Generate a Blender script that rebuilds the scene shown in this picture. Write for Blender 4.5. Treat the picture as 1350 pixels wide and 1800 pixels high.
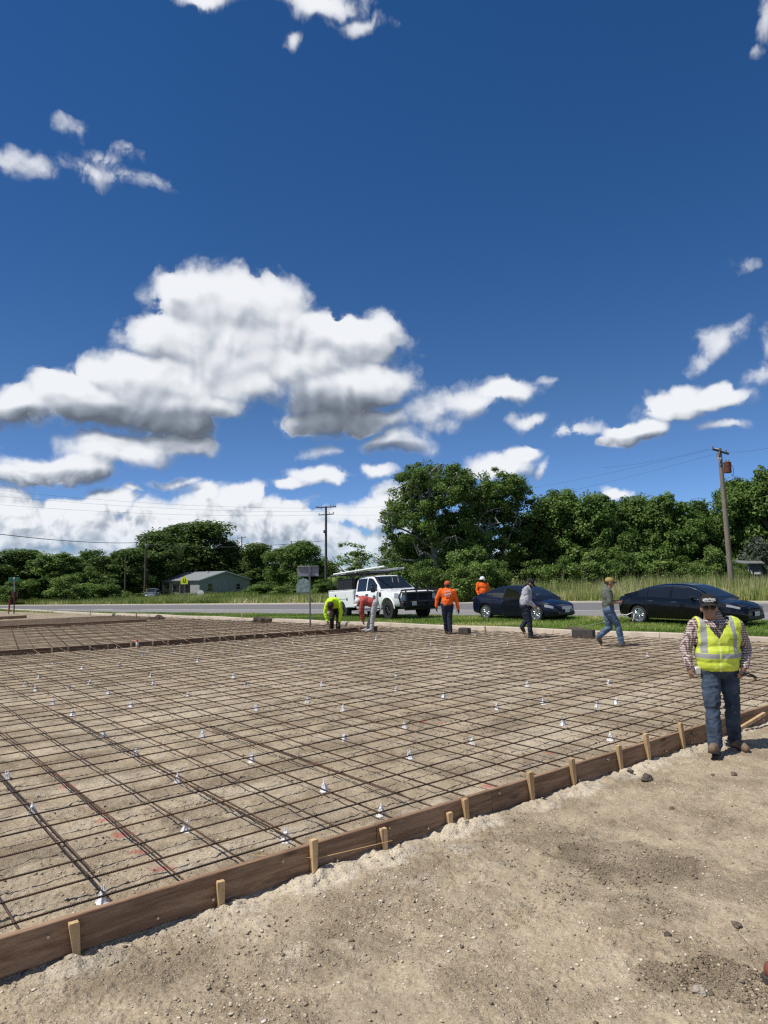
import bpy, math, random
import numpy as np
from mathutils import Vector, Matrix

for o in list(bpy.data.objects):
    bpy.data.objects.remove(o)
S = bpy.context.scene
COL = S.collection
rad = math.radians

# ------------------------------------------------------------------ camera
F_PX, HOR, ROLL, CAM_H = 1215.0, 1007.0, rad(1.3), 1.9     # of a 1350 x 1800 picture
PITCH = math.atan((HOR - 900) / F_PX)
_F = Vector((0, math.cos(PITCH), math.sin(PITCH)))
_U0 = Vector((0, -math.sin(PITCH), math.cos(PITCH)))
_X0 = Vector((1, 0, 0))
_R = math.cos(ROLL) * _X0 - math.sin(ROLL) * _U0
_U = math.sin(ROLL) * _X0 + math.cos(ROLL) * _U0
cam = bpy.data.cameras.new('camera')
cam.sensor_fit = 'VERTICAL'
cam.sensor_height = 36
cam.lens = 36 * F_PX / 1800
cam.clip_start, cam.clip_end = 0.05, 4000
camo = bpy.data.objects.new('camera', cam)
COL.objects.link(camo)
M4 = Matrix((_R, _U, -_F)).transposed().to_4x4()
M4.translation = (0, 0, CAM_H)
camo.matrix_world = M4
S.camera = camo


def ray(x, y):
    return (_F + _R * ((x - 675) / F_PX) + _U * ((900 - y) / F_PX))


def gp(x, y, z=0.0):
    """point of the plane z seen at a picture position"""
    d = ray(x, y)
    t = (z - CAM_H) / d.z
    return Vector((d.x * t, d.y * t, z))


def dp(x, y, dep):
    """point at the distance dep (along +Y) seen at a picture position"""
    d = ray(x, y)
    t = dep / d.y
    return Vector((d.x * t, dep, CAM_H + d.z * t))


# ------------------------------------------------------------------ light
SUN_EL, SHADOW_AZ = 60.0, 22.0            # shadows fall towards this angle from +X
ca, sa = math.cos(rad(SHADOW_AZ)), math.sin(rad(SHADOW_AZ))
sun_dir = Vector((-ca * math.cos(rad(SUN_EL)), -sa * math.cos(rad(SUN_EL)), math.sin(rad(SUN_EL))))
sl = bpy.data.lights.new('sun', 'SUN')
sl.energy, sl.angle, sl.color = 5.0, rad(0.53), (1.0, 0.95, 0.86)
so = bpy.data.objects.new('sun', sl)
COL.objects.link(so)
so.rotation_euler = sun_dir.to_track_quat('Z', 'Y').to_euler()
so.location = (0, 0, 60)

S.cycles.use_denoising = False
S.cycles.pixel_filter_type = 'BLACKMAN_HARRIS'
S.cycles.filter_width = 1.3
S.cycles.max_bounces = 6
S.cycles.diffuse_bounces = 3
S.cycles.glossy_bounces = 3
S.cycles.caustics_reflective = False
S.cycles.sample_clamp_indirect = 4.0
S.view_settings.view_transform = 'Standard'
S.view_settings.look = 'None'
S.view_settings.exposure = 0.0
S.view_settings.gamma = 1.0
S.view_settings.use_curve_mapping = False

W = bpy.data.worlds.new('World')
S.world = W
W.use_nodes = True
wt = W.node_tree
wt.nodes.clear()


class NT:
    """small helper to wire node trees"""
    def __init__(s, tree): s.t = tree
    def n(s, typ, **kw):
        nd = s.t.nodes.new(typ)
        for k, v in kw.items():
            if k[0] == '_':
                nd.inputs[int(k[1:])].default_value = v
            else:
                setattr(nd, k, v)
        return nd
    def l(s, a, b): s.t.links.new(a, b)
    def put(s, sock, v):
        if isinstance(v, bpy.types.NodeSocket): s.l(v, sock)
        else: sock.default_value = v
    def m(s, op, a, b=0.0, c=0.0, clamp=False):
        nd = s.n('ShaderNodeMath', operation=op); nd.use_clamp = clamp
        s.put(nd.inputs[0], a); s.put(nd.inputs[1], b); s.put(nd.inputs[2], c)
        return nd.outputs[0]
    def vm(s, op, a, b=(0, 0, 0), c=(0, 0, 0)):
        nd = s.n('ShaderNodeVectorMath', operation=op)
        s.put(nd.inputs[0], a); s.put(nd.inputs[1], b); s.put(nd.inputs[2], c)
        return nd.outputs['Value' if op in ('DOT_PRODUCT', 'LENGTH') else 'Vector']
    def step(s, x, a, b, lo=0.0, hi=1.0, smooth=True):
        nd = s.n('ShaderNodeMapRange')
        nd.interpolation_type = 'SMOOTHSTEP' if smooth else 'LINEAR'
        s.put(nd.inputs[0], x)
        for i, v in zip((1, 2, 3, 4), (a, b, lo, hi)): s.put(nd.inputs[i], v)
        return nd.outputs[0]
    def mix(s, f, a, b, mode='MIX'):
        nd = s.n('ShaderNodeMix', data_type='RGBA', blend_type=mode)
        s.put(nd.inputs[0], f)
        s.put(nd.inputs[6], a if isinstance(a, bpy.types.NodeSocket) else (*a[:3], 1))
        s.put(nd.inputs[7], b if isinstance(b, bpy.types.NodeSocket) else (*b[:3], 1))
        return nd.outputs[2]
    def noise(s, vec, scale, detail=3, rough=.5, dist=0.0, dim='3D'):
        nd = s.n('ShaderNodeTexNoise', noise_dimensions=dim)
        if vec is not None: s.l(vec, nd.inputs['Vector'])
        nd.inputs['Scale'].default_value = scale
        nd.inputs['Detail'].default_value = detail
        nd.inputs['Roughness'].default_value = rough
        nd.inputs['Distortion'].default_value = dist
        return nd.outputs[0], nd.outputs[1]


# ---- clouds: one field of density over azimuth and elevation, lit from the sun's side
def ae(x, y):
    d = ray(x, y).normalized()
    return 10 * math.atan2(d.x, d.y), 10 * math.asin(d.z)


BLOBS = [  # picture position, radii, strength: the big cumulus
    (335, 505, 62, 40, 1.0), (400, 535, 130, 66, 1), (455, 590, 150, 80, 1), (475, 535, 75, 55, 1), (545, 572, 75, 42, 1), (628, 592, 92, 50, 1),
    (310, 600, 95, 55, 1), (400, 620, 140, 75, 1), (520, 635, 130, 60, 1), (215, 655, 80, 42, 1), (290, 675, 120, 55, 1),
    (130, 690, 80, 42, 1), (45, 715, 75, 36, 1), (180, 715, 110, 40, 1), (300, 735, 95, 46, 1), (590, 700, 105, 62, 1), (430, 675, 70, 40, 1), (380, 715, 60, 30, .9),
    (665, 672, 66, 44, 1), (545, 742, 70, 26, .9), (640, 735, 70, 30, 1), (-60, 720, 80, 45, 1), (100, 662, 60, 16, .5),
    # the one below it
    (205, 795, 105, 34, 1), (110, 822, 105, 28, 1), (305, 783, 88, 24, .9), (20, 835, 80, 22, .9), (-30, 800, 50, 30, .9),
    # its right wing
    (745, 722, 80, 46, .5), (805, 708, 80, 40, .55), (880, 690, 78, 24, .7), (700, 775, 84, 24, .6), (925, 735, 60, 20, .3), (570, 792, 60, 16, .3), (770, 750, 60, 20, .4),
    # bank above the trees
    (-20, 890, 110, 36, .9), (60, 935, 160, 40, 1), (130, 905, 80, 30, 1), (235, 935, 150, 42, 1), (200, 880, 60, 24, .8), (330, 910, 120, 48, 1),
    (420, 885, 60, 34, 1), (455, 870, 30, 24, .6), (470, 920, 110, 44, 1), (560, 950, 110, 36, .8), (640, 965, 120, 34, .7), (600, 910, 50, 24, .5),
    (40, 985, 160, 30, .9), (220, 985, 170, 30, .9), (420, 980, 160, 34, .9), (560, 1000, 160, 24, .7), (-60, 960, 120, 40, .9), (355, 872, 40, 24, .8), (265, 905, 60, 30, .9),
    (700, 880, 44, 34, .95), (655, 905, 46, 30, .9), (750, 930, 90, 40, .6), (900, 985, 200, 30, .6),
    (560, 836, 58, 20, .9), (515, 852, 44, 15, .7), (662, 829, 26, 16, .7), (300, 849, 48, 11, .6), (225, 858, 28, 8, .5),
    # right hand sky
    (1190, 712, 80, 30, .9), (1250, 697, 76, 26, .8), (1115, 755, 66, 21, .8), (1070, 772, 40, 13, .6), (1215, 688, 46, 22, .9),
    (1258, 600, 56, 42, .38), (1294, 586, 36, 32, .30), (1235, 632, 50, 28, .25), (1348, 620, 38, 52, .32), (1325, 655, 36, 26, .36), (1270, 752, 70, 18, .25), (1005, 747, 80, 24, .25),
    (885, 820, 62, 28, 1), (920, 798, 32, 22, 1), (850, 838, 36, 14, .8), (965, 825, 18, 24, .25), (1075, 863, 32, 14, .8), (968, 672, 24, 14, .25),
    # high wisps
    (365, -4, 80, 34, .62), (570, 2, 105, 42, .58), (630, 42, 76, 24, .3), (510, 66, 22, 30, .3), (1350, 45, 28, 60, .42), (1332, 97, 26, 18, .22),
    (30, 292, 96, 40, .30), (165, 302, 90, 30, .22), (230, 310, 80, 28, .26), (188, 280, 60, 30, .24), (130, 237, 46, 26, .12), (222, 265, 36, 24, .16), (1310, 470, 50, 24, .06),
]
DARK = [(580, 735, 112, 50), (310, 752, 112, 38), (200, 738, 110, 26), (130, 845, 150, 22), (300, 850, 60, 16), (60, 740, 120, 26), (1110, 780, 90, 18), (690, 790, 60, 14)]

fg = bpy.data.node_groups.new('cloud_field', 'ShaderNodeTree')
fg.interface.new_socket('P', in_out='INPUT', socket_type='NodeSocketVector')
fg.interface.new_socket('D', in_out='OUTPUT', socket_type='NodeSocketFloat')
fg.interface.new_socket('B', in_out='OUTPUT', socket_type='NodeSocketFloat')
g = NT(fg)
gi, go = g.n('NodeGroupInput'), g.n('NodeGroupOutput')
P0 = gi.outputs[0]
_, w1 = g.noise(P0, 1.1, 4, .5, dim='2D')
wv = g.vm('MULTIPLY_ADD', w1, (.62, .5, 0), (-.31, -.25, 0))
P1 = g.vm('ADD', P0, wv)
cur = None
for (x, y, rx, ry, pk) in BLOBS:
    a0, e0 = ae(x, y)
    a1 = ae(x + rx, y)[0]; e1 = ae(x, y - ry)[1]
    ka, ke = 1 / max(.02, a1 - a0), 1 / max(.02, e1 - e0)
    q = g.vm('MULTIPLY_ADD', P1, (ka, ke, 0), (-a0 * ka, -e0 * ke, 0))
    d = g.vm('DOT_PRODUCT', q, q)
    if pk < 1: d = g.m('ADD', d, 1 - pk)
    cur = d if cur is None else g.m('SMOOTH_MIN', cur, d, .35)
# sky that the camera does not look at: the same kind of scattered cloud
sp = g.n('ShaderNodeSeparateXYZ'); g.l(P0, sp.inputs[0])
aw = g.m('ABSOLUTE', sp.outputs[0])
out_side = g.m('MAXIMUM', g.step(aw, 6.3, 8.0), g.step(sp.outputs[1], 9.2, 10.5))
bn, _ = g.noise(g.vm('MULTIPLY', P0, (.16, .3, 1)), 1.6, 3, .5, dim='2D')
bd = g.step(bn, .50, .66, 2.4, .1)
base = g.m('ADD', g.m('MULTIPLY', cur, g.m('SUBTRACT', 1, out_side)), g.m('MULTIPLY', bd, out_side))
field = g.m('SUBTRACT', 1.0, g.m('MINIMUM', base, 3.0))


def voro(vec, scale, detail, rough, smooth):
    vo = g.n('ShaderNodeTexVoronoi', feature='SMOOTH_F1', voronoi_dimensions='2D')
    vo.normalize = True
    g.l(vec, vo.inputs['Vector'])
    for k_, v_ in (('Scale', scale), ('Detail', detail), ('Roughness', rough), ('Lacunarity', 2.3), ('Smoothness', smooth)): vo.inputs[k_].default_value = v_
    return vo.outputs['Distance']


bil = g.m('SUBTRACT', .36, voro(P1, 1.9, 3.0, .56, .15))
lowm = g.step(sp.outputs[1], 1.75, 1.15)
bilL = g.m('MULTIPLY', lowm, g.m('SUBTRACT', .36, voro(P1, 5.2, 1.6, .5, .25)))
bil2 = g.m('SUBTRACT', .36, voro(P1, 1.9, 1.0, .42, .35))
fb, _ = g.noise(P0, 3.4, 8, .56, dim='2D')
bb = g.m('MULTIPLY', bil, 2.1)
fbc = g.m('SUBTRACT', fb, .5)
D = g.m('ADD', field, g.m('ADD', g.m('MULTIPLY_ADD', bilL, 1.0, bb), g.m('MULTIPLY', fbc, .95)))
g.l(D, go.inputs[0])
lowf, _ = g.noise(P0, .8, 2, .5, dim='2D')
lowc = g.m('MULTIPLY', g.m('SUBTRACT', lowf, .5), 1.1)
g.l(g.m('ADD', field, lowc), go.inputs[1])
fg.interface.new_socket('C', in_out='OUTPUT', socket_type='NodeSocketFloat')
g.l(g.m('ADD', field, g.m('ADD', g.m('ADD', g.m('MULTIPLY', bil2, 2.4), g.m('MULTIPLY', bilL, 2.6)), lowc)), go.inputs[2])

w = NT(wt)
tc = w.n('ShaderNodeTexCoord')
sx = w.n('ShaderNodeSeparateXYZ'); w.l(tc.outputs['Generated'], sx.inputs[0])
az = w.m('MULTIPLY', w.m('ARCTAN2', sx.outputs[0], sx.outputs[1]), 10)
el = w.m('MULTIPLY', w.m('ARCSINE', w.m('MINIMUM', w.m('MAXIMUM', sx.outputs[2], -1), 1)), 10)
cb = w.n('ShaderNodeCombineXYZ'); w.l(az, cb.inputs[0]); w.l(el, cb.inputs[1])
PP = cb.outputs[0]


def field_at(off):
    nd = w.n('ShaderNodeGroup'); nd.node_tree = fg
    w.l(w.vm('ADD', PP, off) if off else PP, nd.inputs[0])
    return nd.outputs


D0, B0, C0 = field_at(None)
C1 = field_at((-.075, .12, 0))[2]
B2 = field_at((-.12, .3, 0))[1]
solid = w.step(B0, .02, .62, 0, 1)                      # thick cloud has crisp billows, thin cloud is a veil
edge = w.step(D0, -.06, .24, 0, 1)
veil = w.step(D0, -.30, .95, 0, .80)
alpha = w.m('ADD', w.m('MULTIPLY', edge, solid), w.m('MULTIPLY', veil, w.m('SUBTRACT', 1, solid)))
c1 = w.m('SUBTRACT', w.m('MINIMUM', C0, 2.2), w.m('MINIMUM', C1, 2.2))
c2 = w.m('SUBTRACT', w.m('MINIMUM', B0, 1.0), w.m('MINIMUM', w.m('MAXIMUM', B2, -.6), 1.0))
dark = None
for (x, y, rx, ry) in DARK:
    a0, e0 = ae(x, y); a1 = ae(x + rx, y)[0]; e1 = ae(x, y - ry)[1]
    q = w.vm('MULTIPLY_ADD', PP, (1 / (a1 - a0), 1 / (e1 - e0), 0), (-a0 / (a1 - a0), -e0 / (e1 - e0), 0))
    d = w.vm('DOT_PRODUCT', q, q)
    dark = d if dark is None else w.m('SMOOTH_MIN', dark, d, .6)
dark = w.step(dark, 1.7, .1, 0, 1)
thick = w.step(B0, -.05, .8, 0, 1)
lum = w.m('ADD', .86, w.m('ADD', w.m('MULTIPLY', c1, .27), w.m('MULTIPLY', c2, .24)))
lum = w.m('SUBTRACT', lum, w.m('MULTIPLY', w.m('SUBTRACT', 1, solid), .10))
lum = w.m('SUBTRACT', lum, w.m('MULTIPLY', thick, .04))
lum = w.m('SUBTRACT', lum, w.m('MULTIPLY', w.m('MULTIPLY', dark, w.step(D0, -.05, .5)), .52))
lum = w.step(lum, .14, 1.0, 0, 1, smooth=False)
cr = w.n('ShaderNodeValToRGB'); w.l(lum, cr.inputs[0])
el_ = cr.color_ramp.elements
el_[0].position, el_[0].color = 0.0, (.13, .15, .185, 1)
el_[1].position, el_[1].color = 1.0, (.90, .92, .95, 1)
for p_, c_ in ((.35, (.27, .305, .36)), (.62, (.52, .56, .62)), (.82, (.76, .785, .825))):
    e_ = el_.new(p_); e_.color = (*c_, 1)
sky = w.n('ShaderNodeTexSky', sky_type='NISHITA')
sky.sun_disc = False
sky.sun_elevation = rad(SUN_EL)
sky.sun_rotation = math.atan2(sun_dir.x, sun_dir.y)
sky.altitude = 200
sky.air_density, sky.dust_density, sky.ozone_density = .95, .0, 3.0
hs = w.n('ShaderNodeHueSaturation'); w.l(sky.outputs[0], hs.inputs['Color'])
hs.inputs['Saturation'].default_value = 1.30
low = w.step(el, -.2, 2.6, 0, 1)
tint = w.mix(low, (.62, .92, 1.55), (1.08, .955, 1.07))
skyc = w.mix(1.0, hs.outputs[0], tint, 'MULTIPLY')
b1 = w.n('ShaderNodeBackground'); w.l(skyc, b1.inputs[0]); b1.inputs[1].default_value = .08
b2 = w.n('ShaderNodeBackground'); w.l(cr.outputs[0], b2.inputs[0]); b2.inputs[1].default_value = 1.0
# far clouds sink into the bright air near the horizon
alpha = w.m('MULTIPLY', alpha, w.step(el, -.2, .9, .55, 1))
alpha = w.m('MULTIPLY', alpha, .97)
mx = w.n('ShaderNodeMixShader'); w.l(alpha, mx.inputs[0]); w.l(b1.outputs[0], mx.inputs[1]); w.l(b2.outputs[0], mx.inputs[2])
wo = w.n('ShaderNodeOutputWorld'); w.l(mx.outputs[0], wo.inputs[0])
W.cycles.sampling_method = 'MANUAL'
W.cycles.sample_map_resolution = 512

# ------------------------------------------------------------------ helpers
rng = np.random.default_rng(7)
random.seed(7)


def link(name, data, parent=None, loc=None, rot=None):
    o = bpy.data.objects.new(name, data)
    COL.objects.link(o)
    if parent: o.parent = parent
    if loc is not None: o.location = loc
    if rot is not None: o.rotation_euler = rot
    return o


def tag(o, label=None, cat=None, group=None, kind=None):
    if label: o['label'] = label
    if cat: o['category'] = cat
    if group: o['group'] = group
    if kind: o['kind'] = kind
    return o


def empty(name, loc=(0, 0, 0), rotz=0.0, label=None, cat=None, group=None):
    o = link(name, None, None, loc, (0, 0, rotz))
    o.empty_display_size = .2
    return tag(o, label, cat, group)


def kids(o): return [c for c in bpy.data.objects if c.parent == o]


def copy_tree(o, parent=None, childmap=None):
    if childmap is None:
        childmap = {}
        for c in bpy.data.objects:
            if c.parent: childmap.setdefault(c.parent, []).append(c)
    c = o.copy(); COL.objects.link(c)
    if parent is not None: c.parent = parent
    for ch in childmap.get(o, []): copy_tree(ch, c, childmap)
    return c


def pm(name, col, rough=.7, metal=0.0, var=.12, scale=6.0, bump=0.0, bscale=40.0, spec=.5, coat=0.0, obj_var=0.0, trans=0.0, stretch=None, emit=None):
    """principled material whose colour is broken up by noise"""
    m = bpy.data.materials.new(name); m.use_nodes = True
    t = NT(m.node_tree); bs = m.node_tree.nodes['Principled BSDF']
    co = t.n('ShaderNodeTexCoord').outputs['Object']
    if stretch: co = t.vm('MULTIPLY', co, stretch)
    f, _ = t.noise(co, scale, 5, .6)
    f = t.step(f, .3, .7, 0, 1, smooth=False)
    c = t.mix(f, [x * (1 - var) for x in col], [min(1, x * (1 + var)) for x in col])
    if obj_var:
        oi = t.n('ShaderNodeObjectInfo').outputs['Random']
        h = t.n('ShaderNodeHueSaturation'); t.l(c, h.inputs['Color'])
        t.l(t.m('MULTIPLY_ADD', oi, 2 * obj_var, 1 - obj_var), h.inputs['Value'])
        t.l(t.m('MULTIPLY_ADD', oi, .05 * obj_var / .2, .5 - .025 * obj_var / .2), h.inputs['Hue'])
        c = h.outputs[0]
    t.l(c, bs.inputs['Base Color'])
    bs.inputs['Roughness'].default_value = rough
    bs.inputs['Metallic'].default_value = metal
    bs.inputs['Specular IOR Level'].default_value = spec
    bs.inputs['Coat Weight'].default_value = coat
    if trans: bs.inputs['Transmission Weight'].default_value = trans
    if bump:
        b, _ = t.noise(co, bscale, 4, .6)
        bn = t.n('ShaderNodeBump'); bn.inputs['Strength'].default_value = bump; bn.inputs['Distance'].default_value = .02
        t.l(b, bn.inputs['Height']); t.l(bn.outputs[0], bs.inputs['Normal'])
    return m


def sharp(me, ang):
    try: me.set_sharp_from_angle(angle=rad(ang))
    except Exception: pass


def mesh_np(name, V, Fq, mats=(), smooth=False, attr=None):
    """mesh from numpy arrays: V (n,3), Fq (m,k)"""
    me = bpy.data.meshes.new(name)
    V = np.asarray(V, np.float32); Fq = np.asarray(Fq, np.int32)
    n, k = Fq.shape
    me.vertices.add(len(V)); me.vertices.foreach_set('co', V.ravel())
    me.loops.add(n * k); me.loops.foreach_set('vertex_index', Fq.ravel())
    me.polygons.add(n)
    me.polygons.foreach_set('loop_start', np.arange(0, n * k, k, dtype=np.int32))
    me.polygons.foreach_set('loop_total', np.full(n, k, np.int32))
    if smooth: me.polygons.foreach_set('use_smooth', np.ones(n, bool))
    me.update(calc_edges=True)
    for m in mats: me.materials.append(m)
    if attr:
        for an, av in attr.items():
            a = me.attributes.new(an, 'FLOAT_VECTOR' if av.ndim == 2 else 'FLOAT', 'POINT')
            a.data.foreach_set('vector' if av.ndim == 2 else 'value', np.asarray(av, np.float32).ravel())
    return me


class MB:
    """collects shapes that become ONE mesh object"""
    def __init__(s): s.v, s.f, s.mi = [], [], []
    def add(s, vs, fs, mi=0):
        o = len(s.v); s.v += [tuple(v) for v in vs]
        s.f += [tuple(i + o for i in f) for f in fs]; s.mi += [mi] * len(fs)
        return s
    def box(s, c, size, rot=None, mi=0, bev=0.0):
        hx, hy, hz = (x / 2 for x in size); c = Vector(c)
        R = rot if rot is not None else Matrix.Identity(3)
        if isinstance(R, (int, float)): R = Matrix.Rotation(R, 3, 'Z')
        if bev <= 0:
            vs = [c + R @ Vector((x * hx, y * hy, z * hz)) for x in (-1, 1) for y in (-1, 1) for z in (-1, 1)]
            fs = [(0, 1, 3, 2), (4, 6, 7, 5), (0, 4, 5, 1), (2, 3, 7, 6), (0, 2, 6, 4), (1, 5, 7, 3)]
            return s.add(vs, fs, mi)
        b = min(bev, hx * .9, hy * .9, hz * .9)
        vs, idx = [], {}
        for x in (-1, 1):
            for y in (-1, 1):
                for z in (-1, 1):
                    for a in range(3):
                        p = [x * (hx - b), y * (hy - b), z * (hz - b)]
                        p[a] = (x * hx, y * hy, z * hz)[a]
                        idx[(x, y, z, a)] = len(vs); vs.append(c + R @ Vector(p))
        fs = []
        for a in range(3):
            o1, o2 = (a + 1) % 3, (a + 2) % 3
            for sg in (-1, 1):
                q = []
                for (u, w_) in ((-1, -1), (1, -1), (1, 1), (-1, 1)):
                    k = [0, 0, 0]; k[a] = sg; k[o1] = u; k[o2] = w_; q.append(idx[(*k, a)])
                fs.append(tuple(q if sg > 0 else q[::-1]))
        for a in range(3):                      # edges along axis a
            o1, o2 = (a + 1) % 3, (a + 2) % 3
            for u in (-1, 1):
                for w_ in (-1, 1):
                    def key(sa_, ax):
                        k = [0, 0, 0]; k[a] = sa_; k[o1] = u; k[o2] = w_
                        return idx[(*k, ax)]
                    q = (key(-1, o1), key(1, o1), key(1, o2), key(-1, o2))
                    fs.append(q if u * w_ < 0 else q[::-1])
        for x in (-1, 1):
            for y in (-1, 1):
                for z in (-1, 1):
                    q = tuple(idx[(x, y, z, a)] for a in range(3))
                    fs.append(q if x * y * z > 0 else q[::-1])
        return s.add(vs, fs, mi)
    def tube(s, pts, r, seg=8, mi=0, caps=True):
        pts = [Vector(p) for p in pts]; n = len(pts)
        rs = r if isinstance(r, (list, tuple)) else [r] * n
        vs, fs = [], []
        t0 = (pts[1] - pts[0]).normalized()
        up = Vector((0, 0, 1)) if abs(t0.z) < .9 else Vector((1, 0, 0))
        a = t0.cross(up).normalized()
        for i, p in enumerate(pts):
            t = (pts[min(i + 1, n - 1)] - pts[max(i - 1, 0)]).normalized()
            a = (a - t * a.dot(t)).normalized(); b = t.cross(a)
            for j in range(seg):
                an = 2 * math.pi * j / seg
                vs.append(p + (a * math.cos(an) + b * math.sin(an)) * rs[i])
        for i in range(n - 1):
            for j in range(seg):
                k = (j + 1) % seg
                fs.append((i * seg + j, i * seg + k, (i + 1) * seg + k, (i + 1) * seg + j))
        if caps:
            fs.append(tuple(range(seg))[::-1]); fs.append(tuple((n - 1) * seg + j for j in range(seg)))
        return s.add(vs, fs, mi)
    def lathe(s, prof, seg=16, T=None, mi=0, caps=True):
        T = T or Matrix.Identity(4); vs, fs = [], []
        for (r, z) in prof:
            for j in range(seg):
                an = 2 * math.pi * j / seg
                vs.append(T @ Vector((r * math.cos(an), r * math.sin(an), z)))
        for i in range(len(prof) - 1):
            for j in range(seg):
                k = (j + 1) % seg
                fs.append((i * seg + j, i * seg + k, (i + 1) * seg + k, (i + 1) * seg + j))
        if caps: fs.append(tuple(range(seg))[::-1]); fs.append(tuple((len(prof) - 1) * seg + j for j in range(seg)))
        return s.add(vs, fs, mi)
    def ell(s, c, r, R=None, seg=14, rings=9, mi=0):
        c = Vector(c); R = R or Matrix.Identity(3); vs = [c + R @ Vector((0, 0, -r[2]))]; fs = []
        for i in range(1, rings):
            ph = -math.pi / 2 + math.pi * i / rings
            for j in range(seg):
                an = 2 * math.pi * j / seg
                vs.append(c + R @ Vector((r[0] * math.cos(ph) * math.cos(an), r[1] * math.cos(ph) * math.sin(an), r[2] * math.sin(ph))))
        vs.append(c + R @ Vector((0, 0, r[2]))); top = len(vs) - 1
        for j in range(seg):
            k = (j + 1) % seg
            fs.append((0, 1 + k, 1 + j))
            for i in range(rings - 2):
                a, b = 1 + i * seg, 1 + (i + 1) * seg
                fs.append((a + j, a + k, b + k, b + j))
            a = 1 + (rings - 2) * seg
            fs.append((a + j, a + k, top))
        return s.add(vs, fs, mi)
    def cap(s, p0, p1, r0, r1=None, seg=12, mi=0):
        """tapered limb with round ends"""
        r1 = r0 if r1 is None else r1
        p0, p1 = Vector(p0), Vector(p1); d = (p1 - p0)
        if d.length < 1e-6: return s.ell(p0, (r0, r0, r0), mi=mi)
        d.normalize()
        pts, rs = [], []
        for a in (80, 55, 28): pts.append(p0 - d * r0 * math.sin(rad(a))); rs.append(r0 * math.cos(rad(a)))
        pts += [p0, p1]; rs += [r0, r1]
        for a in (28, 55, 80): pts.append(p1 + d * r1 * math.sin(rad(a))); rs.append(r1 * math.cos(rad(a)))
        return s.tube(pts, rs, seg, mi)
    def loft(s, rings, mi=0, closed=True, caps=True):
        n = len(rings[0]); vs = [p for r_ in rings for p in r_]; fs = []
        for i in range(len(rings) - 1):
            for j in range(n if closed else n - 1):
                k = (j + 1) % n
                fs.append((i * n + j, i * n + k, (i + 1) * n + k, (i + 1) * n + j))
        if caps and closed:
            fs.append(tuple(range(n))[::-1]); fs.append(tuple((len(rings) - 1) * n + j for j in range(n)))
        return s.add(vs, fs, mi)
    def prism(s, poly, th, T, mi=0):
        """flat outline poly [(x,y)] given a thickness along local z"""
        n = len(poly)
        vs = [T @ Vector((x, y, -th / 2)) for x, y in poly] + [T @ Vector((x, y, th / 2)) for x, y in poly]
        fs = [tuple(range(n))[::-1], tuple(range(n, 2 * n))] + [(i, (i + 1) % n, n + (i + 1) % n, n + i) for i in range(n)]
        return s.add(vs, fs, mi)
    def mesh(s, name, mats, smooth=True, ang=40):
        me = bpy.data.meshes.new(name)
        me.from_pydata(s.v, [], s.f)
        for m in (mats if isinstance(mats, (list, tuple)) else [mats]): me.materials.append(m)
        if any(s.mi): me.polygons.foreach_set('material_index', s.mi)
        me.polygons.foreach_set('use_smooth', [smooth] * len(me.polygons))
        if smooth and ang: sharp(me, ang)
        me.update()
        return me
    def build(s, name, mats, parent=None, smooth=True, ang=40, loc=None, rot=None):
        return link(name, s.mesh(name, mats, smooth, ang), parent, loc, rot)


# value noise
def _hash(ix, iy, seed):
    h = (ix.astype(np.int64) * 374761393 + iy.astype(np.int64) * 668265263 + seed * 974634533) & 0xffffffff
    h = ((h ^ (h >> 13)) * 1274126177) & 0xffffffff
    return ((h ^ (h >> 16)) & 0xffff) / 65535.0


def vnoise(x, y, seed=0):
    x0, y0 = np.floor(x), np.floor(y); fx, fy = x - x0, y - y0
    fx = fx * fx * (3 - 2 * fx); fy = fy * fy * (3 - 2 * fy)
    a, b = _hash(x0, y0, seed), _hash(x0 + 1, y0, seed)
    c, d = _hash(x0, y0 + 1, seed), _hash(x0 + 1, y0 + 1, seed)
    return (a * (1 - fx) + b * fx) * (1 - fy) + (c * (1 - fx) + d * fx) * fy - .5


def fbm(x, y, oct=4, seed=0, gain=.5):
    r, a = 0, 1.0
    for i in range(oct):
        r = r + a * vnoise(x, y, seed + i * 17); x, y, a = x * 2.03 + 3.1, y * 2.03 + 1.7, a * gain
    return r


def sstep(a, b, x):
    t = np.clip((x - a) / (b - a), 0, 1); return t * t * (3 - 2 * t)


# ------------------------------------------------------------------ the lie of the land
DR = Vector((-.772, .636))      # along the road, to the left and away
QN = Vector((.636, .772))       # across it, away from the camera


def rq(x, y): return DR.x * x + DR.y * y, QN.x * x + QN.y * y


def from_rq(r, q): return DR.x * r + QN.x * q, DR.y * r + QN.y * q


def tz(x, y):
    """height of the ground beyond the kerb: it falls away to the left"""
    r, q = rq(np.asarray(x, float), np.asarray(y, float))
    d = np.clip(r - 12, 0, 140)
    return -(.0148 * d) * sstep(18.7, 25, q)


def on_ground(x, y):
    """where the picture position meets the ground"""
    z = 0.0
    for _ in range(30):
        p = gp(x, y, z); z = .5 * z + .5 * float(tz(p.x, p.y))
    return Vector((p.x, p.y, z))


KERB_Q = 18.9
# line of the front form, from its top edge in the picture
TOPZ = .165
fa, fb_ = gp(0, 1648, TOPZ), gp(1350, 1239, TOPZ)
FD = (fb_ - fa).normalized(); FN = Vector((-FD.y, FD.x, 0))      # along the board; towards the bars
FORM_ANG = math.atan2(FD.y, FD.x)


def f_uv(x, y):                                                 # along / across the front form
    return (x - fa.x) * FD.x + (y - fa.y) * FD.y, (x - fa.x) * FN.x + (y - fa.y) * FN.y


def f_xy(u, v): return fa.x + FD.x * u + FN.x * v, fa.y + FD.y * u + FN.y * v


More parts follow.
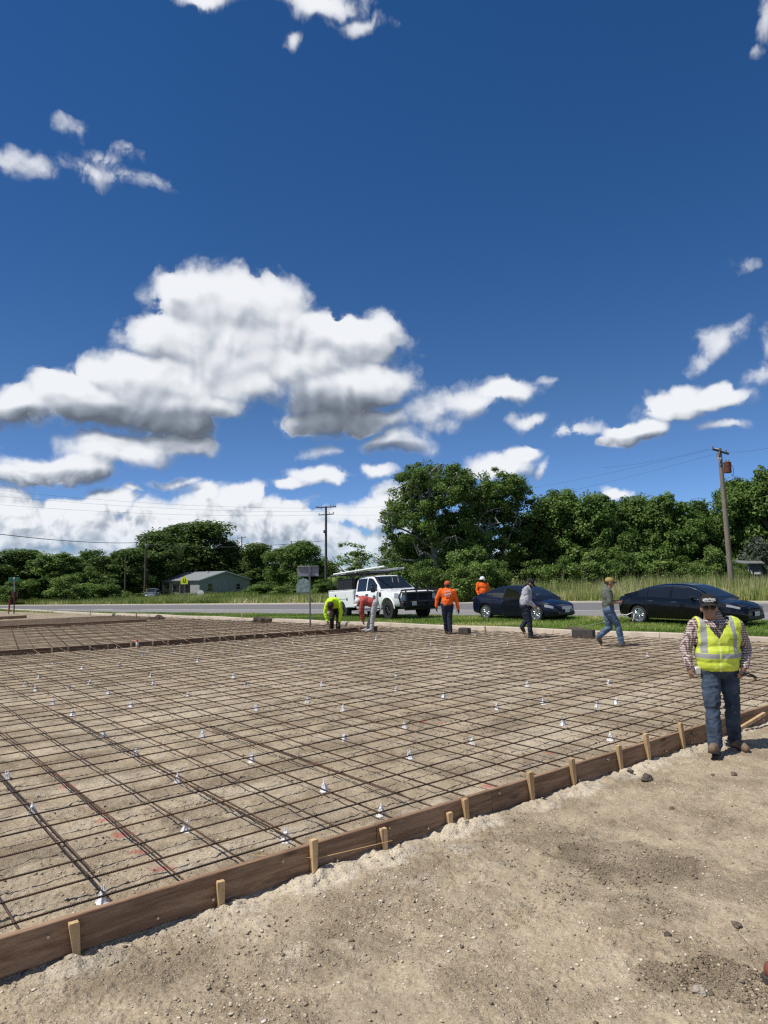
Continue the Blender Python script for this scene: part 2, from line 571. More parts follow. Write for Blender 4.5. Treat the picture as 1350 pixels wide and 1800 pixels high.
STAKES_PX = [(133, 1675, 1615), (377, 1585, 1540), (535, 1528, 1466), (662, 1489, 1448), (773, 1451, 1421), (802, 1441, 1397), (914, 1402, 1350),
             (996, 1380, 1329), (1066, 1350, 1304), (1124, 1336, 1285), (1181, 1315, 1266), (1230, 1300, 1256), (1271, 1286, 1253), (1339, 1262, 1247)]
STAKES = []
for (x, yb, yt) in STAKES_PX:
    p = gp(x, yb, -.02); u, v = f_uv(p.x, p.y)
    t = dp(x, yt, p.y)
    STAKES.append((u, min(v, -.045), max(t.z, .1)))


FOOT = []
_RF = random.Random(12)
for (x0_, y0_, x1_, y1_, n_) in ((560, 1800, 1290, 1330, 11), (1340, 1780, 900, 1420, 9), (150, 1790, 760, 1500, 9), (1100, 1800, 1330, 1420, 7)):
    a_, b_ = gp(x0_, y0_), gp(x1_, y1_); d_ = (b_ - a_).normalized(); sd_ = Vector((-d_.y, d_.x, 0)); n_ = int((b_ - a_).length / .62)
    for i_ in range(n_):
        p_ = a_ + d_ * (.62 * i_ + _RF.uniform(-.08, .08)) + sd_ * (.11 * (1 if i_ % 2 else -1) + _RF.uniform(-.05, .05))
        FOOT.append((p_.x, p_.y, math.atan2(d_.y, d_.x) + _RF.uniform(-.2, .2), _RF.uniform(.004, .011)))


def pad_height(x, y):
    """relief of the bare dirt"""
    u, v = f_uv(x, y)
    h = .020 * fbm(x * .55, y * .55, 3, 3) + .012 * fbm(x * 2.3, y * 2.3, 3, 11)
    h = h + .012 * fbm(x * 7, y * 7, 3, 23) * (.6 + .9 * sstep(-.1, .3, vnoise(x * .8, y * .8, 5)))
    h = h + .006 * fbm(x * 26, y * 26, 2, 31)
    lo = .35 + .65 * sstep(-.12, .2, fbm(x * 1.2, y * 1.2, 3, 161))
    h = h + lo * (.009 * sstep(.12, .34, vnoise(x * 33, y * 33, 162)) + .006 * sstep(.1, .3, vnoise(x * 60 + 5, y * 60, 163)) - .006 * sstep(.2, .4, vnoise(x * 20, y * 24, 164)))
    ru, rv = u * .9 + .25 * fbm(x, y, 2, 8), v * 6 + .5 * fbm(x * 1.1, y * 1.1, 2, 9)
    h = h + np.where(v > .1, .018 * vnoise(ru, rv, 41) + .012 * np.abs(vnoise(ru * 1.7, rv * 1.9, 42)) + .010 * sstep(.05, .3, vnoise(x * 5, y * 5, 43)) * (.5 + vnoise(x * 18, y * 18, 44)), 0)      # drag marks under the bars
    out = sstep(.02, -.02, v)
    h = h - .028 * out * (1 + .5 * vnoise(u * .8, u * 0, 60)) - .012 * out * sstep(2.5, 0, u)
    for (fx, fy, fa_, fs) in FOOT:
        dx, dy = x - fx, y - fy; c_, s_ = math.cos(fa_), math.sin(fa_)
        a, b = (dx * c_ + dy * s_) / .145, (-dx * s_ + dy * c_) / .055
        d2 = np.minimum(a * a + b * b, 9.0)
        h = h - fs * np.exp(-d2 ** 2) + fs * .45 * np.exp(-(d2 - 1.5) ** 2 * 3)
    clod = sstep(.30, .42, vnoise(x * 9, y * 9, 141)) * sstep(.0, .25, vnoise(x * .9, y * .9, 142))
    h = h + .011 * clod
    for (su, sv, sh) in STAKES:                                 # spoil thrown up round the stakes
        d2 = ((u - su) / .24) ** 2 + ((v - sv + .05) / .12) ** 2
        h = h + .032 * np.exp(-d2) * (1 + 1.6 * vnoise(x * 22, y * 22, 71))
    return h


def pad_tone(x, y):
    """x: damp dark soil, y: pale caliche, z: red marking paint"""
    u, v = f_uv(x, y)
    n = fbm(x * .9, y * .9, 4, 81); n2 = fbm(x * 4, y * 4, 4, 91, .6)
    dk = sstep(.18, .5, n + .45 * n2) * .55
    for (px, py, rx, ry, k) in ((1085, 1507, 120, 40, 1.0), (1175, 1712, 62, 30, 1.0), (1285, 1712, 85, 42, 1.0), (1000, 1745, 55, 26, .42), (985, 1560, 60, 26, .55),
                                (560, 1660, 130, 50, .55), (300, 1690, 210, 45, .45), (470, 1605, 90, 28, .3), (840, 1560, 90, 30, .25), (1290, 1450, 60, 20, .4), (1330, 1500, 60, 22, .4), (1180, 1420, 140, 26, .35), (640, 1760, 120, 30, .5)):
        c = gp(px, py); kx = (gp(px + rx, py) - c).length; ky = abs(gp(px, py - ry).y - c.y)
        d2 = ((x - c.x) / kx) ** 2 + ((y - c.y) / ky) ** 2
        dk = np.maximum(dk, k * sstep(1.25, .55, d2 + 1.3 * n2))
    pale = sstep(.10, .45, fbm(x * .6 + 9, y * .6, 4, 101) + .5 * n2) * .8
    pale = pale * np.where(v > 0, .55, 1)
    for (su, sv, sh) in STAKES:
        d2 = ((u - su) / .30) ** 2 + ((v - sv + .05) / .16) ** 2
        pale = np.maximum(pale, sstep(1.2, .3, d2 + 1.2 * n2) * .95)
    pale = np.maximum(pale, sstep(-.22, -.05, v) * sstep(0, -.03, v) * sstep(.0, .3, n2 + .1) * .8)
    inside = sstep(.0, .1, v)
    streak = fbm(u * .7 + .3 * n2, v * 3.2 + .6 * n2, 4, 151, .6)
    dk = np.maximum(dk, inside * (.22 + .55 * sstep(.0, .4, streak + .3 * n2)))
    pale = np.maximum(pale, inside * .55 * sstep(.12, .45, -streak + .3 * n2))
    far = sstep(12.6, 13.6, v)
    dk = np.maximum(dk, .72 * far)
    red = np.zeros_like(x)
    for (px, py) in ((104, 1364), (118, 1382), (133, 1399), (157, 1422), (185, 1443), (213, 1467), (245, 1499), (282, 1529), (742, 1270), (858, 1382), (965, 1322), (775, 1272), (560, 1197)):
        c = gp(px, py); s_ = .045
        d2 = ((x - c.x) / (s_ * 1.8)) ** 2 + ((y - c.y) / s_) ** 2
        red = np.maximum(red, sstep(1.3, .2, d2 + 2.2 * vnoise(x * 30, y * 30, 55)))
    return np.stack([dk, pale, red], -1)


def polar_rows(d0, d1, n):
    return d0 * (d1 / d0) ** (np.arange(n) / (n - 1))


def grid_faces(nr, nc):
    i = np.arange(nr - 1)[:, None] * nc + np.arange(nc - 1)[None]
    return np.stack([i, i + 1, i + nc + 1, i + nc], -1).reshape(-1, 4)


# ---- dirt
def dirt_material():
    m = bpy.data.materials.new('caliche_dirt'); m.use_nodes = True
    t = NT(m.node_tree); bs = m.node_tree.nodes['Principled BSDF']
    co = t.n('ShaderNodeNewGeometry').outputs['Position']
    tn = t.n('ShaderNodeAttribute', attribute_name='tone')
    sp = t.n('ShaderNodeSeparateXYZ'); t.l(tn.outputs['Vector'], sp.inputs[0])
    n1, _ = t.noise(co, 1.3, 6, .62); n2, _ = t.noise(co, 9, 6, .65); n3, _ = t.noise(co, 60, 4, .7)
    c = t.mix(t.step(n1, .36, .64), (.345, .272, .182), (.475, .388, .268))
    c = t.mix(t.step(n2, .42, .66, 0, .8), c, (.285, .22, .145))
    c = t.mix(t.step(n2, .46, .30, 0, .6), c, (.56, .475, .345))
    c = t.mix(t.m('MULTIPLY', sp.outputs[1], t.step(n2, .3, .6, .5, 1)), c, (.72, .645, .52))
    c = t.mix(t.m('MULTIPLY', sp.outputs[0], t.step(n2, .32, .62, .95, .55)), c, (.105, .079, .054))
    n4, _ = t.noise(co, 150, 3, .7)
    n5, _ = t.noise(co, 1.7, 5, .6, .4); loose = t.step(n5, .40, .60, .55, 1)
    c = t.mix(t.step(n5, .62, .40, 0, .34), c, (.52, .435, .315))
    c = t.mix(t.step(n5, .54, .68, 0, .42), c, (.27, .207, .135))
    c = t.mix(t.m('MULTIPLY', loose, t.step(n4, .36, .5, .75, 0)), c, (.15, .112, .072))
    c = t.mix(t.m('MULTIPLY', loose, t.step(n4, .55, .68, 0, .6)), c, (.74, .65, .50))
    v = t.n('ShaderNodeTexVoronoi'); t.l(co, v.inputs['Vector']); v.inputs['Scale'].default_value = 55
    vs = t.n('ShaderNodeSeparateXYZ'); t.l(v.outputs['Color'], vs.inputs[0])
    peb = t.m('MULTIPLY', t.step(vs.outputs[0], .72, .80), t.step(v.outputs['Distance'], .42, .22))
    c = t.mix(t.m('MULTIPLY', peb, .65), c, (.62, .56, .46))
    pd = t.m('MULTIPLY', t.step(vs.outputs[1], .74, .80), t.step(v.outputs['Distance'], .4, .25))
    c = t.mix(t.m('MULTIPLY', pd, .6), c, (.14, .115, .09))
    c = t.mix(t.step(n3, .25, .75, .35, 0), c, (.27, .21, .145))
    c = t.mix(t.m('MULTIPLY', sp.outputs[2], .55), c, (.42, .06, .06))
    n6, _ = t.noise(co, 48, 3, .65)
    c = t.mix(t.step(n6, .32, .46, .45, 0), c, (.16, .12, .078)); c = t.mix(t.m('MULTIPLY', t.m('SUBTRACT', 1, sp.outputs[0]), t.step(n6, .56, .70, 0, .4)), c, (.62, .54, .41))
    t.l(c, bs.inputs['Base Color'])
    bs.inputs['Roughness'].default_value = .95; bs.inputs['Specular IOR Level'].default_value = .15
    hgt = t.m('ADD', t.m('MULTIPLY', n3, .5), t.m('ADD', t.m('MULTIPLY', n2, .8), t.m('MULTIPLY', peb, .35)))
    bn = t.n('ShaderNodeBump'); bn.inputs['Strength'].default_value = 1.0; bn.inputs['Distance'].default_value = .034
    t.l(hgt, bn.inputs['Height']); t.l(t.m('MULTIPLY', loose, 1.0), bn.inputs['Strength']); t.l(bn.outputs[0], bs.inputs['Normal'])
    return m


M_DIRT = dirt_material()
rows = np.concatenate([np.linspace(-14, 1.7, 16)[:-1], polar_rows(1.7, 13, 830)[:-1], polar_rows(13, 60, 150)])
cols = np.concatenate([np.linspace(-3, -.66, 24)[:-1], np.linspace(-.66, .66, 640), np.linspace(.66, 3, 24)[1:]])
Yg, Bg = np.meshgrid(rows, cols, indexing='ij')
wid = np.where(Yg < 3, 3.0 + .0 * Yg, Yg)
Xg = Bg * wid
r_, q_ = rq(Xg, Yg)
over = np.clip(q_ - (KERB_Q + .06), 0, None)                 # stop the sheet under the kerb
Xc, Yc = Xg - QN.x * over, Yg - QN.y * over
Zc = pad_height(Xc, Yc)
Zc = np.where(q_ > KERB_Q - .35, np.minimum(Zc, .0), Zc)
V = np.stack([Xc, Yc, Zc], -1).reshape(-1, 3)
Fq = grid_faces(*Xg.shape)
ov = over.reshape(-1)
Fq = Fq[(ov[Fq] > 0).sum(1) < 4]
tone = pad_tone(Xc.ravel(), Yc.ravel())
o = link('dirt_ground', mesh_np('dirt_ground', V, Fq, [M_DIRT], True, {'tone': tone}))
tag(o, kind='structure')

# ---- pebbles lying on the dirt
def scatter_stones(n, px_box, smin, smax, seed, damp=0):
    R = np.random.default_rng(seed)
    x = R.uniform(*px_box[:2], n); y = px_box[2] + (px_box[3] - px_box[2]) * R.random(n) ** .8
    P = []
    d = np.array([list(gp(a, b)) for a, b in zip(x, y)])
    keep = fbm(d[:, 0] * 1.5, d[:, 1] * 1.5, 3, 131) > R.uniform(-.6, .35, n)
    u, v = f_uv(d[:, 0], d[:, 1]); keep &= (np.abs(v) > .05)
    if damp: keep = (pad_tone(d[:, 0], d[:, 1])[:, 0] > .5) & (v < -.1)
    d = d[keep]; n = len(d)
    s = smin * (smax / smin) ** (R.random(n) ** 3.2)
    oct_ = np.array([(1, 0, 0), (0, 1, 0), (-1, 0, 0), (0, -1, 0), (0, 0, 1), (0, 0, -1), (.6, .6, .5), (-.6, .6, .45), (-.6, -.6, .5), (.6, -.6, .45)], float)
    fc = np.array([(0, 6, 4), (6, 1, 4), (1, 7, 4), (7, 2, 4), (2, 8, 4), (8, 3, 4), (3, 9, 4), (9, 0, 4), (0, 1, 6), (1, 2, 7), (2, 3, 8), (3, 0, 9), (1, 0, 5), (2, 1, 5), (3, 2, 5), (0, 3, 5)])
    vv = oct_[None] * (1 + R.uniform(-.35, .35, (n, 10, 1))) * np.stack([s * R.uniform(.8, 1.4, n), s * R.uniform(.7, 1.1, n), s * R.uniform(.4, .8, n)], -1)[:, None]
    a = R.uniform(0, 6.28, n); c_, s_ = np.cos(a)[:, None], np.sin(a)[:, None]
    X = vv[..., 0] * c_ - vv[..., 1] * s_ + d[:, :1]; Y = vv[..., 0] * s_ + vv[..., 1] * c_ + d[:, 1:2]
    Z = vv[..., 2] + pad_height(d[:, 0], d[:, 1])[:, None] + (s * .12)[:, None]
    tone = np.repeat(np.where(R.random(n) < .85, R.uniform(.5, 1, n), R.uniform(.15, .45, n))[:, None], 10, 1)
    tn = pad_tone(d[:, 0], d[:, 1])[:, 0]
    tone = tone * (1 - .55 * tn[:, None])
    if damp: tone = np.repeat(R.uniform(.05, .45, n)[:, None] + .45 * (R.random(n) < .08)[:, None], 10, 1)
    F_ = (fc[None] + (np.arange(n) * 10)[:, None, None]).reshape(-1, 3)
    return np.stack([X, Y, Z], -1).reshape(-1, 3), F_, tone.ravel()


def tone_material(name, stops, rough=.9, attr='tone', trans=None):
    m = bpy.data.materials.new(name); m.use_nodes = True
    t = NT(m.node_tree); bs = m.node_tree.nodes['Principled BSDF']
    a = t.n('ShaderNodeAttribute', attribute_name=attr)
    cr = t.n('ShaderNodeValToRGB'); t.l(a.outputs['Fac'], cr.inputs[0])
    e = cr.color_ramp.elements
    e[0].position, e[0].color = stops[0][0], (*stops[0][1], 1); e[1].position, e[1].color = stops[-1][0], (*stops[-1][1], 1)
    for p_, c_ in stops[1:-1]: e.new(p_).color = (*c_, 1)
    t.l(cr.outputs[0], bs.inputs['Base Color'])
    bs.inputs['Roughness'].default_value = rough; bs.inputs['Specular IOR Level'].default_value = .25
    if trans:
        tr = t.n('ShaderNodeBsdfTranslucent'); t.l(cr.outputs[0], tr.inputs[0])
        ms = t.n('ShaderNodeMixShader'); ms.inputs[0].default_value = trans
        t.l(bs.outputs[0], ms.inputs[1]); t.l(tr.outputs[0], ms.inputs[2])
        t.l(ms.outputs[0], m.node_tree.nodes['Material Output'].inputs[0])
    return m


M_STONE = tone_material('stone', [(0, (.09, .07, .05)), (.4, (.27, .21, .14)), (.75, (.49, .41, .30)), (1, (.68, .61, .5))])
A = scatter_stones(24000, (-60, 1410, 1270, 1840), .0016, .013, 5)
B = scatter_stones(9000, (-60, 1410, 1130, 1700), .0022, .015, 6)
C = scatter_stones(34000, (780, 1400, 1400, 1800), .0016, .011, 9, 1)
V = np.concatenate([A[0], B[0], C[0]]); Fq = np.concatenate([A[1], B[1] + len(A[0]), C[1] + len(A[0]) + len(B[0])])
o = link('gravel', mesh_np('gravel', V, Fq, [M_STONE], False, {'tone': np.concatenate([A[2], B[2], C[2]])}))
tag(o, kind='stuff')

M_ROCK = pm('dark_rock', (.085, .07, .055), .95, var=.5, scale=30, bump=.6, bscale=60)
M_CLOD = pm('clay_clod', (.16, .125, .09), .95, var=.4, scale=40, bump=.6, bscale=80)


def rock(px, py, s, label, mat, cat='rock', name='rock', seed=0):
    R = random.Random(seed); p = gp(px, py)
    mb = MB(); mb.ell((0, 0, s * .38), (s, s * .8, s * .62), Matrix.Rotation(R.uniform(0, 6), 3, 'Z'), 12, 8)
    for i, v in enumerate(mb.v):
        k = 1 + .35 * float(fbm(np.array(v[0] / s * 1.6 + seed * 3.1), np.array(v[1] / s * 1.6 + v[2] / s * 2.2), 3, seed + 3))*1.4
        mb.v[i] = (v[0] * k, v[1] * k, max(-s * .15, s * .38 + (v[2] - s * .38) * k))
    o = mb.build(name, mat, smooth=False, loc=(p.x, p.y, float(pad_height(np.array(p.x), np.array(p.y))) - s * .06))
    return tag(o, label, cat)


rock(1137, 1366, .062, 'dark brown lump of rock on the dirt just outside the form board', M_ROCK, seed=1)
rock(1109, 1359, .03, 'small flat dark stone between the form board and the dark rock lump', M_ROCK, seed=2)
rock(1290, 1357, .035, 'small dark clod below the boots of the man in the lime vest', M_CLOD, 'clod', 'dirt_clod', 3)
rock(1253, 1358, .02, 'tiny dark clod left of the larger one below the boots', M_CLOD, 'clod', 'dirt_clod', 4)
rock(1181, 1418, .026, 'small dark clod on the dirt halfway between board and damp patch', M_CLOD, 'clod', 'dirt_clod', 5)
rock(1228, 1738, .034, 'pale angular chunk of caliche in the broken dark soil', pm('caliche_chunk', (.36, .31, .25), .95, var=.3, scale=20, bump=.5), seed=6)
rock(1173, 1637, .022, 'lone dark pebble on the pale dirt near the bottom right', M_ROCK, 'pebble', 'pebble', 7)
rock(1295, 1620, .028, 'dark clod on pale dirt by the right frame edge', M_CLOD, 'clod', 'dirt_clod', 8)

# ---- land beyond the kerb, out to the horizon
def grass_ground_material():
    m = bpy.data.materials.new('grass_ground'); m.use_nodes = True
    t = NT(m.node_tree); bs = m.node_tree.nodes['Principled BSDF']
    co = t.n('ShaderNodeNewGeometry').outputs['Position']
    n1, _ = t.noise(co, .35, 5, .6); n2, _ = t.noise(co, 3.5, 5, .65); n3, _ = t.noise(co, 30, 3, .6)
    c = t.mix(t.step(n1, .35, .65), (.115, .165, .035), (.15, .195, .045))
    c = t.mix(t.step(n2, .50, .72, 0, .55), c, (.22, .21, .09))
    c = t.mix(t.step(n3, .3, .7, .5, 0), c, (.07, .11, .024))
    t.l(c, bs.inputs['Base Color']); bs.inputs['Roughness'].default_value = 1; bs.inputs['Specular IOR Level'].default_value = .1
    bn = t.n('ShaderNodeBump'); bn.inputs['Strength'].default_value = .6; bn.inputs['Distance'].default_value = .06
    t.l(n3, bn.inputs['Height']); t.l(bn.outputs[0], bs.inputs['Normal'])
    return m


M_GRASSG = grass_ground_material()


def rq_sheet(name, rs, qs, dz, mats, zfun=None, jit=0):
    R_, Q_ = np.meshgrid(rs, qs, indexing='ij')
    if jit: Q_ = Q_ + jit(R_, Q_)
    X, Y = from_rq(R_, Q_)
    Z = tz(X, Y) + dz
    if zfun is not None: Z = Z + zfun(R_, Q_)
    Fq = grid_faces(len(rs), len(qs))[:, ::-1]
    return link(name, mesh_np(name, np.stack([X, Y, Z], -1).reshape(-1, 3), Fq[:, ::-1], mats, True))


RS = np.concatenate([[-900, -500, -250, -120, -60], np.linspace(-40, 160, 81), [200, 260, 400, 700, 1100]])
tag(rq_sheet('grass_ground', RS, np.concatenate([[KERB_Q + .12, 19.1, 20, 21.5, 23, 25, 27, 33, 40], np.linspace(42, 130, 30), [180, 260, 420, 800, 1500]]), 0.0, [M_GRASSG]), kind='structure')
base = link('soil_ground', mesh_np('soil_ground', [(-1500, -900, -4), (1500, -900, -4), (1500, 2200, -4), (-1500, 2200, -4)], [(0, 1, 2, 3)], [M_GRASSG]))
tag(base, kind='structure')

# ---- road
def asphalt():
    m = bpy.data.materials.new('asphalt'); m.use_nodes = True
    t = NT(m.node_tree); bs = m.node_tree.nodes['Principled BSDF']
    co = t.n('ShaderNodeNewGeometry').outputs['Position']
    q = t.vm('DOT_PRODUCT', co, (QN.x, QN.y, 0)); r = t.vm('DOT_PRODUCT', co, (DR.x, DR.y, 0))
    st = t.n('ShaderNodeCombineXYZ'); t.l(t.m('MULTIPLY', r, .06), st.inputs[0]); t.l(t.m('MULTIPLY', q, 1.2), st.inputs[1])
    n1, _ = t.noise(st.outputs[0], 1.2, 5, .6); n2, _ = t.noise(co, 14, 4, .6)
    lane = t.m('MULTIPLY', t.step(q, 30.0, 30.3), t.step(q, 37.7, 37.4))
    c = t.mix(lane, (.255, .245, .24), (.165, .162, .167))
    c = t.mix(t.step(n1, .4, .7, 0, .5), c, (.20, .195, .19))
    c = t.mix(t.step(n2, .35, .7, .3, 0), c, (.07, .068, .068))
    t.l(c, bs.inputs['Base Color']); bs.inputs['Roughness'].default_value = .85; bs.inputs['Specular IOR Level'].default_value = .3
    return m


RR = np.concatenate([[-300, -150, -80], np.linspace(-40, 160, 61), [220, 300, 450]])
tag(rq_sheet('road', RR, np.linspace(25.7, 38.3, 8), .014, [asphalt()]), kind='structure')
M_SHO = pm('gravel_shoulder', (.40, .345, .27), .95, var=.25, scale=.8, bump=.3)
tag(rq_sheet('road_shoulder', RR, np.linspace(38.3, 40.4, 4), .018, [M_SHO], jit=lambda r, q: np.where(q > 40, .5 * fbm(r * .5, q * 0, 3, 3), 0)), kind='structure')
M_MARK = pm('road_paint', (.74, .74, .72), .7, var=.12, scale=3)
tag(rq_sheet('edge_line_marking', np.concatenate([[-300, -100], np.linspace(-30, 50, 41)]), np.array([30.1, 30.26]), .020, [M_MARK]), kind='structure')
tag(rq_sheet('far_line_marking', RR, np.array([37.4, 37.54]), .020, [M_MARK]), kind='structure')
for r0 in (54, 60.5, 67, 74):
    tag(rq_sheet('dash_marking', np.linspace(r0, r0 + 3.2, 4), np.array([30.0, 30.22]), .020, [M_MARK]), kind='structure')
# the gravelled side road that joins at the left
xa = gp(28, 1086)
tag(rq_sheet('side_road', np.linspace(48, 95, 24), np.linspace(19.3, 25.9, 8), .008, [pm('side_road_gravel', (.30, .275, .24), .95, var=.2, scale=1.2)],
             jit=lambda r, q: np.where(q < 20, np.clip((r - 48) * -.0 + 2.2 * sstep(56, 48, r), 0, 6), 0)), kind='structure')

# ---- kerb between pad and verge
M_KERB = pm('kerb_concrete', (.47, .40, .32), .9, var=.18, scale=2.2, bump=.25, bscale=30)
KJ = np.concatenate([np.arange(-6, 34, 3.05)])
for i in range(len(KJ) - 1):
    prof = [(KERB_Q - .06, -.10), (KERB_Q - .02, .135), (KERB_Q + .02, .15), (KERB_Q + .15, .15), (KERB_Q + .17, .13), (KERB_Q + .17, -.1)]
    mb = MB(); rings = []
    for rr in np.linspace(KJ[i] + .006, KJ[i + 1] - .006, 6):
        rings.append([Vector((*from_rq(rr, q + .02 * math.sin(rr * .7)), z + .012 * math.sin(rr * 1.3) + float(tz(*from_rq(rr, q))) * .8)) for q, z in prof])
    mb.loft(rings)
    k = mb.build('kerb', M_KERB, smooth=True, ang=25); tag(k, kind='structure')
mb = MB(); rings = []
for rr in np.linspace(34, 60, 14):
    rings.append([Vector((*from_rq(rr, q + .05 * (rr - 34)), z - .05)) for q, z in prof])
mb.loft(rings); tag(mb.build('kerb', M_KERB, smooth=True, ang=25), kind='structure')

# ------------------------------------------------------------------ formwork
def wood(name, c0, c1, scale=1.0, rough=.8, stretch=(1.2, 14, 14)):
    m = bpy.data.materials.new(name); m.use_nodes = True
    t = NT(m.node_tree); bs = m.node_tree.nodes['Principled BSDF']
    co = t.n('ShaderNodeTexCoord').outputs['Object']
    oi = t.n('ShaderNodeObjectInfo').outputs['Random']
    ofs = t.n('ShaderNodeCombineXYZ'); t.l(t.m('MULTIPLY', oi, 37), ofs.inputs[0]); t.l(t.m('MULTIPLY', oi, 11), ofs.inputs[1])
    p = t.vm('ADD', t.vm('MULTIPLY', co, stretch), ofs.outputs[0])
    n1, _ = t.noise(p, 1.6 * scale, 6, .65, .6); n2, _ = t.noise(p, 7 * scale, 4, .6)
    c = t.mix(t.step(n1, .36, .66), c0, c1)
    c = t.mix(t.step(n2, .5, .75, 0, .45), c, [x * .55 for x in c0])
    v = t.n('ShaderNodeTexVoronoi'); t.l(t.vm('MULTIPLY', p, (.9, .25, .25)), v.inputs['Vector']); v.inputs['Scale'].default_value = 1.7
    c = t.mix(t.step(v.outputs['Distance'], .17, .07, 0, .7), c, [x * .35 for x in c0])
    h = t.n('ShaderNodeHueSaturation'); t.l(c, h.inputs['Color']); t.l(t.m('MULTIPLY_ADD', oi, .3, .85), h.inputs['Value'])
    t.l(h.outputs[0], bs.inputs['Base Color']); bs.inputs['Roughness'].default_value = rough; bs.inputs['Specular IOR Level'].default_value = .25
    bn = t.n('ShaderNodeBump'); bn.inputs['Strength'].default_value = .35; bn.inputs['Distance'].default_value = .01
    t.l(n2, bn.inputs['Height']); t.l(bn.outputs[0], bs.inputs['Normal'])
    return m


M_BOARD = wood('form_lumber', (.185, .112, .068), (.33, .215, .135))
M_OLDBOARD = wood('weathered_lumber', (.10, .062, .042), (.17, .108, .072))
M_STAKE = wood('stake_pine', (.46, .30, .15), (.62, .44, .245), stretch=(9, 9, 1.2))
M_OLDSTAKE = wood('old_stake', (.36, .27, .18), (.5, .40, .28), stretch=(9, 9, 1.2))
M_NAIL = pm('nail_steel', (.5, .5, .5), .35, 1.0)
M_STRING = pm('mason_string', (.62, .44, .2), .8)


def board(root, x0, x1, z0, z1, th, mat, sag=.004):
    """one plank along local x"""
    mb = MB(); rings = []; n = max(3, int((x1 - x0) / .8)); b = .004
    for i in range(n + 1):
        x = x0 + .003 + (x1 - x0 - .006) * i / n
        dy = sag * math.sin(x * 1.7); dz = sag * math.sin(x * 1.1 + 1)
        rings.append([Vector((x, dy - th / 2 + b, z0 + dz)), Vector((x, dy + th / 2 - b, z0 + dz)), Vector((x, dy + th / 2, z0 + b + dz)), Vector((x, dy + th / 2, z1 - b + dz)),
                      Vector((x, dy + th / 2 - b, z1 + dz)), Vector((x, dy - th / 2 + b, z1 + dz)), Vector((x, dy - th / 2, z1 - b + dz)), Vector((x, dy - th / 2, z0 + b + dz))])
    mb.loft(rings)
    return mb.build('board', mat, root, smooth=False)


def stake(root, x, y, ztop, mat, w=.042, t=.034, lean=0.0, taper=True):
    mb = MB(); zs = [-.28, -.1, .0, ztop - .012, ztop]
    ws = [.012, .026 if taper else w, .034 if taper else w, w, w * .9]
    rings = []
    for z, ww in zip(zs, ws):
        dx = lean * (z + .05); tt = t if z > -.15 else .012
        rings.append([Vector((dx - ww / 2, -tt / 2, z)), Vector((dx + ww / 2, -tt / 2, z)), Vector((dx + ww / 2, tt / 2, z)), Vector((dx - ww / 2, tt / 2, z))])
    mb.loft(rings)
    return mb.build('stake', mat, root, smooth=False, loc=(x, y, 0), rot=(0, 0, random.uniform(-.12, .12)))


front = empty('formwork', (fa.x, fa.y, 0), FORM_ANG, 'near line of brown form boards staked along the front of the steel grid', 'formwork')
u_of = lambda px, py: f_uv(*gp(px, py, TOPZ).xy)[0]
joints = [-2.2, u_of(50, 1630), u_of(655, 1447), u_of(854, 1385), u_of(1190, 1287), u_of(1350, 1239) + .9, u_of(1350, 1239) + 4.2]
joints = [-2.6, u_of(655, 1447), u_of(854, 1385), u_of(1212, 1280), u_of(1350, 1239) + 1.4, u_of(1350, 1239) + 5]
for i in range(len(joints) - 1):
    board(front, joints[i], joints[i + 1], TOPZ - .187, TOPZ + (.003 if i % 2 else 0), .038, M_BOARD)
for k, (su, sv, sh) in enumerate(STAKES):
    stake(front, su, -.041, sh, M_STAKE, w=.046 if k % 3 else .05, lean=(-.10, .0, .0, -.08, -.02, -.06, -.07, -.1, -.08, -.12, -.12, -.16, -.14, 0)[k])
for k in range(22):                                            # duplex nails through the board
    x = -.6 + k * .42 + random.uniform(-.15, .15)
    mb = MB(); mb.tube([(0, 0, 0), (0, -.022, -.003)], .0035, 6); mb.tube([(0, -.02, -.003), (0, -.024, -.003)], .0075, 8)
    mb.build('nail', M_NAIL, front, loc=(x, -.019, TOPZ - random.choice((.04, .13)) + random.uniform(-.01, .01)))
# kicker lying along the board at the right
u0, u1 = u_of(1283, 1262), u_of(1338, 1247)
mb = MB(); mb.box((0, 0, 0), (u1 - u0 + .05, .036, .042), bev=.004)
mb.build('brace', M_STAKE, front, smooth=False, loc=((u0 + u1) / 2, -.10, .075), rot=(0, -.10, .03))
# layout string in front of the boards
a = gp(440, 1510, .10); b = gp(545, 1508, .06); c = gp(680, 1478, .03)
mb = MB(); mb.tube([Vector((*f_uv(a.x, a.y), .125)), Vector((f_uv(b.x, b.y)[0], -.066, .09)), Vector((f_uv(c.x, c.y)[0], -.07, .05))], .0022, 5)
s_ = mb.build('string', M_STRING, None); s_.location = front.location; s_.rotation_euler = front.rotation_euler
tag(s_, 'thin tan layout string stretched past two stakes of the near board', 'string')
for k in range(9):                                             # form ties poking out below the boards
    pass

# far forms
def far_form(pa, pb, ztop, h, nb, nst, label, ext_l=0, mat=None, stake_h=.06):
    A_, B_ = gp(*pa, ztop), gp(*pb, ztop); d = (B_ - A_).normalized(); L = (B_ - A_).length
    root = empty('formwork', (A_.x, A_.y, 0), math.atan2(d.y, d.x), label, 'formwork')
    xs = np.linspace(-ext_l, L, nb + 1)
    for i in range(nb): board(root, xs[i], xs[i + 1], ztop - h, ztop, .038, mat or M_OLDBOARD, .006)
    for i in range(nst):
        x = -ext_l + (L + ext_l) * (i + .5) / nst + random.uniform(-.15, .15)
        stake(root, x, -.041, max(.04, ztop - random.uniform(-.03, .10)), M_OLDSTAKE, taper=False)
    return root, A_, d, L


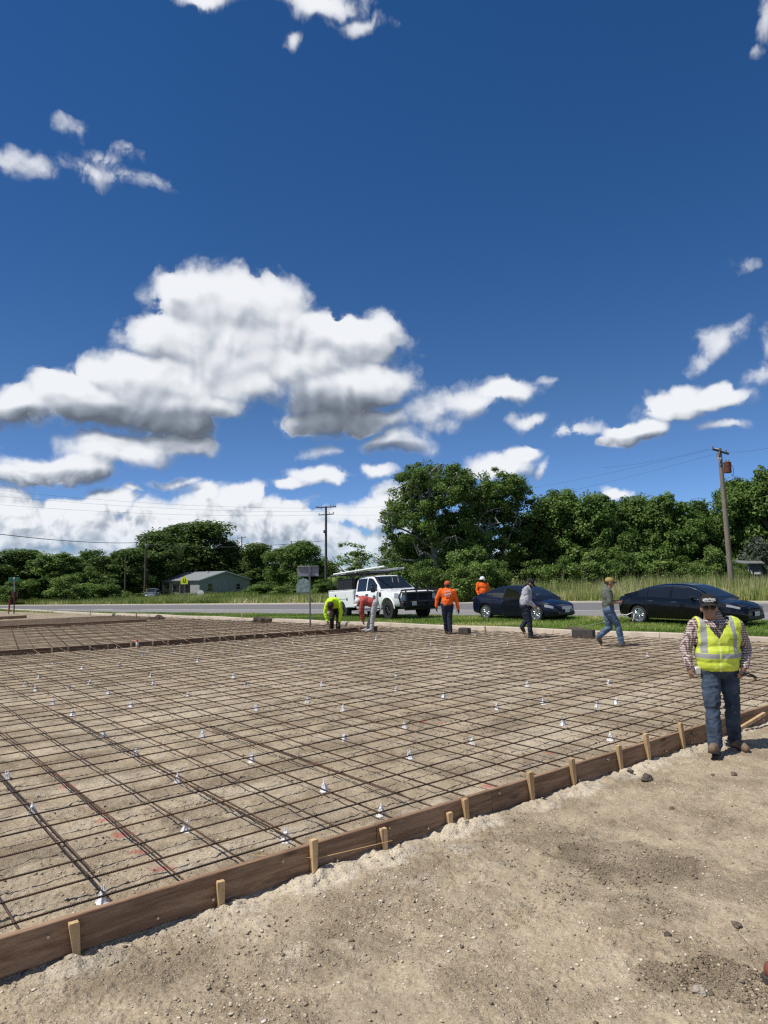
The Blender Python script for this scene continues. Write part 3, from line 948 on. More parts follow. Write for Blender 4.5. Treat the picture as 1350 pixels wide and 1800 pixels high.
mid, MA, MD, ML = far_form((0, 1144.5), (663, 1101), .14, .17, 6, 34, 'long middle line of dark form boards between the two steel grids', 6)
for i in range(int((ML - 1) / .62)):                           # tie rods leaning from the middle form
    x = .8 + i * .62 + random.uniform(-.1, .1)
    mb = MB(); mb.tube([(x, -.03, .13), (x + .16, -.32, .03)], .004, 5); mb.build('tie_rod', M_OLDSTAKE, mid, smooth=True)
far_form((0, 1101), (258, 1088.5), .12, .16, 3, 12, 'dark form board at the back of the left hand grid', 5)
far_form((0, 1084), (47, 1081.5), .16, .2, 1, 4, 'short raised form board in the far left corner of the site', 6, M_BOARD)

# ------------------------------------------------------------------ reinforcing steel
def rebar_mat_():
    m = bpy.data.materials.new('rusty_rebar'); m.use_nodes = True
    t = NT(m.node_tree); bs = m.node_tree.nodes['Principled BSDF']
    co = t.n('ShaderNodeTexCoord').outputs['Object']
    oi = t.n('ShaderNodeObjectInfo').outputs['Random']
    of = t.n('ShaderNodeCombineXYZ'); t.l(t.m('MULTIPLY', oi, 90), of.inputs[0]); t.l(t.m('MULTIPLY', oi, 31), of.inputs[1])
    p = t.vm('ADD', co, of.outputs[0])
    n1, _ = t.noise(p, 1.4, 5, .65); n2, _ = t.noise(p, 22, 4, .6)
    c = t.mix(t.step(n1, .38, .64), (.034, .025, .02), (.125, .064, .031))
    c = t.mix(t.step(n2, .5, .7, 0, .5), c, (.21, .12, .058))
    t.l(c, bs.inputs['Base Color']); bs.inputs['Roughness'].default_value = .62; bs.inputs['Metallic'].default_value = .35
    wv = t.n('ShaderNodeTexWave', wave_type='BANDS', bands_direction='X'); t.l(co, wv.inputs['Vector']); wv.inputs['Scale'].default_value = 26
    bn = t.n('ShaderNodeBump'); bn.inputs['Strength'].default_value = .7; bn.inputs['Distance'].default_value = .004
    t.l(wv.outputs[0], bn.inputs['Height']); t.l(bn.outputs[0], bs.inputs['Normal'])
    return m


M_BAR = rebar_mat_()
MAT_Z = .085
EFF = CAM_H - MAT_Z
G0 = Vector((-1.058 * EFF, 2.105 * EFF, 0)); GYAW = .684
GA, GB = .2105 * EFF, .2248 * EFF                 # spacing across / along
ga_dir = Vector((-math.sin(GYAW), math.cos(GYAW), 0)); gb_dir = Vector((math.cos(GYAW), math.sin(GYAW), 0))


def bar(root, P, r, ribs=False):
    """P: points in world; the object is turned so that local x runs along the bar"""
    P = [Vector(p) for p in P]; d = P[-1] - P[0]; ang = math.atan2(d.y, d.x)
    Mi = Matrix.Rotation(-ang, 4, 'Z') @ Matrix.Translation(-P[0])
    mb = MB(); mb.tube([Mi @ p for p in P], r, 6)
    if ribs:
        L = min(4.5, d.length)
        for k in range(int(L / .022)):
            x = .4 + k * .022
            mb.tube([(x - .003, math.sin(x * .9) * 0, 0), (x + .003, 0, 0)], r * 1.16, 6)
    ir = root.matrix_basis.inverted()
    o = mb.build('bar', M_BAR, root, smooth=True, ang=60)
    o.matrix_local = ir @ (Matrix.Translation(P[0]) @ Matrix.Rotation(ang, 4, 'Z'))
    return o


def clip_line(p, d, planes, tmin, tmax):
    for (n, c) in planes:            # keep n.x <= c
        dn = n.dot(d); k = c - n.dot(p)
        if abs(dn) < 1e-9: continue
        t = k / dn
        if dn > 0: tmax = min(tmax, t)
        else: tmin = max(tmin, t)
    return tmin, tmax


NK = Vector((QN.x, QN.y, 0))
MN = Vector((-MD.y, MD.x, 0))
mat_root = empty('rebar_grid', (0, 12, 0), 0, 'large rusty steel rebar grid laid out inside the near form boards', 'rebar grid')
planes = [(NK, KERB_Q - .45), (MN, MN.dot(MA) - .12), (-FN, -(FN.dot(fa) + .07))]


def wob(i, k, t, a=.008): return a * math.sin(t * .8 + i * 1.7 + k)


bars_A, bars_B = [], []
for i in range(0, 60):
    jit = random.uniform(-.05, .05) if i else .0
    p = G0 + ga_dir * (GA * i + jit) if i else G0 + ga_dir * .0
    d = gb_dir if i else FD
    if i == 0: p = Vector((fa.x, fa.y, 0)) + FN * .285; d = (FD + FN * .022).normalized()
    t0, t1 = clip_line(p, d, planes if i else planes[:2], -9, 40)
    if t1 - t0 < .6: continue
    t1 -= random.uniform(0, .15)
    n = 14 if i < 18 else 6
    P = []
    for k in range(n + 1):
        t = t0 + (t1 - t0) * k / n
        P.append(p + d * t + Vector((0, 0, MAT_Z + wob(i, 0, t, .008))) + Vector((-d.y, d.x, 0)) * wob(i, 2, t * .7, .014))
    bars_A.append(bar(mat_root, P, .0066 if i < 25 else .0074, ribs=(i == 0)))
for j in range(-30, 70):
    jit = random.uniform(-.06, .06)
    p = G0 + gb_dir * (GB * (j) + jit)
    t0, t1 = clip_line(p, ga_dir, planes, -30, 40)
    if t1 - t0 < .6: continue
    t0 -= .0
    n = 14
    P = [p + ga_dir * (t0 + (t1 - t0) * k / n) + Vector((0, 0, MAT_Z - .014 + wob(j, 1, k, .006))) + gb_dir * wob(j, 3, k * 1.1, .015) for k in range(n + 1)]
    bars_B.append(bar(mat_root, P, .0066))
    if j in (-1, 1, 2, 4, 7):                        # lapped bar lying alongside
        q0, q1 = t0 + random.uniform(.0, 1.5), t0 + random.uniform(4, 7)
        P = [p + gb_dir * .03 + ga_dir * (q0 + (q1 - q0) * k / 8) + Vector((0, 0, MAT_Z - .014)) for k in range(9)]
        bars_B.append(bar(mat_root, P, .0066))

M_TIE = pm('tie_wire', (.06, .05, .045), .5, .6)
mb = MB(); mb.tube([(-.022, -.012, .012), (.0, .0, .022), (.022, .012, .010)], .0022, 4); mb.tube([(-.012, .022, .010), (0, 0, .022), (.010, -.022, .008)], .0022, 4); mb.tube([(0, 0, .018), (.008, .012, .040)], .002, 4)
TIE = mb.mesh('tie_wire', M_TIE, False)
nt_ = 0; ir = mat_root.matrix_basis.inverted()
for a_ in range(1, 16):
    for b_ in range(-6, 24):
        p = G0 + ga_dir * (GA * a_) + gb_dir * (GB * b_)
        if (a_ + b_) % 2 or p.y > 9 or nt_ >= 150 or abs(p.x) > .62 * p.y + .3 or f_uv(p.x, p.y)[1] < .2: continue
        o = link('tie_wire', TIE, mat_root); o.matrix_local = ir @ (Matrix.Translation((p.x, p.y, MAT_Z)) @ Matrix.Rotation(random.uniform(0, 6), 4, 'Z')); nt_ += 1

# second grid behind the middle form
mat2 = empty('rebar_grid', (-8, 24, 0), 0, 'far rebar grid on grey dirt behind the middle form boards', 'rebar grid')
pl2 = [(NK, KERB_Q - .45), (-MN, -(MN.dot(MA) + .1)), (MN, MN.dot(MA) + 11.5)]
for i in range(28):
    p = MA + MN * (.3 + i * .40 + random.uniform(-.04, .04))
    t0, t1 = clip_line(p, MD, pl2, -9, 40)
    if t1 - t0 < .6: continue
    bar(mat2, [p + MD * (t0 + (t1 - t0) * k / 5) + Vector((0, 0, MAT_Z - TOPZ * 0 - p.z + wob(i, k, k * 2.0, .012))) for k in range(6)], .0085)
for j in range(-20, 40):
    p = MA + MD * (j * .42 + random.uniform(-.05, .05)); p = Vector((p.x, p.y, 0))
    t0, t1 = clip_line(p, MN, pl2, -9, 40)
    if t1 - t0 < .6: continue
    bar(mat2, [p + MN * (t0 + (t1 - t0) * k / 4) + Vector((0, 0, MAT_Z - .017)) for k in range(5)], .0085)
mat3 = empty('rebar_grid', (-17, 31, 0), 0, 'rebar grid in the far left bay before the road', 'rebar grid')
for i in range(12):
    p = MA + MN * (11.9 + i * .42)
    t0, t1 = clip_line(p, MD, pl2[:1], -9, 40)
    if t1 - t0 < .6: continue
    bar(mat3, [p + MD * (t0 + (t1 - t0) * k / 4) + Vector((0, 0, MAT_Z - p.z)) for k in range(5)], .009)

# ---- white plastic chairs that carry the bars
M_PLAS = pm('white_plastic', (.76, .77, .79), .45, var=.08, scale=20)
mb = MB()
mb.lathe([(.046, .0), (.046, .007), (.036, .010), (.026, .034), (.017, .060), (.019, .066), (.017, .074), (.010, .078)], 14)
for k in range(4):
    a = k * math.pi / 2 + .4
    c_, s_ = math.cos(a), math.sin(a)
    mb.tube([(c_ * .044, s_ * .044, .004), (c_ * .030, s_ * .030, .035), (c_ * .018, s_ * .018, .066)], [.006, .005, .0045], 6)
for k in range(2):
    a = k * math.pi + .2
    mb.tube([(math.cos(a) * .012, math.sin(a) * .012, .072), (math.cos(a) * .015, math.sin(a) * .015, .092), (math.cos(a) * .011, math.sin(a) * .011, .108)], [.007, .0055, .0035], 6)
CH = mb.mesh('rebar_chair', M_PLAS)
CH_PX = [(57, 1436), (180, 1586), (327, 1461), (503, 1483), (670, 1433), (182, 1294), (442, 1339), (570, 1391), (313, 1377), (355, 1298), (240, 1332), (605, 1301), (720, 1335),
         (450, 1249), (540, 1235), (603, 1252), (711, 1280), (830, 1311), (780, 1228), (697, 1215), (873, 1248), (927, 1207), (990, 1276), (955, 1239), (1050, 1242), (1083, 1236),
         (1070, 1203), (1073, 1303), (12, 1374), (93, 1240), (128, 1258), (410, 1192), (145, 1175), (62, 1215), (122, 1212), (190, 1222), (158, 1205), (230, 1243), (270, 1205), (210, 1170)]
LAB = {0: 'white bar chair near the left frame edge under a crossing of two bars', 1: 'white bar chair nearest the camera, against the inside of the front board at left',
       2: 'white bar chair second nearest the camera at left, left of the doubled bars', 3: 'white bar chair behind the board just left of the tall stake with the string',
       4: 'white bar chair just behind the board right of the string', 27: 'white bar chair squeezed behind the board left of the tall stakes by the walking man',
       22: 'tall white bar chair left of the man in the lime vest'}
pts = [gp(*q) for q in CH_PX]
R = random.Random(3)
tries = 0
while len(pts) < 100 and tries < 4000:
    tries += 1
    v = R.uniform(3.0, 15.5); u = R.uniform(-4, 17); x, y = f_xy(u, v)
    p = Vector((x, y, 0))
    if NK.dot(p) > KERB_Q - .7 or MN.dot(p) > MN.dot(MA) - .3: continue
    # on a bar crossing
    rel = p - G0; a_ = round(rel.dot(ga_dir) / GA); b_ = round(rel.dot(gb_dir) / GB)
    p = G0 + ga_dir * (GA * a_) + gb_dir * (GB * b_)
    if min((p - q).length for q in pts) < .75: continue
    pts.append(Vector((p.x, p.y, 0)))
for i, p in enumerate(pts):
    o = link('rebar_chair', CH, None, (p.x, p.y, float(pad_height(np.array(p.x), np.array(p.y))) - .004), (R.uniform(-.06, .06), R.uniform(-.06, .06), R.uniform(0, 6)))
    o.scale = (.9, .9, .92) if i < 40 else (.8, .8, .85)
    tag(o, LAB.get(i, 'white plastic bar chair standing on the dirt and holding up the rebar grid'), 'rebar chair', 'white plastic chairs under the rebar grid')

# red capped bottle on the middle form
p = gp(241, 1139)
mb = MB(); mb.lathe([(.035, 0), (.035, .13), (.03, .15)], 12); o = mb.build('paint_can', pm('can_white', (.7, .68, .66), .4), loc=(p.x, p.y, .02))
tag(o, 'white paint can with a red cap standing by the middle form', 'paint can')
mb = MB(); mb.lathe([(.03, .151), (.034, .153), (.034, .2), (.028, .21)], 12); mb.build('can_cap', pm('cap_red', (.6, .06, .04), .4), o)

# grey blocks leaning on the kerb, spoil heaps on the verge
M_BLOCK = pm('block_grey', (.060, .055, .051), .95, var=.2, scale=9, bump=.4)
for (px, py, w_, h_, lab) in ((817, 1115, .33, .19, 'dark grey concrete block at the kerb beside the man in orange walking away'), (1026, 1122, .60, .24, 'long dark grey concrete block at the kerb between the two dark cars')):
    p = gp(px, py)
    mb = MB(); mb.box((0, 0, h_ / 2), (w_, .2, h_), bev=.012); mb.box((0, 0, h_ + .003), (w_ * .8, .12, .006), bev=.002)
    o = mb.build('concrete_block', M_BLOCK, smooth=False, loc=(p.x, p.y, 0.0), rot=(0, 0, math.atan2(DR.y, -(-DR.x)) * 0 - .66)); tag(o, lab, 'concrete block')
M_SPOIL = pm('spoil_soil', (.085, .066, .05), 1, var=.4, scale=12, bump=.7, bscale=30)
for k, (px, py, s, lab) in enumerate(((277, 1089, .38, 'small heap of dark soil on the grass behind the far grid at left'), (462, 1094, .5, 'heap of dark soil on the verge left of the grey sign'), (1010, 1113, .35, 'dark clods of soil on the verge above the long grey block'))):
    p = on_ground(px, py)
    mb = MB(); mb.ell((0, 0, 0), (s, s * .6, s * .38), None, 20, 10)
    for i, v in enumerate(mb.v):
        kk = 1 + 1.1 * float(fbm(np.array(v[0] * 5 + k * 9), np.array(v[1] * 5 + v[2] * 4), 4, 7 + k)); mb.v[i] = (v[0] * kk, v[1] * kk, max(-.05, v[2] * kk))
    o = mb.build('soil_heap', M_SPOIL, smooth=False, loc=p); tag(o, lab, 'soil heap')
# survey pegs along the verge
PEGS = [(158, 1082, 9, 'left'), (425, 1092, 13, ''), (595, 1097, 12, ''), (692, 1101, 8, ''), (750, 1104, 9, ''), (853, 1112, 11, ''), (1130, 1120, 8, ''), (1215, 1122, 9, ''), (240, 1086, 8, '')]
PEG_L = ['leftmost pale peg at the kerb corner beyond the far left bay', 'pale peg behind the soil heap left of the grey sign', 'pale peg in the grass between the grey sign and the stooping lime worker', 'pale peg in front of the white truck front wheel', 'pale double peg below the truck grille guard', "pale peg by the grey man's rear boot", 'pale peg on the kerb behind the striding man', "pale peg left of the lime vest man's shoulder", 'small pale peg right of the leftmost one by the far grid']
for (px, py, hp, _), lab in zip(PEGS, PEG_L):
    p = on_ground(px, py); h = hp * p.y / F_PX
    mb = MB(); mb.box((0, 0, h / 2 - .05), (.05, .04, h + .1), .7, bev=.004)
    o = mb.build('survey_peg', M_OLDSTAKE, smooth=False, loc=(p.x, p.y, max(p.z, 0)), rot=(random.uniform(-.08, .08), random.uniform(-.1, .1), 0))
    tag(o, lab, 'peg', 'wooden pegs along the verge')

# ------------------------------------------------------------------ vegetation
def leaf_material(name, stops, trans=.34):
    m = tone_material(name, stops, .55, 'tone', trans)
    t = NT(m.node_tree)
    return m


M_LEAF_D = leaf_material('leaf_dark_shaded', [(0, (0.037, 0.069, 0.016)), (.45, (0.083, 0.139, 0.029)), (.8, (0.132, 0.206, 0.048)), (1, (0.213, 0.278, 0.081))])  # darker green, with the left trees' shadow side put into the colour
M_LEAF_M = leaf_material('leaf_mid', [(0, (0.049, 0.090, 0.018)), (.45, (0.107, 0.184, 0.037)), (.8, (0.170, 0.262, 0.060)), (1, (0.262, 0.347, 0.105))])
M_LEAF_L = leaf_material('leaf_light', [(0, (0.060, 0.101, 0.023)), (.45, (0.139, 0.225, 0.048)), (.8, (0.212, 0.309, 0.079)), (1, (0.304, 0.396, 0.132))])
M_LEAF_S = leaf_material('leaf_silver', [(0, (0.036, 0.054, 0.030)), (.5, (0.102, 0.138, 0.090)), (1, (0.240, 0.282, 0.210))])
M_BARK = pm('bark', (.10, .08, .062), .95, var=.35, scale=7, bump=.5, bscale=25, stretch=(1, 1, .3))
M_PALE = pm('pale_bark', (.27, .25, .22), .9, var=.25, scale=5, bump=.4, bscale=25)


def leaves(clumps, per, size, R, flat=.75):
    """clumps: (n,4) centre+radius. returns V,F,tone"""
    n = len(clumps) * per
    ci = np.repeat(np.arange(len(clumps)), per)
    d = R.normal(size=(n, 3)); d /= np.linalg.norm(d, axis=1)[:, None]
    rr = R.random(n) ** .45
    pos = clumps[ci, :3] + d * (rr * clumps[ci, 3])[:, None] * np.array([1, 1, flat])
    nrm = d * .8 + R.normal(size=(n, 3)) * .6 + np.array([0, 0, .75])
    nrm /= np.linalg.norm(nrm, axis=1)[:, None]
    a = np.cross(nrm, R.normal(size=(n, 3))); a /= np.linalg.norm(a, axis=1)[:, None]
    b = np.cross(nrm, a)
    s = size * R.uniform(.6, 1.3, n)[:, None]
    V = np.stack([pos - a * s, pos - b * s * .55, pos + a * s, pos + b * s * .55 + nrm * s * .15], 1).reshape(-1, 3)
    F_ = np.arange(n * 4).reshape(-1, 4)
    ct = R.uniform(.25, .75, len(clumps))
    tone = np.clip(ct[ci] + R.normal(0, .16, n), 0, 1)
    return V, F_, np.repeat(tone, 4)


def crown_clumps(lobes, n, rc, R, low=0.0):
    """scatter clumps over the shells of a few lobes"""
    vol = np.array([l[3] * l[4] for l in lobes]); vol = vol / vol.sum()
    out = []
    while len(out) < n:
        l = lobes[R.choice(len(lobes), p=vol)]
        d = R.normal(size=3); d /= np.linalg.norm(d)
        if d[2] < -.55: continue
        k = R.uniform(.62, 1.0) if R.random() < .8 else R.uniform(.2, .6)
        p = np.array(l[:3]) + d * k * np.array([l[3], l[3], l[4]])
        if p[2] < low: continue
        out.append([*p, rc * R.uniform(.55, 1.25)])
    return np.array(out)


def limb(mb, p0, p1, r0, r1, R, n=6, bend=.12, mi=0):
    p0, p1 = np.array(p0, float), np.array(p1, float); L = np.linalg.norm(p1 - p0)
    off = R.normal(size=(2, 3)) * L * bend
    P = []
    for k in range(n + 1):
        t = k / n; P.append(p0 + (p1 - p0) * t + off[0] * math.sin(math.pi * t) + off[1] * math.sin(2 * math.pi * t) * .5)
    mb.tube(P, [r0 + (r1 - r0) * k / n for k in range(n + 1)], 7, mi)
    return P


def tree_template(seed, H=8.0, W=6.5, nl=7, ncl=120, per=150, rc=.85, leaf=.135, low=.3, trunk_h=.3, trunks=1):
    R = np.random.default_rng(seed)
    lobes = []
    for i in range(nl):
        a = R.uniform(0, 6.28); rr = W * .30 * R.random() ** .5
        hz = R.uniform(.38, .82)
        lobes.append((rr * math.cos(a) * (1.25 - hz * .5), rr * math.sin(a) * (1.25 - hz * .5), H * hz, W * R.uniform(.17, .28), H * R.uniform(.12, .18)))
    lobes.append((R.normal() * .3, R.normal() * .3, H * .84, W * .22, H * .15))
    lobes.append((R.normal() * .4, R.normal() * .4, H * .44, W * .38, H * .30)); lobes.append((R.normal() * .4, R.normal() * .4, H * .22, W * .34, H * .2))
    cl = crown_clumps(lobes, ncl, rc, R, low)
    V, F_, tone = leaves(cl, per, leaf, R)
    z = V[:, 2]
    me = ('crown', V, F_, tone)
    mb = MB(); tops = []
    for k in range(trunks):
        b = np.array([R.normal() * .25 * (trunks > 1), R.normal() * .25 * (trunks > 1), -.3])
        t = np.array([R.normal() * .4, R.normal() * .4, H * trunk_h])
        limb(mb, b, t, .2, .15, R, 5, .04)
        for j in range(6):
            l = lobes[j % len(lobes)]
            e = np.array([l[0], l[1], l[2] + l[4] * .3])
            P = limb(mb, t - (t - b) * R.uniform(0, .3), e, .11, .03, R, 6, .1)
            for q in range(3):
                c = cl[R.integers(len(cl))]
                m_ = P[R.integers(2, 6)]
                if np.linalg.norm(c[:3] - m_) < W * .35: limb(mb, m_, c[:3], .045, .012, R, 4, .1)
    return V, F_, tone, mb


def make_tree(name, seed, leafmat, barkmat, label, cat='tree', group=None, **kw):
    V, F_, tone, mb = tree_template(seed, **kw)
    root = empty(name, (0, 0, 0), 0, label, cat, group)
    link('crown', mesh_np('crown', V, F_, [leafmat], False, {'tone': tone}), root)
    mb.build('trunk', barkmat, root)
    return root


TREES = {
    'a': make_tree('broadleaf_tree', 11, M_LEAF_D, M_BARK, '', H=8, W=7, ncl=230, per=160, rc=.8),
    'b': make_tree('broadleaf_tree', 12, M_LEAF_M, M_BARK, '', H=8, W=7.5, nl=8, ncl=240, per=160, rc=.85),
    'c': make_tree('broadleaf_tree', 13, M_LEAF_D, M_BARK, '', H=8, W=6.5, nl=6, ncl=220, per=160, rc=.9, trunks=2),
    'd': make_tree('broadleaf_tree', 14, M_LEAF_M, M_BARK, '', H=8, W=7, nl=9, ncl=230, per=160, rc=.75, trunks=2),
    's': make_tree('thin_tree', 15, M_LEAF_L, M_BARK, '', H=8, W=6, nl=6, ncl=42, per=46, rc=.55, leaf=.15, low=2.5),
    'h': make_tree('bush', 16, M_LEAF_L, M_BARK, '', H=4, W=5, nl=6, ncl=90, per=120, rc=.6, leaf=.11, low=.15, trunk_h=.15, trunks=3),
    'i': make_tree('bush', 17, M_LEAF_M, M_BARK, '', H=4, W=5.5, nl=5, ncl=90, per=120, rc=.6, leaf=.11, low=.15, trunk_h=.15, trunks=3),
    'v': make_tree('bush', 18, M_LEAF_S, M_BARK, '', H=4, W=4.5, nl=5, ncl=100, per=90, rc=.5, leaf=.11, low=.1, trunk_h=.15, trunks=2),
}
used = set()
CMAP = {r: list(r.children) for r in TREES.values()}
HT = dict(a=8, b=8, c=8, d=8, s=8, h=4, i=4, v=4); WD = {}
for k_, r_o in TREES.items():
    me = [c for c in r_o.children if c.name.startswith('crown')][0].data
    co = np.empty(len(me.vertices) * 3, np.float32); me.vertices.foreach_get('co', co); co = co.reshape(-1, 3)
    HT[k_] = float(np.percentile(co[:, 2], 99.7)); WD[k_] = float(np.percentile(np.abs(co[:, :2]), 98.5))


def plant(kind, px, ytop, hw, dep, label, group, name=None, zb=None):
    """a tree whose top shows at (px, ytop) at the distance dep and whose crown is hw picture pixels to each side"""
    top = dp(px, ytop, dep)
    z0 = float(tz(top.x, top.y)) if zb is None else zb
    src = TREES[kind]
    o = src if kind not in used else copy_tree(src, None, CMAP)
    used.add(kind)
    sz = max(.2, (top.z - z0)) / HT[kind]
    sx = hw * dep / F_PX / WD[kind]
    o.location = (top.x, top.y, z0); o.rotation_euler = (0, 0, random.uniform(0, 6.28)); o.scale = (sx, sx, sz)
    tag(o, label, 'tree' if kind in 'abcds' else 'bush', group)
    return o


GL = 'trees of the left hand tree line'
for (k, x, y, hw, d, lab) in [
    ('a', -30, 972, 62, 106, 'dark tree at the far left end of the left tree line'),
    ('c', 45, 968, 54, 110, 'dark tree behind the green street name sign'),
    ('d', 108, 974, 52, 99, 'paler green bushy tree bulging forward of the left tree line'),
    ('a', 165, 969, 50, 112, 'dark tree right of the paler bulging tree'),
    ('c', 212, 966, 46, 108, 'dark tree behind the thin bare pole at left'),
    ('a', 268, 940, 48, 120, 'dark tree directly behind the pole with the lamp and the silver car'),
    ('c', 322, 919, 74, 132, 'tallest domed dark tree of the left line, rising behind the grey house'),
    ('a', 392, 952, 48, 135, 'dark tree behind the right eave of the grey house'),
    ('c', 448, 957, 42, 132, 'dark tree right of the grey house with a pole top showing above it'),
    ('b', 492, 966, 34, 118, 'mid green tree left of the grey sign back'),
    ('b', 537, 952, 46, 96, 'light green tree rising behind the grey sign back'),
    ('s', 612, 953, 42, 84, 'thin see-through tree between the tall pole and the white truck')]:
    plant(k, x, y, hw, d, lab, GL)
GB_ = 'bushes of the left hand tree line'
for (k, x, y, hw, d, lab) in [
    ('i', 20, 1020, 40, 96, 'low bush at the foot of the trees by the street name sign'), ('h', 128, 1012, 36, 92, 'light bush under the paler bulging tree'),
    ('i', 190, 1018, 40, 100, 'dark bush between the bulging tree and the bare pole'), ('h', 242, 1043, 14, 98, 'small yellow-green shrub beside the silver car'),
    ('i', 470, 1022, 36, 104, 'bush right of the grey house at the edge of the trees'), ('h', 508, 1030, 30, 88, 'bush at the foot of the light green tree by the sign'),
    ('i', 568, 1018, 30, 80, 'bush behind the tail of the white truck'), ('i', 640, 1002, 34, 88, 'bush seen under the pipe on the truck rack'), ('i', 672, 988, 40, 66, 'bush right of the truck pipe end at the foot of the tall tree'), ('i', 606, 1014, 36, 92, 'low bush behind the truck toolbox'), ('i', 690, 1000, 60, 84, 'shadowed bush deep between the truck and the tall tree'),
    ('i', 80, 1030, 46, 112, 'shadowed bush in the dark gap left of the bulging tree'), ('i', 380, 1020, 60, 138, 'shadowed bush filling the gap behind the house roof'), ('i', 280, 1025, 40, 134, 'shadowed bush behind the left end of the house')]:
    plant(k, x, y, hw, d, lab, GB_)
GR = 'trees of the right hand wood'
for (k, x, y, hw, d, lab) in [
    ('c', 735, 940, 60, 74, 'dark tree half hidden behind the tallest pale limbed tree'), ('c', 815, 930, 60, 76, 'dark tree between the two tall pale limbed trees'), ('c', 938, 905, 58, 66, 'dark shaded tree just right of the tall pale limbed trees'),
    ('b', 985, 865, 62, 62, 'rounded green tree starting the right hand wood, behind the blue sedan bonnet'),
    ('d', 1050, 872, 58, 60, 'green tree above the man in the yellow cap'),
    ('b', 1112, 876, 54, 63, 'green tree above the roof of the black sedan'),
    ('d', 1168, 872, 58, 61, 'green tree left of the leaning pole, second from it'),
    ('a', 1226, 884, 46, 66, 'dark green tree in the dip just left of the leaning pole'),
    ('b', 1285, 846, 54, 62, 'tall green tree directly behind the leaning pole'),
    ('d', 1345, 828, 66, 58, 'tallest tree of the right hand wood at the right frame edge'),
    ('b', 1420, 840, 70, 60, 'tree cut by the right edge of the picture'),
    ('c', 1010, 905, 50, 70, 'dark tree deep in the wood behind the rounded green tree'), ('c', 1140, 905, 60, 72, 'dark tree deep in the wood above the black sedan')]:
    plant(k, x, y, hw, d, lab, GR)
GRB = 'bushes along the foot of the right hand wood'
for (k, x, y, hw, d, lab) in [
    ('i', 700, 975, 36, 50, 'bush at the left foot of the tall pale limbed tree'), ('i', 748, 985, 40, 49, 'dark bush behind the bonnet of the white truck'),
    ('h', 828, 962, 46, 48, 'light green rounded bush behind the two men in orange'), ('i', 880, 985, 36, 50, 'dark bush left of the blue sedan windscreen'),
    ('i', 935, 985, 40, 58, 'shaded bush under the dark tree'), ('i', 985, 978, 44, 54, 'bush above the bonnet of the blue sedan'),
    ('h', 1040, 965, 40, 53, 'bush behind the man in the yellow cap'), ('i', 1092, 970, 42, 54, 'bush above the boot of the black sedan'),
    ('h', 1150, 965, 44, 55, 'bush above the roof of the black sedan'), ('i', 1205, 978, 40, 54, 'bush left of the foot of the leaning pole'),
    ('h', 1258, 960, 34, 56, 'green bush just left of the leaning pole'), ('i', 1306, 990, 20, 48.6, 'low bush hiding most of the small shed'), ('v', 1335, 945, 34, 51, 'silvery leaved bush right of the leaning pole'), ('i', 1390, 970, 40, 50, 'bush at the right frame edge below the tall tree')]:
    plant(k, x, y, hw, d, lab, GRB)

# ---- the two tall trees with pale limbs in the middle
def tall_tree(dep, lobes_px, limbs_px, seed, label, ncl, per, base_px, leafmat, rc=.60, leaf=.105):
    R = np.random.default_rng(seed)
    b = dp(*base_px, dep); z0 = float(tz(b.x, b.y))
    root = empty('tall_tree', (b.x, b.y, z0), 0, label, 'tree', 'tall trees with pale limbs')
    k = dep / F_PX
    lobes = []
    for (x, y, rx, ry) in lobes_px:
        c = dp(x, y, dep) - Vector((b.x, b.y, z0))
        lobes.append((c.x, R.uniform(-1, 1) * rx * k * .7, c.z, rx * k, ry * k))
    cl = crown_clumps(lobes, ncl, rc, R, .3)
    V, F_, tone = leaves(cl, per, leaf, R, .7)
    link('crown', mesh_np('crown', V, F_, [leafmat], False, {'tone': tone}), root)
    mb = MB()
    tops = []
    for pl, r0, r1, yo in limbs_px:
        P = [dp(x, y, dep) - Vector((b.x, b.y, z0)) + Vector((0, .85 * yo * (0.3 + .7 * i / max(1, len(pl) - 1)), 0)) for i, (x, y) in enumerate(pl)]
        n = len(P); rs = [r0 + (r1 - r0) * i / (n - 1) for i in range(n)]
        # smooth the path
        Q, rq_ = [], []
        for i in range(n - 1):
            for s_ in range(4):
                t = s_ / 4
                p0, p1, p2, p3 = P[max(i - 1, 0)], P[i], P[i + 1], P[min(i + 2, n - 1)]
                Q.append(.5 * ((2 * p1) + (p2 - p0) * t + (2 * p0 - 5 * p1 + 4 * p2 - p3) * t * t + (3 * p1 - p0 - 3 * p2 + p3) * t ** 3)); rq_.append(rs[i] + (rs[i + 1] - rs[i]) * t)
        Q.append(P[-1]); rq_.append(rs[-1])
        mb.tube(Q, rq_, 7)
        for q in range(7):                          # twigs
            m_ = Q[R.integers(len(Q) // 3, len(Q))]
            dist = np.linalg.norm(cl[:, :3] - np.array(m_), axis=1); c = cl[np.argsort(dist)[R.integers(1, 9)]]
            limb(mb, m_, c[:3], .04, .01, R, 4, .12)
    mb.build('trunk', M_PALE, root)
    return root


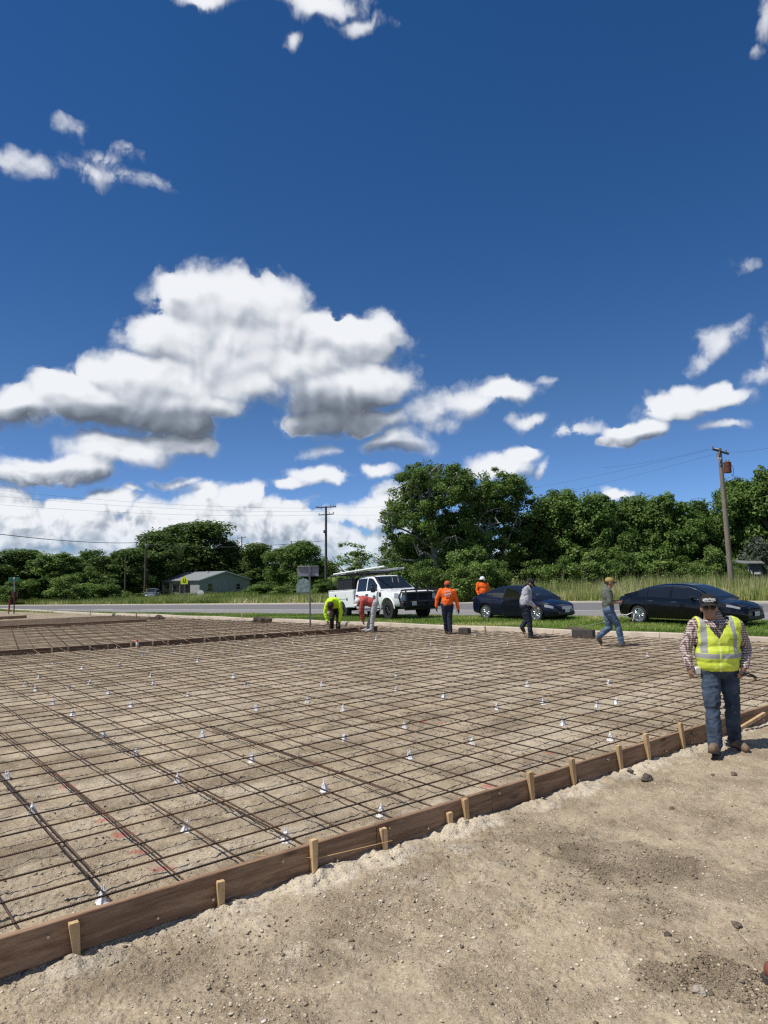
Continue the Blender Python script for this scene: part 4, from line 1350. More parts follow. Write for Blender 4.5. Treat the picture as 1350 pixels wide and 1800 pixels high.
tall_tree(58, [(765, 845, 66, 40), (730, 850, 40, 30), (800, 840, 36, 30), (770, 905, 70, 50), (722, 872, 36, 44), (805, 865, 34, 44), (765, 888, 50, 36), (705, 915, 30, 30), (690, 900, 16, 22), (740, 935, 60, 44), (790, 930, 50, 50),
               (712, 965, 44, 36), (770, 975, 70, 40), (690, 985, 24, 18), (830, 955, 40, 40)],
          [([(768, 1040), (764, 980), (752, 920), (748, 890)], .30, .17, -1.0), ([(748, 890), (756, 862), (754, 838), (772, 822)], .16, .05, -2.6),
           ([(749, 892), (735, 872), (722, 880), (712, 868)], .13, .04, -2.8), ([(748, 905), (738, 880), (728, 850)], .13, .04, -2.8),
           ([(756, 930), (770, 880), (790, 858), (800, 838)], .14, .04, -2.2), ([(764, 985), (745, 972), (735, 978), (728, 965)], .12, .04, -3.0),
           ([(764, 970), (780, 950), (795, 945)], .12, .05, -2.8), ([(752, 960), (715, 935), (690, 928), (668, 920)], .11, .03, -2.0), ([(758, 985), (720, 985), (690, 982), (660, 990)], .1, .02, -2.0),
           ([(705, 930), (692, 910), (672, 902)], .07, .02, -2)],
          31, 'tallest tree left of centre with pale bare limbs showing through its crown', 560, 120, (768, 1046), M_LEAF_M)
tall_tree(61, [(875, 858, 48, 32), (880, 880, 52, 40), (835, 900, 30, 40), (900, 872, 30, 30), (850, 880, 32, 32), (880, 900, 46, 30), (860, 930, 46, 40), (905, 935, 40, 40), (845, 965, 40, 44), (890, 975, 44, 36)],
          [([(872, 1040), (862, 980), (850, 940), (838, 928)], .26, .14, -1.0), ([(838, 930), (842, 912), (856, 900), (878, 896)], .10, .03, -2.6),
           ([(862, 960), (852, 935), (860, 925), (872, 922)], .12, .04, -2.8), ([(872, 1000), (890, 950), (905, 910)], .13, .04, -1.5), ([(845, 905), (842, 880), (838, 860)], .08, .03, -2)],
          32, 'slightly shorter domed tree with pale limbs right of the tallest tree', 380, 120, (872, 1044), M_LEAF_M)

# ---- short grass of the verge and tall weeds beyond the road
def blades(n, rlim, qlim, h0, h1, w, seed, lean=.5, mask=None, seg=1, tonef=None):
    R = np.random.default_rng(seed)
    r = R.uniform(*rlim, n); q = R.uniform(*qlim, n)
    x, y = from_rq(r, q)
    keep = np.ones(n, bool)
    if mask is not None: keep &= mask(x, y, r, q, R)
    x, y, r, q = x[keep], y[keep], r[keep], q[keep]; n = len(x)
    z = tz(x, y)
    h = R.uniform(h0, h1, n) * (1 + .5 * fbm(x * .6, y * .6, 3, seed))
    a = R.uniform(0, 6.28, n); ww = w * R.uniform(.6, 1.4, n)
    l = R.uniform(0, lean, n) * h; b = R.uniform(0, 6.28, n)
    tx, ty = x + l * np.cos(b), y + l * np.sin(b)
    P = [np.stack([x - ww * np.cos(a), y - ww * np.sin(a), z], -1), np.stack([x + ww * np.cos(a), y + ww * np.sin(a), z], -1), np.stack([tx, ty, z + h], -1)]
    V = np.stack(P, 1).reshape(-1, 3)
    t = np.clip(.5 + .9 * fbm(x * .5, y * .5, 4, seed + 5) + R.normal(0, .18, n), 0, 1) if tonef is None else tonef(x, y, r, q, R, n)
    tone = np.repeat(t[:, None], 3, 1); 
    return V, np.arange(n * 3).reshape(-1, 3), tone.ravel()


def stuff(name, parts, mat):
    V, F_, T, o = [], [], [], 0
    for (v, f, t) in parts: V.append(v); F_.append(f + o); T.append(t); o += len(v)
    ob = link(name, mesh_np(name, np.concatenate(V), np.concatenate(F_), [mat], False, {'tone': np.concatenate(T)}))
    return tag(ob, kind='stuff')


M_LAWN = tone_material('lawn_blade', [(0, (0.106, 0.179, 0.031)), (.5, (0.221, 0.325, 0.062)), (.8, (0.325, 0.420, 0.106)), (1, (0.588, 0.546, 0.232))], .8, 'tone', .3)
M_WEED = tone_material('weed_blade', [(0, (0.109, 0.167, 0.036)), (.4, (0.232, 0.304, 0.072)), (.7, (0.362, 0.377, 0.131)), (1, (0.600, 0.566, 0.319))], .85, 'tone', .3)
in_view = lambda x, y: (np.abs(x / np.maximum(y, 1)) < .68)
stuff('verge_grass', [blades(150000, (-8, 30), (KERB_Q + .25, 25.75), .05, .12, .014, 21, .8, lambda x, y, r, q, R: in_view(x, y) & ~((r > 45) & (q < 22))),
                      blades(70000, (30, 62), (KERB_Q + .3, 25.75), .06, .13, .024, 22, .8, lambda x, y, r, q, R: in_view(x, y) & (R.random(len(x)) < np.clip(1 - (r - 46) / 12, 0, 1)))], M_LAWN)


def wtone(x, y, r, q, R, n):
    dry = sstep(.0, .5, fbm(r * .08, q * .25, 3, 77) + .25) * .45
    return np.clip(.25 + dry + .5 * fbm(x * .4, y * .4, 3, 78) + R.normal(0, .17, n), 0, 1)


_sv = dp(268, 1050, 104); _sr, _sq = rq(_sv.x, _sv.y)
wm = lambda x, y, r, q, R: in_view(x, y) & ~((np.abs(r - _sr + (q - _sq) * .35) < 4.5) & (q < _sq + 1))
stuff('tall_weeds', [blades(70000, (-28, 34), (40.3, 47), .25, .75, .022, 23, .5, wm, tonef=wtone),
                     blades(60000, (-28, 40), (45, 58), .6, 1.25, .028, 24, .35, wm, tonef=wtone),
                     blades(46000, (34, 120), (40.4, 58), .2, .6, .045, 25, .5, wm, tonef=wtone),
                     blades(26000, (80, 170), (40.4, 76), .3, .8, .06, 26, .5, wm, tonef=lambda x, y, r, q, R, n: np.clip(.25 + R.normal(0, .2, n), 0, 1))], M_WEED)
stuff('seed_heads', [blades(9000, (-28, 30), (42, 56), .9, 1.55, .018, 27, .3, wm, tonef=lambda x, y, r, q, R, n: R.uniform(.75, 1, n))], M_WEED)
# ragged soil and roots along the kerb
stuff('verge_edge_litter', [blades(9000, (2, 34), (KERB_Q + .18, KERB_Q + .6), .02, .07, .03, 29, 1.2, tonef=lambda x, y, r, q, R, n: R.uniform(0, .5, n))],
      tone_material('root_litter', [(0, (.03, .024, .017)), (.5, (.085, .06, .038)), (1, (.16, .12, .075))], .9))

# ------------------------------------------------------------------ vehicles
def paint(name, col, rough=.28, coat=.55, metal=0.0):
    m = pm(name, col, rough, metal, .04, 3, coat=coat, spec=.25)
    bs = m.node_tree.nodes['Principled BSDF']; bs.inputs['Coat Roughness'].default_value = .04
    return m


def glass(name, col=(.012, .014, .016)):
    m = pm(name, col, .06, 0, .05, 3, spec=.8)
    return m


M_NAVY = paint('navy_paint', (.0045, .007, .022), .3)
M_BLACK = paint('black_paint', (.0035, .0038, .005), .25)
M_WHITE = paint('white_paint', (.80, .81, .82), .35)
M_SILVER = paint('silver_paint', (.20, .22, .26), .3, metal=.5)
M_GLASS = glass('tinted_glass'); M_GLASS2 = glass('windscreen_glass', (.015, .019, .02))
M_TYRE = pm('tyre_rubber', (.018, .018, .019), .85, var=.2)
M_TRIM = pm('black_trim', (.012, .012, .013), .55, var=.1)
M_CHROME = pm('chrome', (.75, .76, .78), .12, 1.0, .03)
M_ALLOY = pm('alloy', (.62, .63, .65), .28, .9, .05)
M_DARKALLOY = pm('dark_wheel', (.05, .05, .055), .4, .6, .1)
M_LAMP = pm('headlamp_lens', (.26, .28, .30), .1, 0, .15, 12, spec=.8)
M_TAIL = pm('tail_lamp_lens', (.12, .008, .01), .15, 0, .1, 10)
M_PLATE = pm('licence_plate', (.72, .72, .70), .5, var=.15, scale=30)
M_GREYMETAL = pm('grey_metal', (.34, .35, .36), .45, .6, .1)


def pchip(xs, ys):
    xs, ys = np.array(xs, float), np.array(ys, float); h = np.diff(xs); d = np.diff(ys) / h
    m = np.zeros(len(xs)); m[0], m[-1] = d[0], d[-1]
    for i in range(1, len(xs) - 1):
        m[i] = 0 if d[i - 1] * d[i] <= 0 else 2 * d[i - 1] * d[i] / (d[i - 1] + d[i])
    def f(x):
        x = min(max(x, xs[0]), xs[-1]); i = min(int(np.searchsorted(xs, x, 'right')) - 1, len(xs) - 2)
        t = (x - xs[i]) / h[i]; a, b = ys[i], ys[i + 1]
        return ((2 * t ** 3 - 3 * t ** 2 + 1) * a + (t ** 3 - 2 * t ** 2 + t) * h[i] * m[i] + (-2 * t ** 3 + 3 * t ** 2) * b + (t ** 3 - t ** 2) * h[i] * m[i + 1])
    return f


def crom(pts, t):
    """point on a smooth line through pts, t in 0..len-1"""
    n = len(pts) - 1; i = min(int(t), n - 1); u = t - i
    p0, p1, p2, p3 = pts[max(i - 1, 0)], pts[i], pts[i + 1], pts[min(i + 2, n)]
    k = .55
    m1 = (p2 - p0) * k * .8; m2 = (p3 - p1) * k * .8
    return (2 * u ** 3 - 3 * u ** 2 + 1) * p1 + (u ** 3 - 2 * u ** 2 + u) * m1 + (-2 * u ** 3 + 3 * u ** 2) * p2 + (u ** 3 - u ** 2) * m2


class Car:
    def __init__(s, P):
        s.P = P
        for k in ('wr', 'zr', 'wm', 'ws', 'zs', 'zt', 'roof', 'zb'):
            setattr(s, k, pchip(*zip(*P[k])))
    def low(s, x, t):
        """body side and top: t 0 sill .. 5 centre line"""
        ws, zs, zt = s.ws(x), s.zs(x), s.zt(x)
        pts = [Vector((x, s.wr(x) * .86, s.zr(x))), Vector((x, s.wr(x), s.zr(x) + .05)), Vector((x, s.wm(x), s.zr(x) * .35 + zs * .65 - .04)), Vector((x, ws, zs)),
               Vector((x, ws - .10, zs + min(.05, (zt - zs) * .8))), Vector((x, 0, zt))]
        return crom(pts, t)
    def up(s, x, t):
        """glasshouse: t 0 belt .. 4 roof centre line"""
        zb = s.zb(x); h = max(.004, s.roof(x) - zb); w0 = s.P['gw'](x) if callable(s.P['gw']) else s.P['gw']
        k = h / s.P['gh'] * s.P['tumble']
        pts = [Vector((x, w0, zb - .03)), Vector((x, w0 - k * .62, zb + h * .62)), Vector((x, w0 - k - .015, zb + h * .90)), Vector((x, (w0 - k) * .72, zb + h * .985)), Vector((x, 0, zb + h))]
        return crom(pts, t)
    def patch(s, f, x0, x1, t0, t1, nx=10, nt=6, off=.0, side=1, th=.0, xf=None):
        mb = MB(); vs = []
        for i in range(nx + 1):
            for j in range(nt + 1):
                x, t = x0 + (x1 - x0) * i / nx, t0 + (t1 - t0) * j / nt
                if xf: x = xf(x, t, j / nt)
                p = f(x, t); e = 1e-3
                du = f(x + e, t) - f(x - e, t); dv = f(x, t + e) - f(x, t - e)
                n = dv.cross(du)
                if n.length > 1e-12: n.normalize()
                if n.y * 1 < 0 and t < 3: n = -n
                if t >= 3 and n.z < 0: n = -n
                p = p + n * off
                vs.append(Vector((p.x, p.y * side, p.z)))
        fs = []
        for i in range(nx):
            for j in range(nt):
                a = i * (nt + 1) + j; q = (a, a + 1, a + nt + 2, a + nt + 1)
                fs.append(q if side > 0 else q[::-1])
        mb.add(vs, fs)
        return mb
    def shell(s, f, xs, nt, tmax):
        mb = MB(); rings = []
        for x in xs:
            half = [f(x, tmax * j / nt) for j in range(nt + 1)]
            rings.append(half + [Vector((p.x, -p.y, p.z)) for p in half[-2::-1]])
        mb.loft(rings)
        return mb


def to_obj(mb, name, mats, parent): return mb.build(name, mats, parent, True, 32)


def cut_wheels(o, wheels, r, w):
    """cut the wheel arches out of a body"""
    for (wx, wy, wz) in wheels:
        mb = MB(); mb.lathe([(r, -w / 2), (r, w / 2)], 28, Matrix.Translation((wx, wy, wz)) @ Matrix.Rotation(math.pi / 2, 4, 'X'))
        c = mb.build('arch_cutter', [], None, False)
        md = o.modifiers.new('cut', 'BOOLEAN'); md.operation = 'DIFFERENCE'; md.object = c; md.solver = 'EXACT'
        dg = bpy.context.evaluated_depsgraph_get(); dg.update()
        keep = o.parent; o.parent = None
        dg = bpy.context.evaluated_depsgraph_get(); dg.update()
        me = bpy.data.meshes.new_from_object(o.evaluated_get(dg))
        o.modifiers.clear(); old = o.data; o.data = me; o.parent = keep
        bpy.data.objects.remove(c)


def wheel(parent, x, y, r, w, rim_r, spokes, side, rim_mat, spoke_w=.05, double=False):
    T = Matrix.Translation((x, y, r)) @ Matrix.Rotation(-side * math.pi / 2, 4, 'X')      # local z points outwards
    mb = MB()
    mb.lathe([(rim_r, -w / 2), (r * .93, -w / 2), (r, -w * .36), (r, w * .36), (r * .94, w / 2), (rim_r + .012, w / 2), (rim_r, w * .45)], 32, caps=False)
    o = mb.build('wheel', M_TYRE, parent); o.matrix_local = T
    mb = MB(); mb.lathe([(rim_r * .98, -w * .3), (rim_r * .98, w * .1), (rim_r * .9, w * .12), (rim_r * .2, w * .10)], 32, mi=1)
    mb.lathe([(rim_r * 1.0, w * .30), (rim_r * 1.0, w * .47), (rim_r * .90, w * .47), (rim_r * .88, w * .30)], 32)
    for k in range(spokes):
        a = 2 * math.pi * k / spokes
        for d in ((-.16, .16) if double else (0,)):
            R = Matrix.Rotation(a + d, 3, 'Z')
            mb.box(R @ Vector((rim_r * .52, 0, w * .36)), (rim_r * .86, spoke_w, w * .14), R, bev=.008)
    mb.lathe([(rim_r * .22, w * .3), (rim_r * .22, w * .42), (rim_r * .12, w * .44)], 14)
    mb.build('rim', [rim_mat, M_TRIM], o)
    return o


def sedan(name, P, paint_m, loc, ang, label, group=None, chrome=False, scale=1.0, open_door=False, rim=(9, False), zoff=0.0):
    c = Car(P); root = empty(name, loc, ang, label, 'car', group); root.scale = (scale,) * 3
    x0, x1 = P['x']
    xs = np.concatenate([[x0, x0 + .02, x0 + .06], np.linspace(x0 + .12, x1 - .12, 52), [x1 - .06, x1 - .02, x1]])
    body = to_obj(c.shell(c.low, xs, 20, 5), 'body', paint_m, root)
    wheels = [(wx, sg * P['wy'], P['wrad']) for wx in P['wx'] for sg in (1, -1)]
    cut_wheels(body, [(wx, sg * (P['wy'] + .05), P['wrad']) for wx in P['wx'] for sg in (1, -1)], P['wrad'] + .055, .5)
    gx0, gx1 = P['gx']
    gh = to_obj(c.shell(c.up, np.linspace(gx0, gx1, 44), 16, 4), 'roof', paint_m, root)
    # panes
    rw0, rw1 = P['rear_glass']; fw0, fw1 = P['front_glass']
    to_obj(_both(c, c.up, rw0, rw1, 2.35, 4), 'rear_window', M_GLASS, root)
    to_obj(_both(c, c.up, fw0, fw1, 2.30, 4), 'windscreen', M_GLASS2, root)
    for side in (1, -1):
        for (a, b) in P['side_glass']:
            to_obj(c.patch(c.up, a, b, .12, 1.62, 14, 6, .006, side), 'window', M_GLASS, root)
        for (a, b) in P['doors']:
            d = to_obj(c.patch(c.low, a, b, 1.0, 3.0, 12, 10, .004, side), 'door', paint_m, root)
            hx = a + (b - a) * .16
            p = c.low(hx, 2.62); mb = MB(); mb.box((p.x, (p.y + .018) * side, p.z), (.2, .022, .028), bev=.008)
            to_obj(mb, 'handle', M_CHROME if chrome else paint_m, d)
            # shut lines
            for xx in (a, b):
                mb = c.patch(c.low, xx - .006, xx + .006, 1.0, 3.05, 1, 10, .0055, side); to_obj(mb, 'door_seam', M_TRIM, d)
        a, b = P['doors'][0][0] - .0, P['doors'][-1][1]
        to_obj(c.patch(c.low, P['wx'][0] + P['wrad'] + .1, P['wx'][1] - P['wrad'] - .1, .75, 1.0, 10, 2, .006, side), 'sill_trim', M_CHROME if chrome else M_TRIM, root)
        if chrome:
            to_obj(c.patch(c.up, P['side_glass'][0][0] - .1, P['side_glass'][-1][1] + .02, -.10, .12, 18, 1, .012, side), 'window_trim', M_CHROME, root)
            to_obj(c.patch(c.up, P['side_glass'][0][0] - .02, P['side_glass'][-1][1], 1.62, 1.80, 20, 1, .010, side), 'window_trim', M_CHROME, root)
        # mirror
        p = c.low(P['mirror'], 3.0); mb = MB(); mb.ell((p.x, (p.y + .09) * side, p.z + .10), (.075, .10, .07)); mb.tube([(p.x, (p.y - .05) * side, p.z + .03), (p.x, (p.y + .05) * side, p.z + .08)], .022, 8)
        to_obj(mb, 'mirror', paint_m, root)
        # lamps
        hx0, hx1, ht0, ht1 = P['head']
        to_obj(c.patch(c.low, hx0, hx1, ht0, ht1, 10, 5, .008, side), 'headlight', M_LAMP, root)
        tx0, tx1, tt0, tt1 = P['tail']
        to_obj(c.patch(c.low, tx0, tx1, tt0, tt1, 6, 5, .008, side), 'tail_light', M_TAIL, root)
    # nose: grille, lower intake, plate
    xn = P['x'][1]
    mb = MB(); 
    for i, z in enumerate(np.linspace(P['grille'][0], P['grille'][1], 5)): mb.box((xn + .0, 0, z), (.05, P['grille'][2], .014), bev=.004)
    to_obj(mb, 'grille', M_CHROME if not chrome else M_TRIM, root)
    mb = MB(); mb.box((xn + .005, 0, P['intake']), (.06, 1.0, .13), bev=.02); to_obj(mb, 'lower_intake', M_TRIM, root)
    mb = MB(); mb.box((xn + .04, 0, P['plate']), (.012, .31, .15), bev=.004); to_obj(mb, 'licence_plate', M_PLATE, root)
    mb = MB(); mb.box((P['x'][0] - .012, 0, P['plate'] + .28), (.012, .31, .15), bev=.004); to_obj(mb, 'licence_plate', M_PLATE, root)
    # underbody
    mb = MB(); mb.box(((x0 + x1) / 2, 0, .26), ((x1 - x0) * .86, 1.2, .14), bev=.03); to_obj(mb, 'underbody', M_TRIM, root)
    for (wx, wy, wz) in wheels:
        wheel(root, wx, wy, P['wrad'], .21, P['wrad'] * .72, rim[0], 1 if wy > 0 else -1, M_ALLOY, .035 if not rim[1] else .03, rim[1])
    return root, c


def _both(c, f, a, b, t0, t1):
    m1 = c.patch(f, a, b, t0, t1, 14, 8, .007, 1); m2 = c.patch(f, a, b, t0, t1, 14, 8, .007, -1)
    m1.add(m2.v, m2.f)
    return m1


CIVIC = dict(
    x=(-2.22, 2.26), wx=(-1.30, 1.40), wy=.745, wrad=.318,
    wr=[(-2.22, .55), (-2.1, .74), (-1.6, .81), (0, .83), (1.6, .80), (2.05, .70), (2.26, .46)],
    zr=[(-2.22, .38), (-2.0, .26), (-1.2, .19), (1.5, .19), (2.1, .21), (2.26, .27)],
    wm=[(-2.22, .60), (-2.1, .77), (-1.6, .865), (0, .875), (1.5, .86), (2.0, .76), (2.26, .50)],
    ws=[(-2.22, .56), (-2.1, .74), (-1.6, .845), (0, .855), (1.3, .83), (1.9, .74), (2.15, .60), (2.26, .44)],
    zs=[(-2.22, .86), (-1.9, .93), (-1.0, .90), (0.6, .845), (1.3, .79), (1.9, .70), (2.15, .62), (2.26, .52)],
    zt=[(-2.22, .90), (-2.15, 1.0), (-1.6, 1.04), (-1.0, 1.0), (0.8, .98), (1.2, .93), (1.8, .83), (2.1, .72), (2.26, .56)],
    roof=[(-1.78, 1.03), (-1.5, 1.12), (-1.0, 1.31), (-.5, 1.41), (0, 1.435), (.4, 1.40), (.75, 1.29), (1.2, 1.06), (1.42, .92)],
    zb=[(-1.78, 1.0), (-1.2, .96), (.5, .89), (1.42, .86)], gw=.79, gh=.5, tumble=.21, gx=(-1.78, 1.42),
    rear_glass=(-1.66, -.86), front_glass=(.52, 1.33), side_glass=[(-1.28, -1.02), (-.98, -.18), (-.10, .92)],
    doors=[(-.96, -.14), (-.14, .98)], mirror=.72, head=(1.80, 2.12, 2.4, 2.85), tail=(-2.205, -2.08, 2.35, 2.9), grille=(.50, .60, .62), intake=.33, plate=.44)
FUSION = dict(
    x=(-2.40, 2.46), wx=(-1.40, 1.45), wy=.79, wrad=.34,
    wr=[(-2.40, .58), (-2.25, .78), (-1.7, .86), (0, .875), (1.7, .85), (2.2, .74), (2.46, .50)],
    zr=[(-2.40, .40), (-2.15, .27), (-1.3, .19), (1.6, .19), (2.25, .21), (2.46, .28)],
    wm=[(-2.40, .62), (-2.25, .82), (-1.7, .92), (0, .925), (1.6, .90), (2.15, .80), (2.46, .54)],
    ws=[(-2.40, .58), (-2.25, .78), (-1.7, .885), (0, .895), (1.4, .86), (2.0, .77), (2.3, .62), (2.46, .46)],
    zs=[(-2.40, .88), (-2.1, .97), (-1.0, .955), (0.6, .90), (1.3, .85), (2.0, .77), (2.3, .68), (2.46, .56)],
    zt=[(-2.40, .93), (-2.32, 1.06), (-1.8, 1.10), (-1.0, 1.06), (0.8, 1.03), (1.2, .99), (1.9, .90), (2.25, .79), (2.46, .60)],
    roof=[(-2.0, 1.09), (-1.6, 1.19), (-1.1, 1.36), (-.5, 1.465), (0, 1.48), (.4, 1.445), (.8, 1.32), (1.25, 1.10), (1.5, .97)],
    zb=[(-2.0, 1.05), (-1.2, 1.01), (.5, .95), (1.5, .92)], gw=.83, gh=.5, tumble=.24, gx=(-2.0, 1.5),
    rear_glass=(-1.85, -.92), front_glass=(.52, 1.42), side_glass=[(-1.40, -1.05), (-1.02, -.15), (-.07, 1.0)],
    doors=[(-1.0, -.11), (-.11, 1.05)], mirror=.78, head=(1.9, 2.28, 2.6, 2.95), tail=(-2.385, -2.22, 2.4, 2.95), grille=(.52, .68, .9), intake=.34, plate=.46)

ROAD_ANG = math.atan2(-DR.y, -DR.x)            # heading to the right and towards the camera
def yaw(d): return Vector((math.cos(d), math.sin(d), 0))


# navy sedan: rear wheel at (854,1089)
p = on_ground(854, 1089.5); a = ROAD_ANG - .20; h = yaw(a); rt = Vector((h.y, -h.x, 0))
org = p - h * CIVIC['wx'][0] * .92 - rt * (CIVIC['wy'] + .1) * .92
navy, navc = sedan('parked_sedan', CIVIC, M_NAVY, (org.x, org.y, float(tz(org.x, org.y)) + .0), a, 'dark navy blue sedan parked on the grass verge with its front door open', 'cars parked along the verge', rim=(10, False), scale=.92)
# its front door standing open on the near side
dmb = MB()
hx = .98
dp0 = navc.low(hx, 2.0)
DA = 1.12
outer = [(0, .26), (0, .84), (-.14, .90), (-.46, 1.24), (-.86, 1.34), (-1.02, .9), (-1.08, .8), (-1.06, .3), (-.98, .24)]
T = Matrix.Translation((hx, -.87, 0)) @ Matrix.Rotation(DA, 4, 'Z') @ Matrix.Rotation(math.pi / 2, 4, 'X')
dmb.prism([(x, z) for x, z in outer if z < .92 or True][:3] + [(-1.02, .9), (-1.08, .8), (-1.06, .3), (-.98, .24)], .09, T)
od = dmb.build('open_door', M_NAVY, navy, True, 30)
gm = MB(); gm.prism([(-.16, .90), (-.46, 1.22), (-.84, 1.32), (-1.0, .92)], .02, T); gm.build('window', M_GLASS, od)
fm = MB()
for q0, q1 in (((-.13, .9), (-.46, 1.25)), ((-.46, 1.25), (-.87, 1.35)), ((-.87, 1.35), (-1.03, .9))): fm.tube([T @ Vector((*q0, 0)), T @ Vector((*q1, 0))], .024, 6)
fm.build('window_frame', M_TRIM, od)
tm = MB(); tm.prism([(-.08, .32), (-.08, .80), (-.98, .84), (-1.0, .36)], .03, T @ Matrix.Translation((0, 0, -.06))); tm.build('door_trim', M_TRIM, od)

# black sedan: rear wheel at (1125,1096)
p = on_ground(1123, 1096.5); a = ROAD_ANG - .26; h = yaw(a); rt = Vector((h.y, -h.x, 0)); sc = .91
org = p - h * FUSION['wx'][0] * sc - rt * (FUSION['wy'] + .1) * sc
blk, blc = sedan('parked_sedan', FUSION, M_BLACK, (org.x, org.y, float(tz(org.x, org.y))), a, 'black sedan with chrome window trim parked behind the man in the lime vest', 'cars parked along the verge', chrome=True, rim=(5, True), scale=sc)

# silver car by the house
SUV = dict(CIVIC); SUV['roof'] = [(-2.1, 1.05), (-1.9, 1.35), (-1.4, 1.56), (-.5, 1.62), (0, 1.62), (.4, 1.58), (.75, 1.42), (1.2, 1.14), (1.42, .98)]
SUV.update(zb=[(-2.1, 1.02), (-1.2, 1.0), (.5, .95), (1.42, .92)], gh=.65, gx=(-2.1, 1.42), rear_glass=(-2.05, -1.7), side_glass=[(-1.7, -1.15), (-1.05, -.18), (-.1, .92)])
p = dp(268, 1050, 104); z = float(tz(p.x, p.y))
suv, _ = sedan('parked_suv', SUV, M_SILVER, (p.x, p.y, z), ROAD_ANG - .75, 'silver grey hatchback parked at the left end of the grey house', None, scale=1.0)

# ---- white service truck
TR = dict(
    x=(-.72, 3.02), wx=(-2.05, 2.05), wy=.84, wrad=.415,
    wr=[(-.72, .93), (1.2, .94), (2.4, .95), (2.9, .90), (3.02, .86)],
    zr=[(-.72, .50), (1.3, .50), (1.6, .52), (3.02, .56)],
    wm=[(-.72, .985), (1.2, .985), (1.5, 1.0), (2.6, 1.01), (2.92, .97), (3.02, .92)],
    ws=[(-.72, .95), (1.2, .94), (1.7, .96), (2.6, .96), (2.92, .92), (3.02, .88)],
    zs=[(-.72, 1.24), (1.0, 1.24), (1.3, 1.22), (2.6, 1.15), (2.95, 1.10), (3.02, 1.04)],
    zt=[(-.72, 1.30), (1.0, 1.33), (1.35, 1.36), (2.4, 1.31), (2.85, 1.23), (3.02, 1.08)],
    roof=[(-.72, 1.93), (-.62, 1.985), (-.2, 2.01), (.4, 2.0), (.62, 1.955), (1.0, 1.68), (1.34, 1.40), (1.42, 1.33)],
    zb=[(-.72, 1.27), (1.0, 1.27), (1.42, 1.29)], gw=.93, gh=.72, tumble=.17, gx=(-.72, 1.42))
c = Car(TR); sc = .965
p = on_ground(684, 1090); a = ROAD_ANG - .31; h = yaw(a); rt = Vector((h.y, -h.x, 0))
org = p - h * TR['wx'][1] * sc - rt * (TR['wy'] + .12) * sc
truck = empty('service_truck', (org.x, org.y, p.z - .09), 0, 'white crew cab service truck with a pipe on its rack and a black grille guard', 'truck')
truck.rotation_euler = (rad(.5), rad(-2.8), a); truck.scale = (sc, sc, sc)
body = to_obj(c.shell(c.low, np.concatenate([[-.72], np.linspace(-.70, 2.9, 44), [2.96, 3.0, 3.02]]), 18, 5), 'cab_body', M_WHITE, truck)
cut_wheels(body, [(2.05, sg * .95, .43) for sg in (1, -1)], .53, .55)
to_obj(c.shell(c.up, np.linspace(-.72, 1.42, 40), 16, 4), 'roof', M_WHITE, truck)
to_obj(_both(c, c.up, .66, 1.385, 2.25, 4), 'windscreen', M_GLASS2, truck)
for side in (1, -1):
    for (a0, b0) in ((-.62, .18), (.26, 1.12)):
        to_obj(c.patch(c.up, a0, b0, .22, 1.72, 12, 6, .006, side), 'window', M_GLASS, truck)
    for (a0, b0) in ((-.66, .22), (.22, 1.32)):
        d = to_obj(c.patch(c.low, a0, b0, 1.0, 3.2, 10, 8, .005, side), 'door', M_WHITE, truck)
        pp = c.low(a0 + .12, 2.6); mb = MB(); mb.box((pp.x, (pp.y + .02) * side, pp.z), (.2, .03, .07), bev=.01); to_obj(mb, 'handle', M_TRIM, d)
        for xx in (a0, b0): to_obj(c.patch(c.low, xx - .007, xx + .007, 1.0, 3.2, 1, 8, .0065, side), 'door_seam', M_TRIM, d)
    to_obj(c.patch(c.low, -.6, 1.35, 1.32, 1.42, 12, 1, .008, side), 'door_moulding', M_TRIM, truck)
    mb = MB(); mb.box((1.2, 1.17 * side, 1.36), (.12, .22, .27), bev=.04); mb.box((1.22, 1.03 * side, 1.32), (.05, .16, .05), bev=.01); mb.box((1.2, 1.19 * side, 1.56), (.10, .16, .09), bev=.03)
    to_obj(mb, 'mirror', M_TRIM, truck)
    mb = MB(); mb.box((.35, .97 * side, .44), (2.0, .14, .07), bev=.02); to_obj(mb, 'running_board', M_GREYMETAL, truck)
    mb = MB(); mb.box((1.48, 1.003 * side, 1.12), (.16, .012, .2), bev=.006); to_obj(mb, 'fender_vent', M_TRIM, truck)
    to_obj(c.patch(c.low, 2.62, 2.985, 2.15, 2.95, 8, 5, .010, side), 'headlight', M_LAMP, truck)
    # arch lip
    mb = MB(); mb.tube([(2.05 + .55 * math.cos(t), 1.005 * side, .43 + .55 * math.sin(t)) for t in np.linspace(.1, math.pi - .1, 20)], .028, 6); to_obj(mb, 'arch_lip', M_WHITE, truck)
# painted emblem on the near doors: a dark spreading shape
M_EMB = pm('emblem_print', (.07, .055, .04), .6)
for (ex, ez, s_) in ((.98, .98, .17), (-.30, .98, .15)):
    mb = MB(); rg = random.Random(5)
    for k in range(9):
        t = k / 9 * 2 * math.pi; L = s_ * rg.uniform(.5, 1.0)
        R_ = Matrix.Rotation(-t, 3, 'Y')
        mb.box((ex + math.cos(t) * L * .5, -1.0, ez + math.sin(t) * L * .5), (L, .006, .035), R_)
    to_obj(mb, 'emblem', M_EMB, truck)
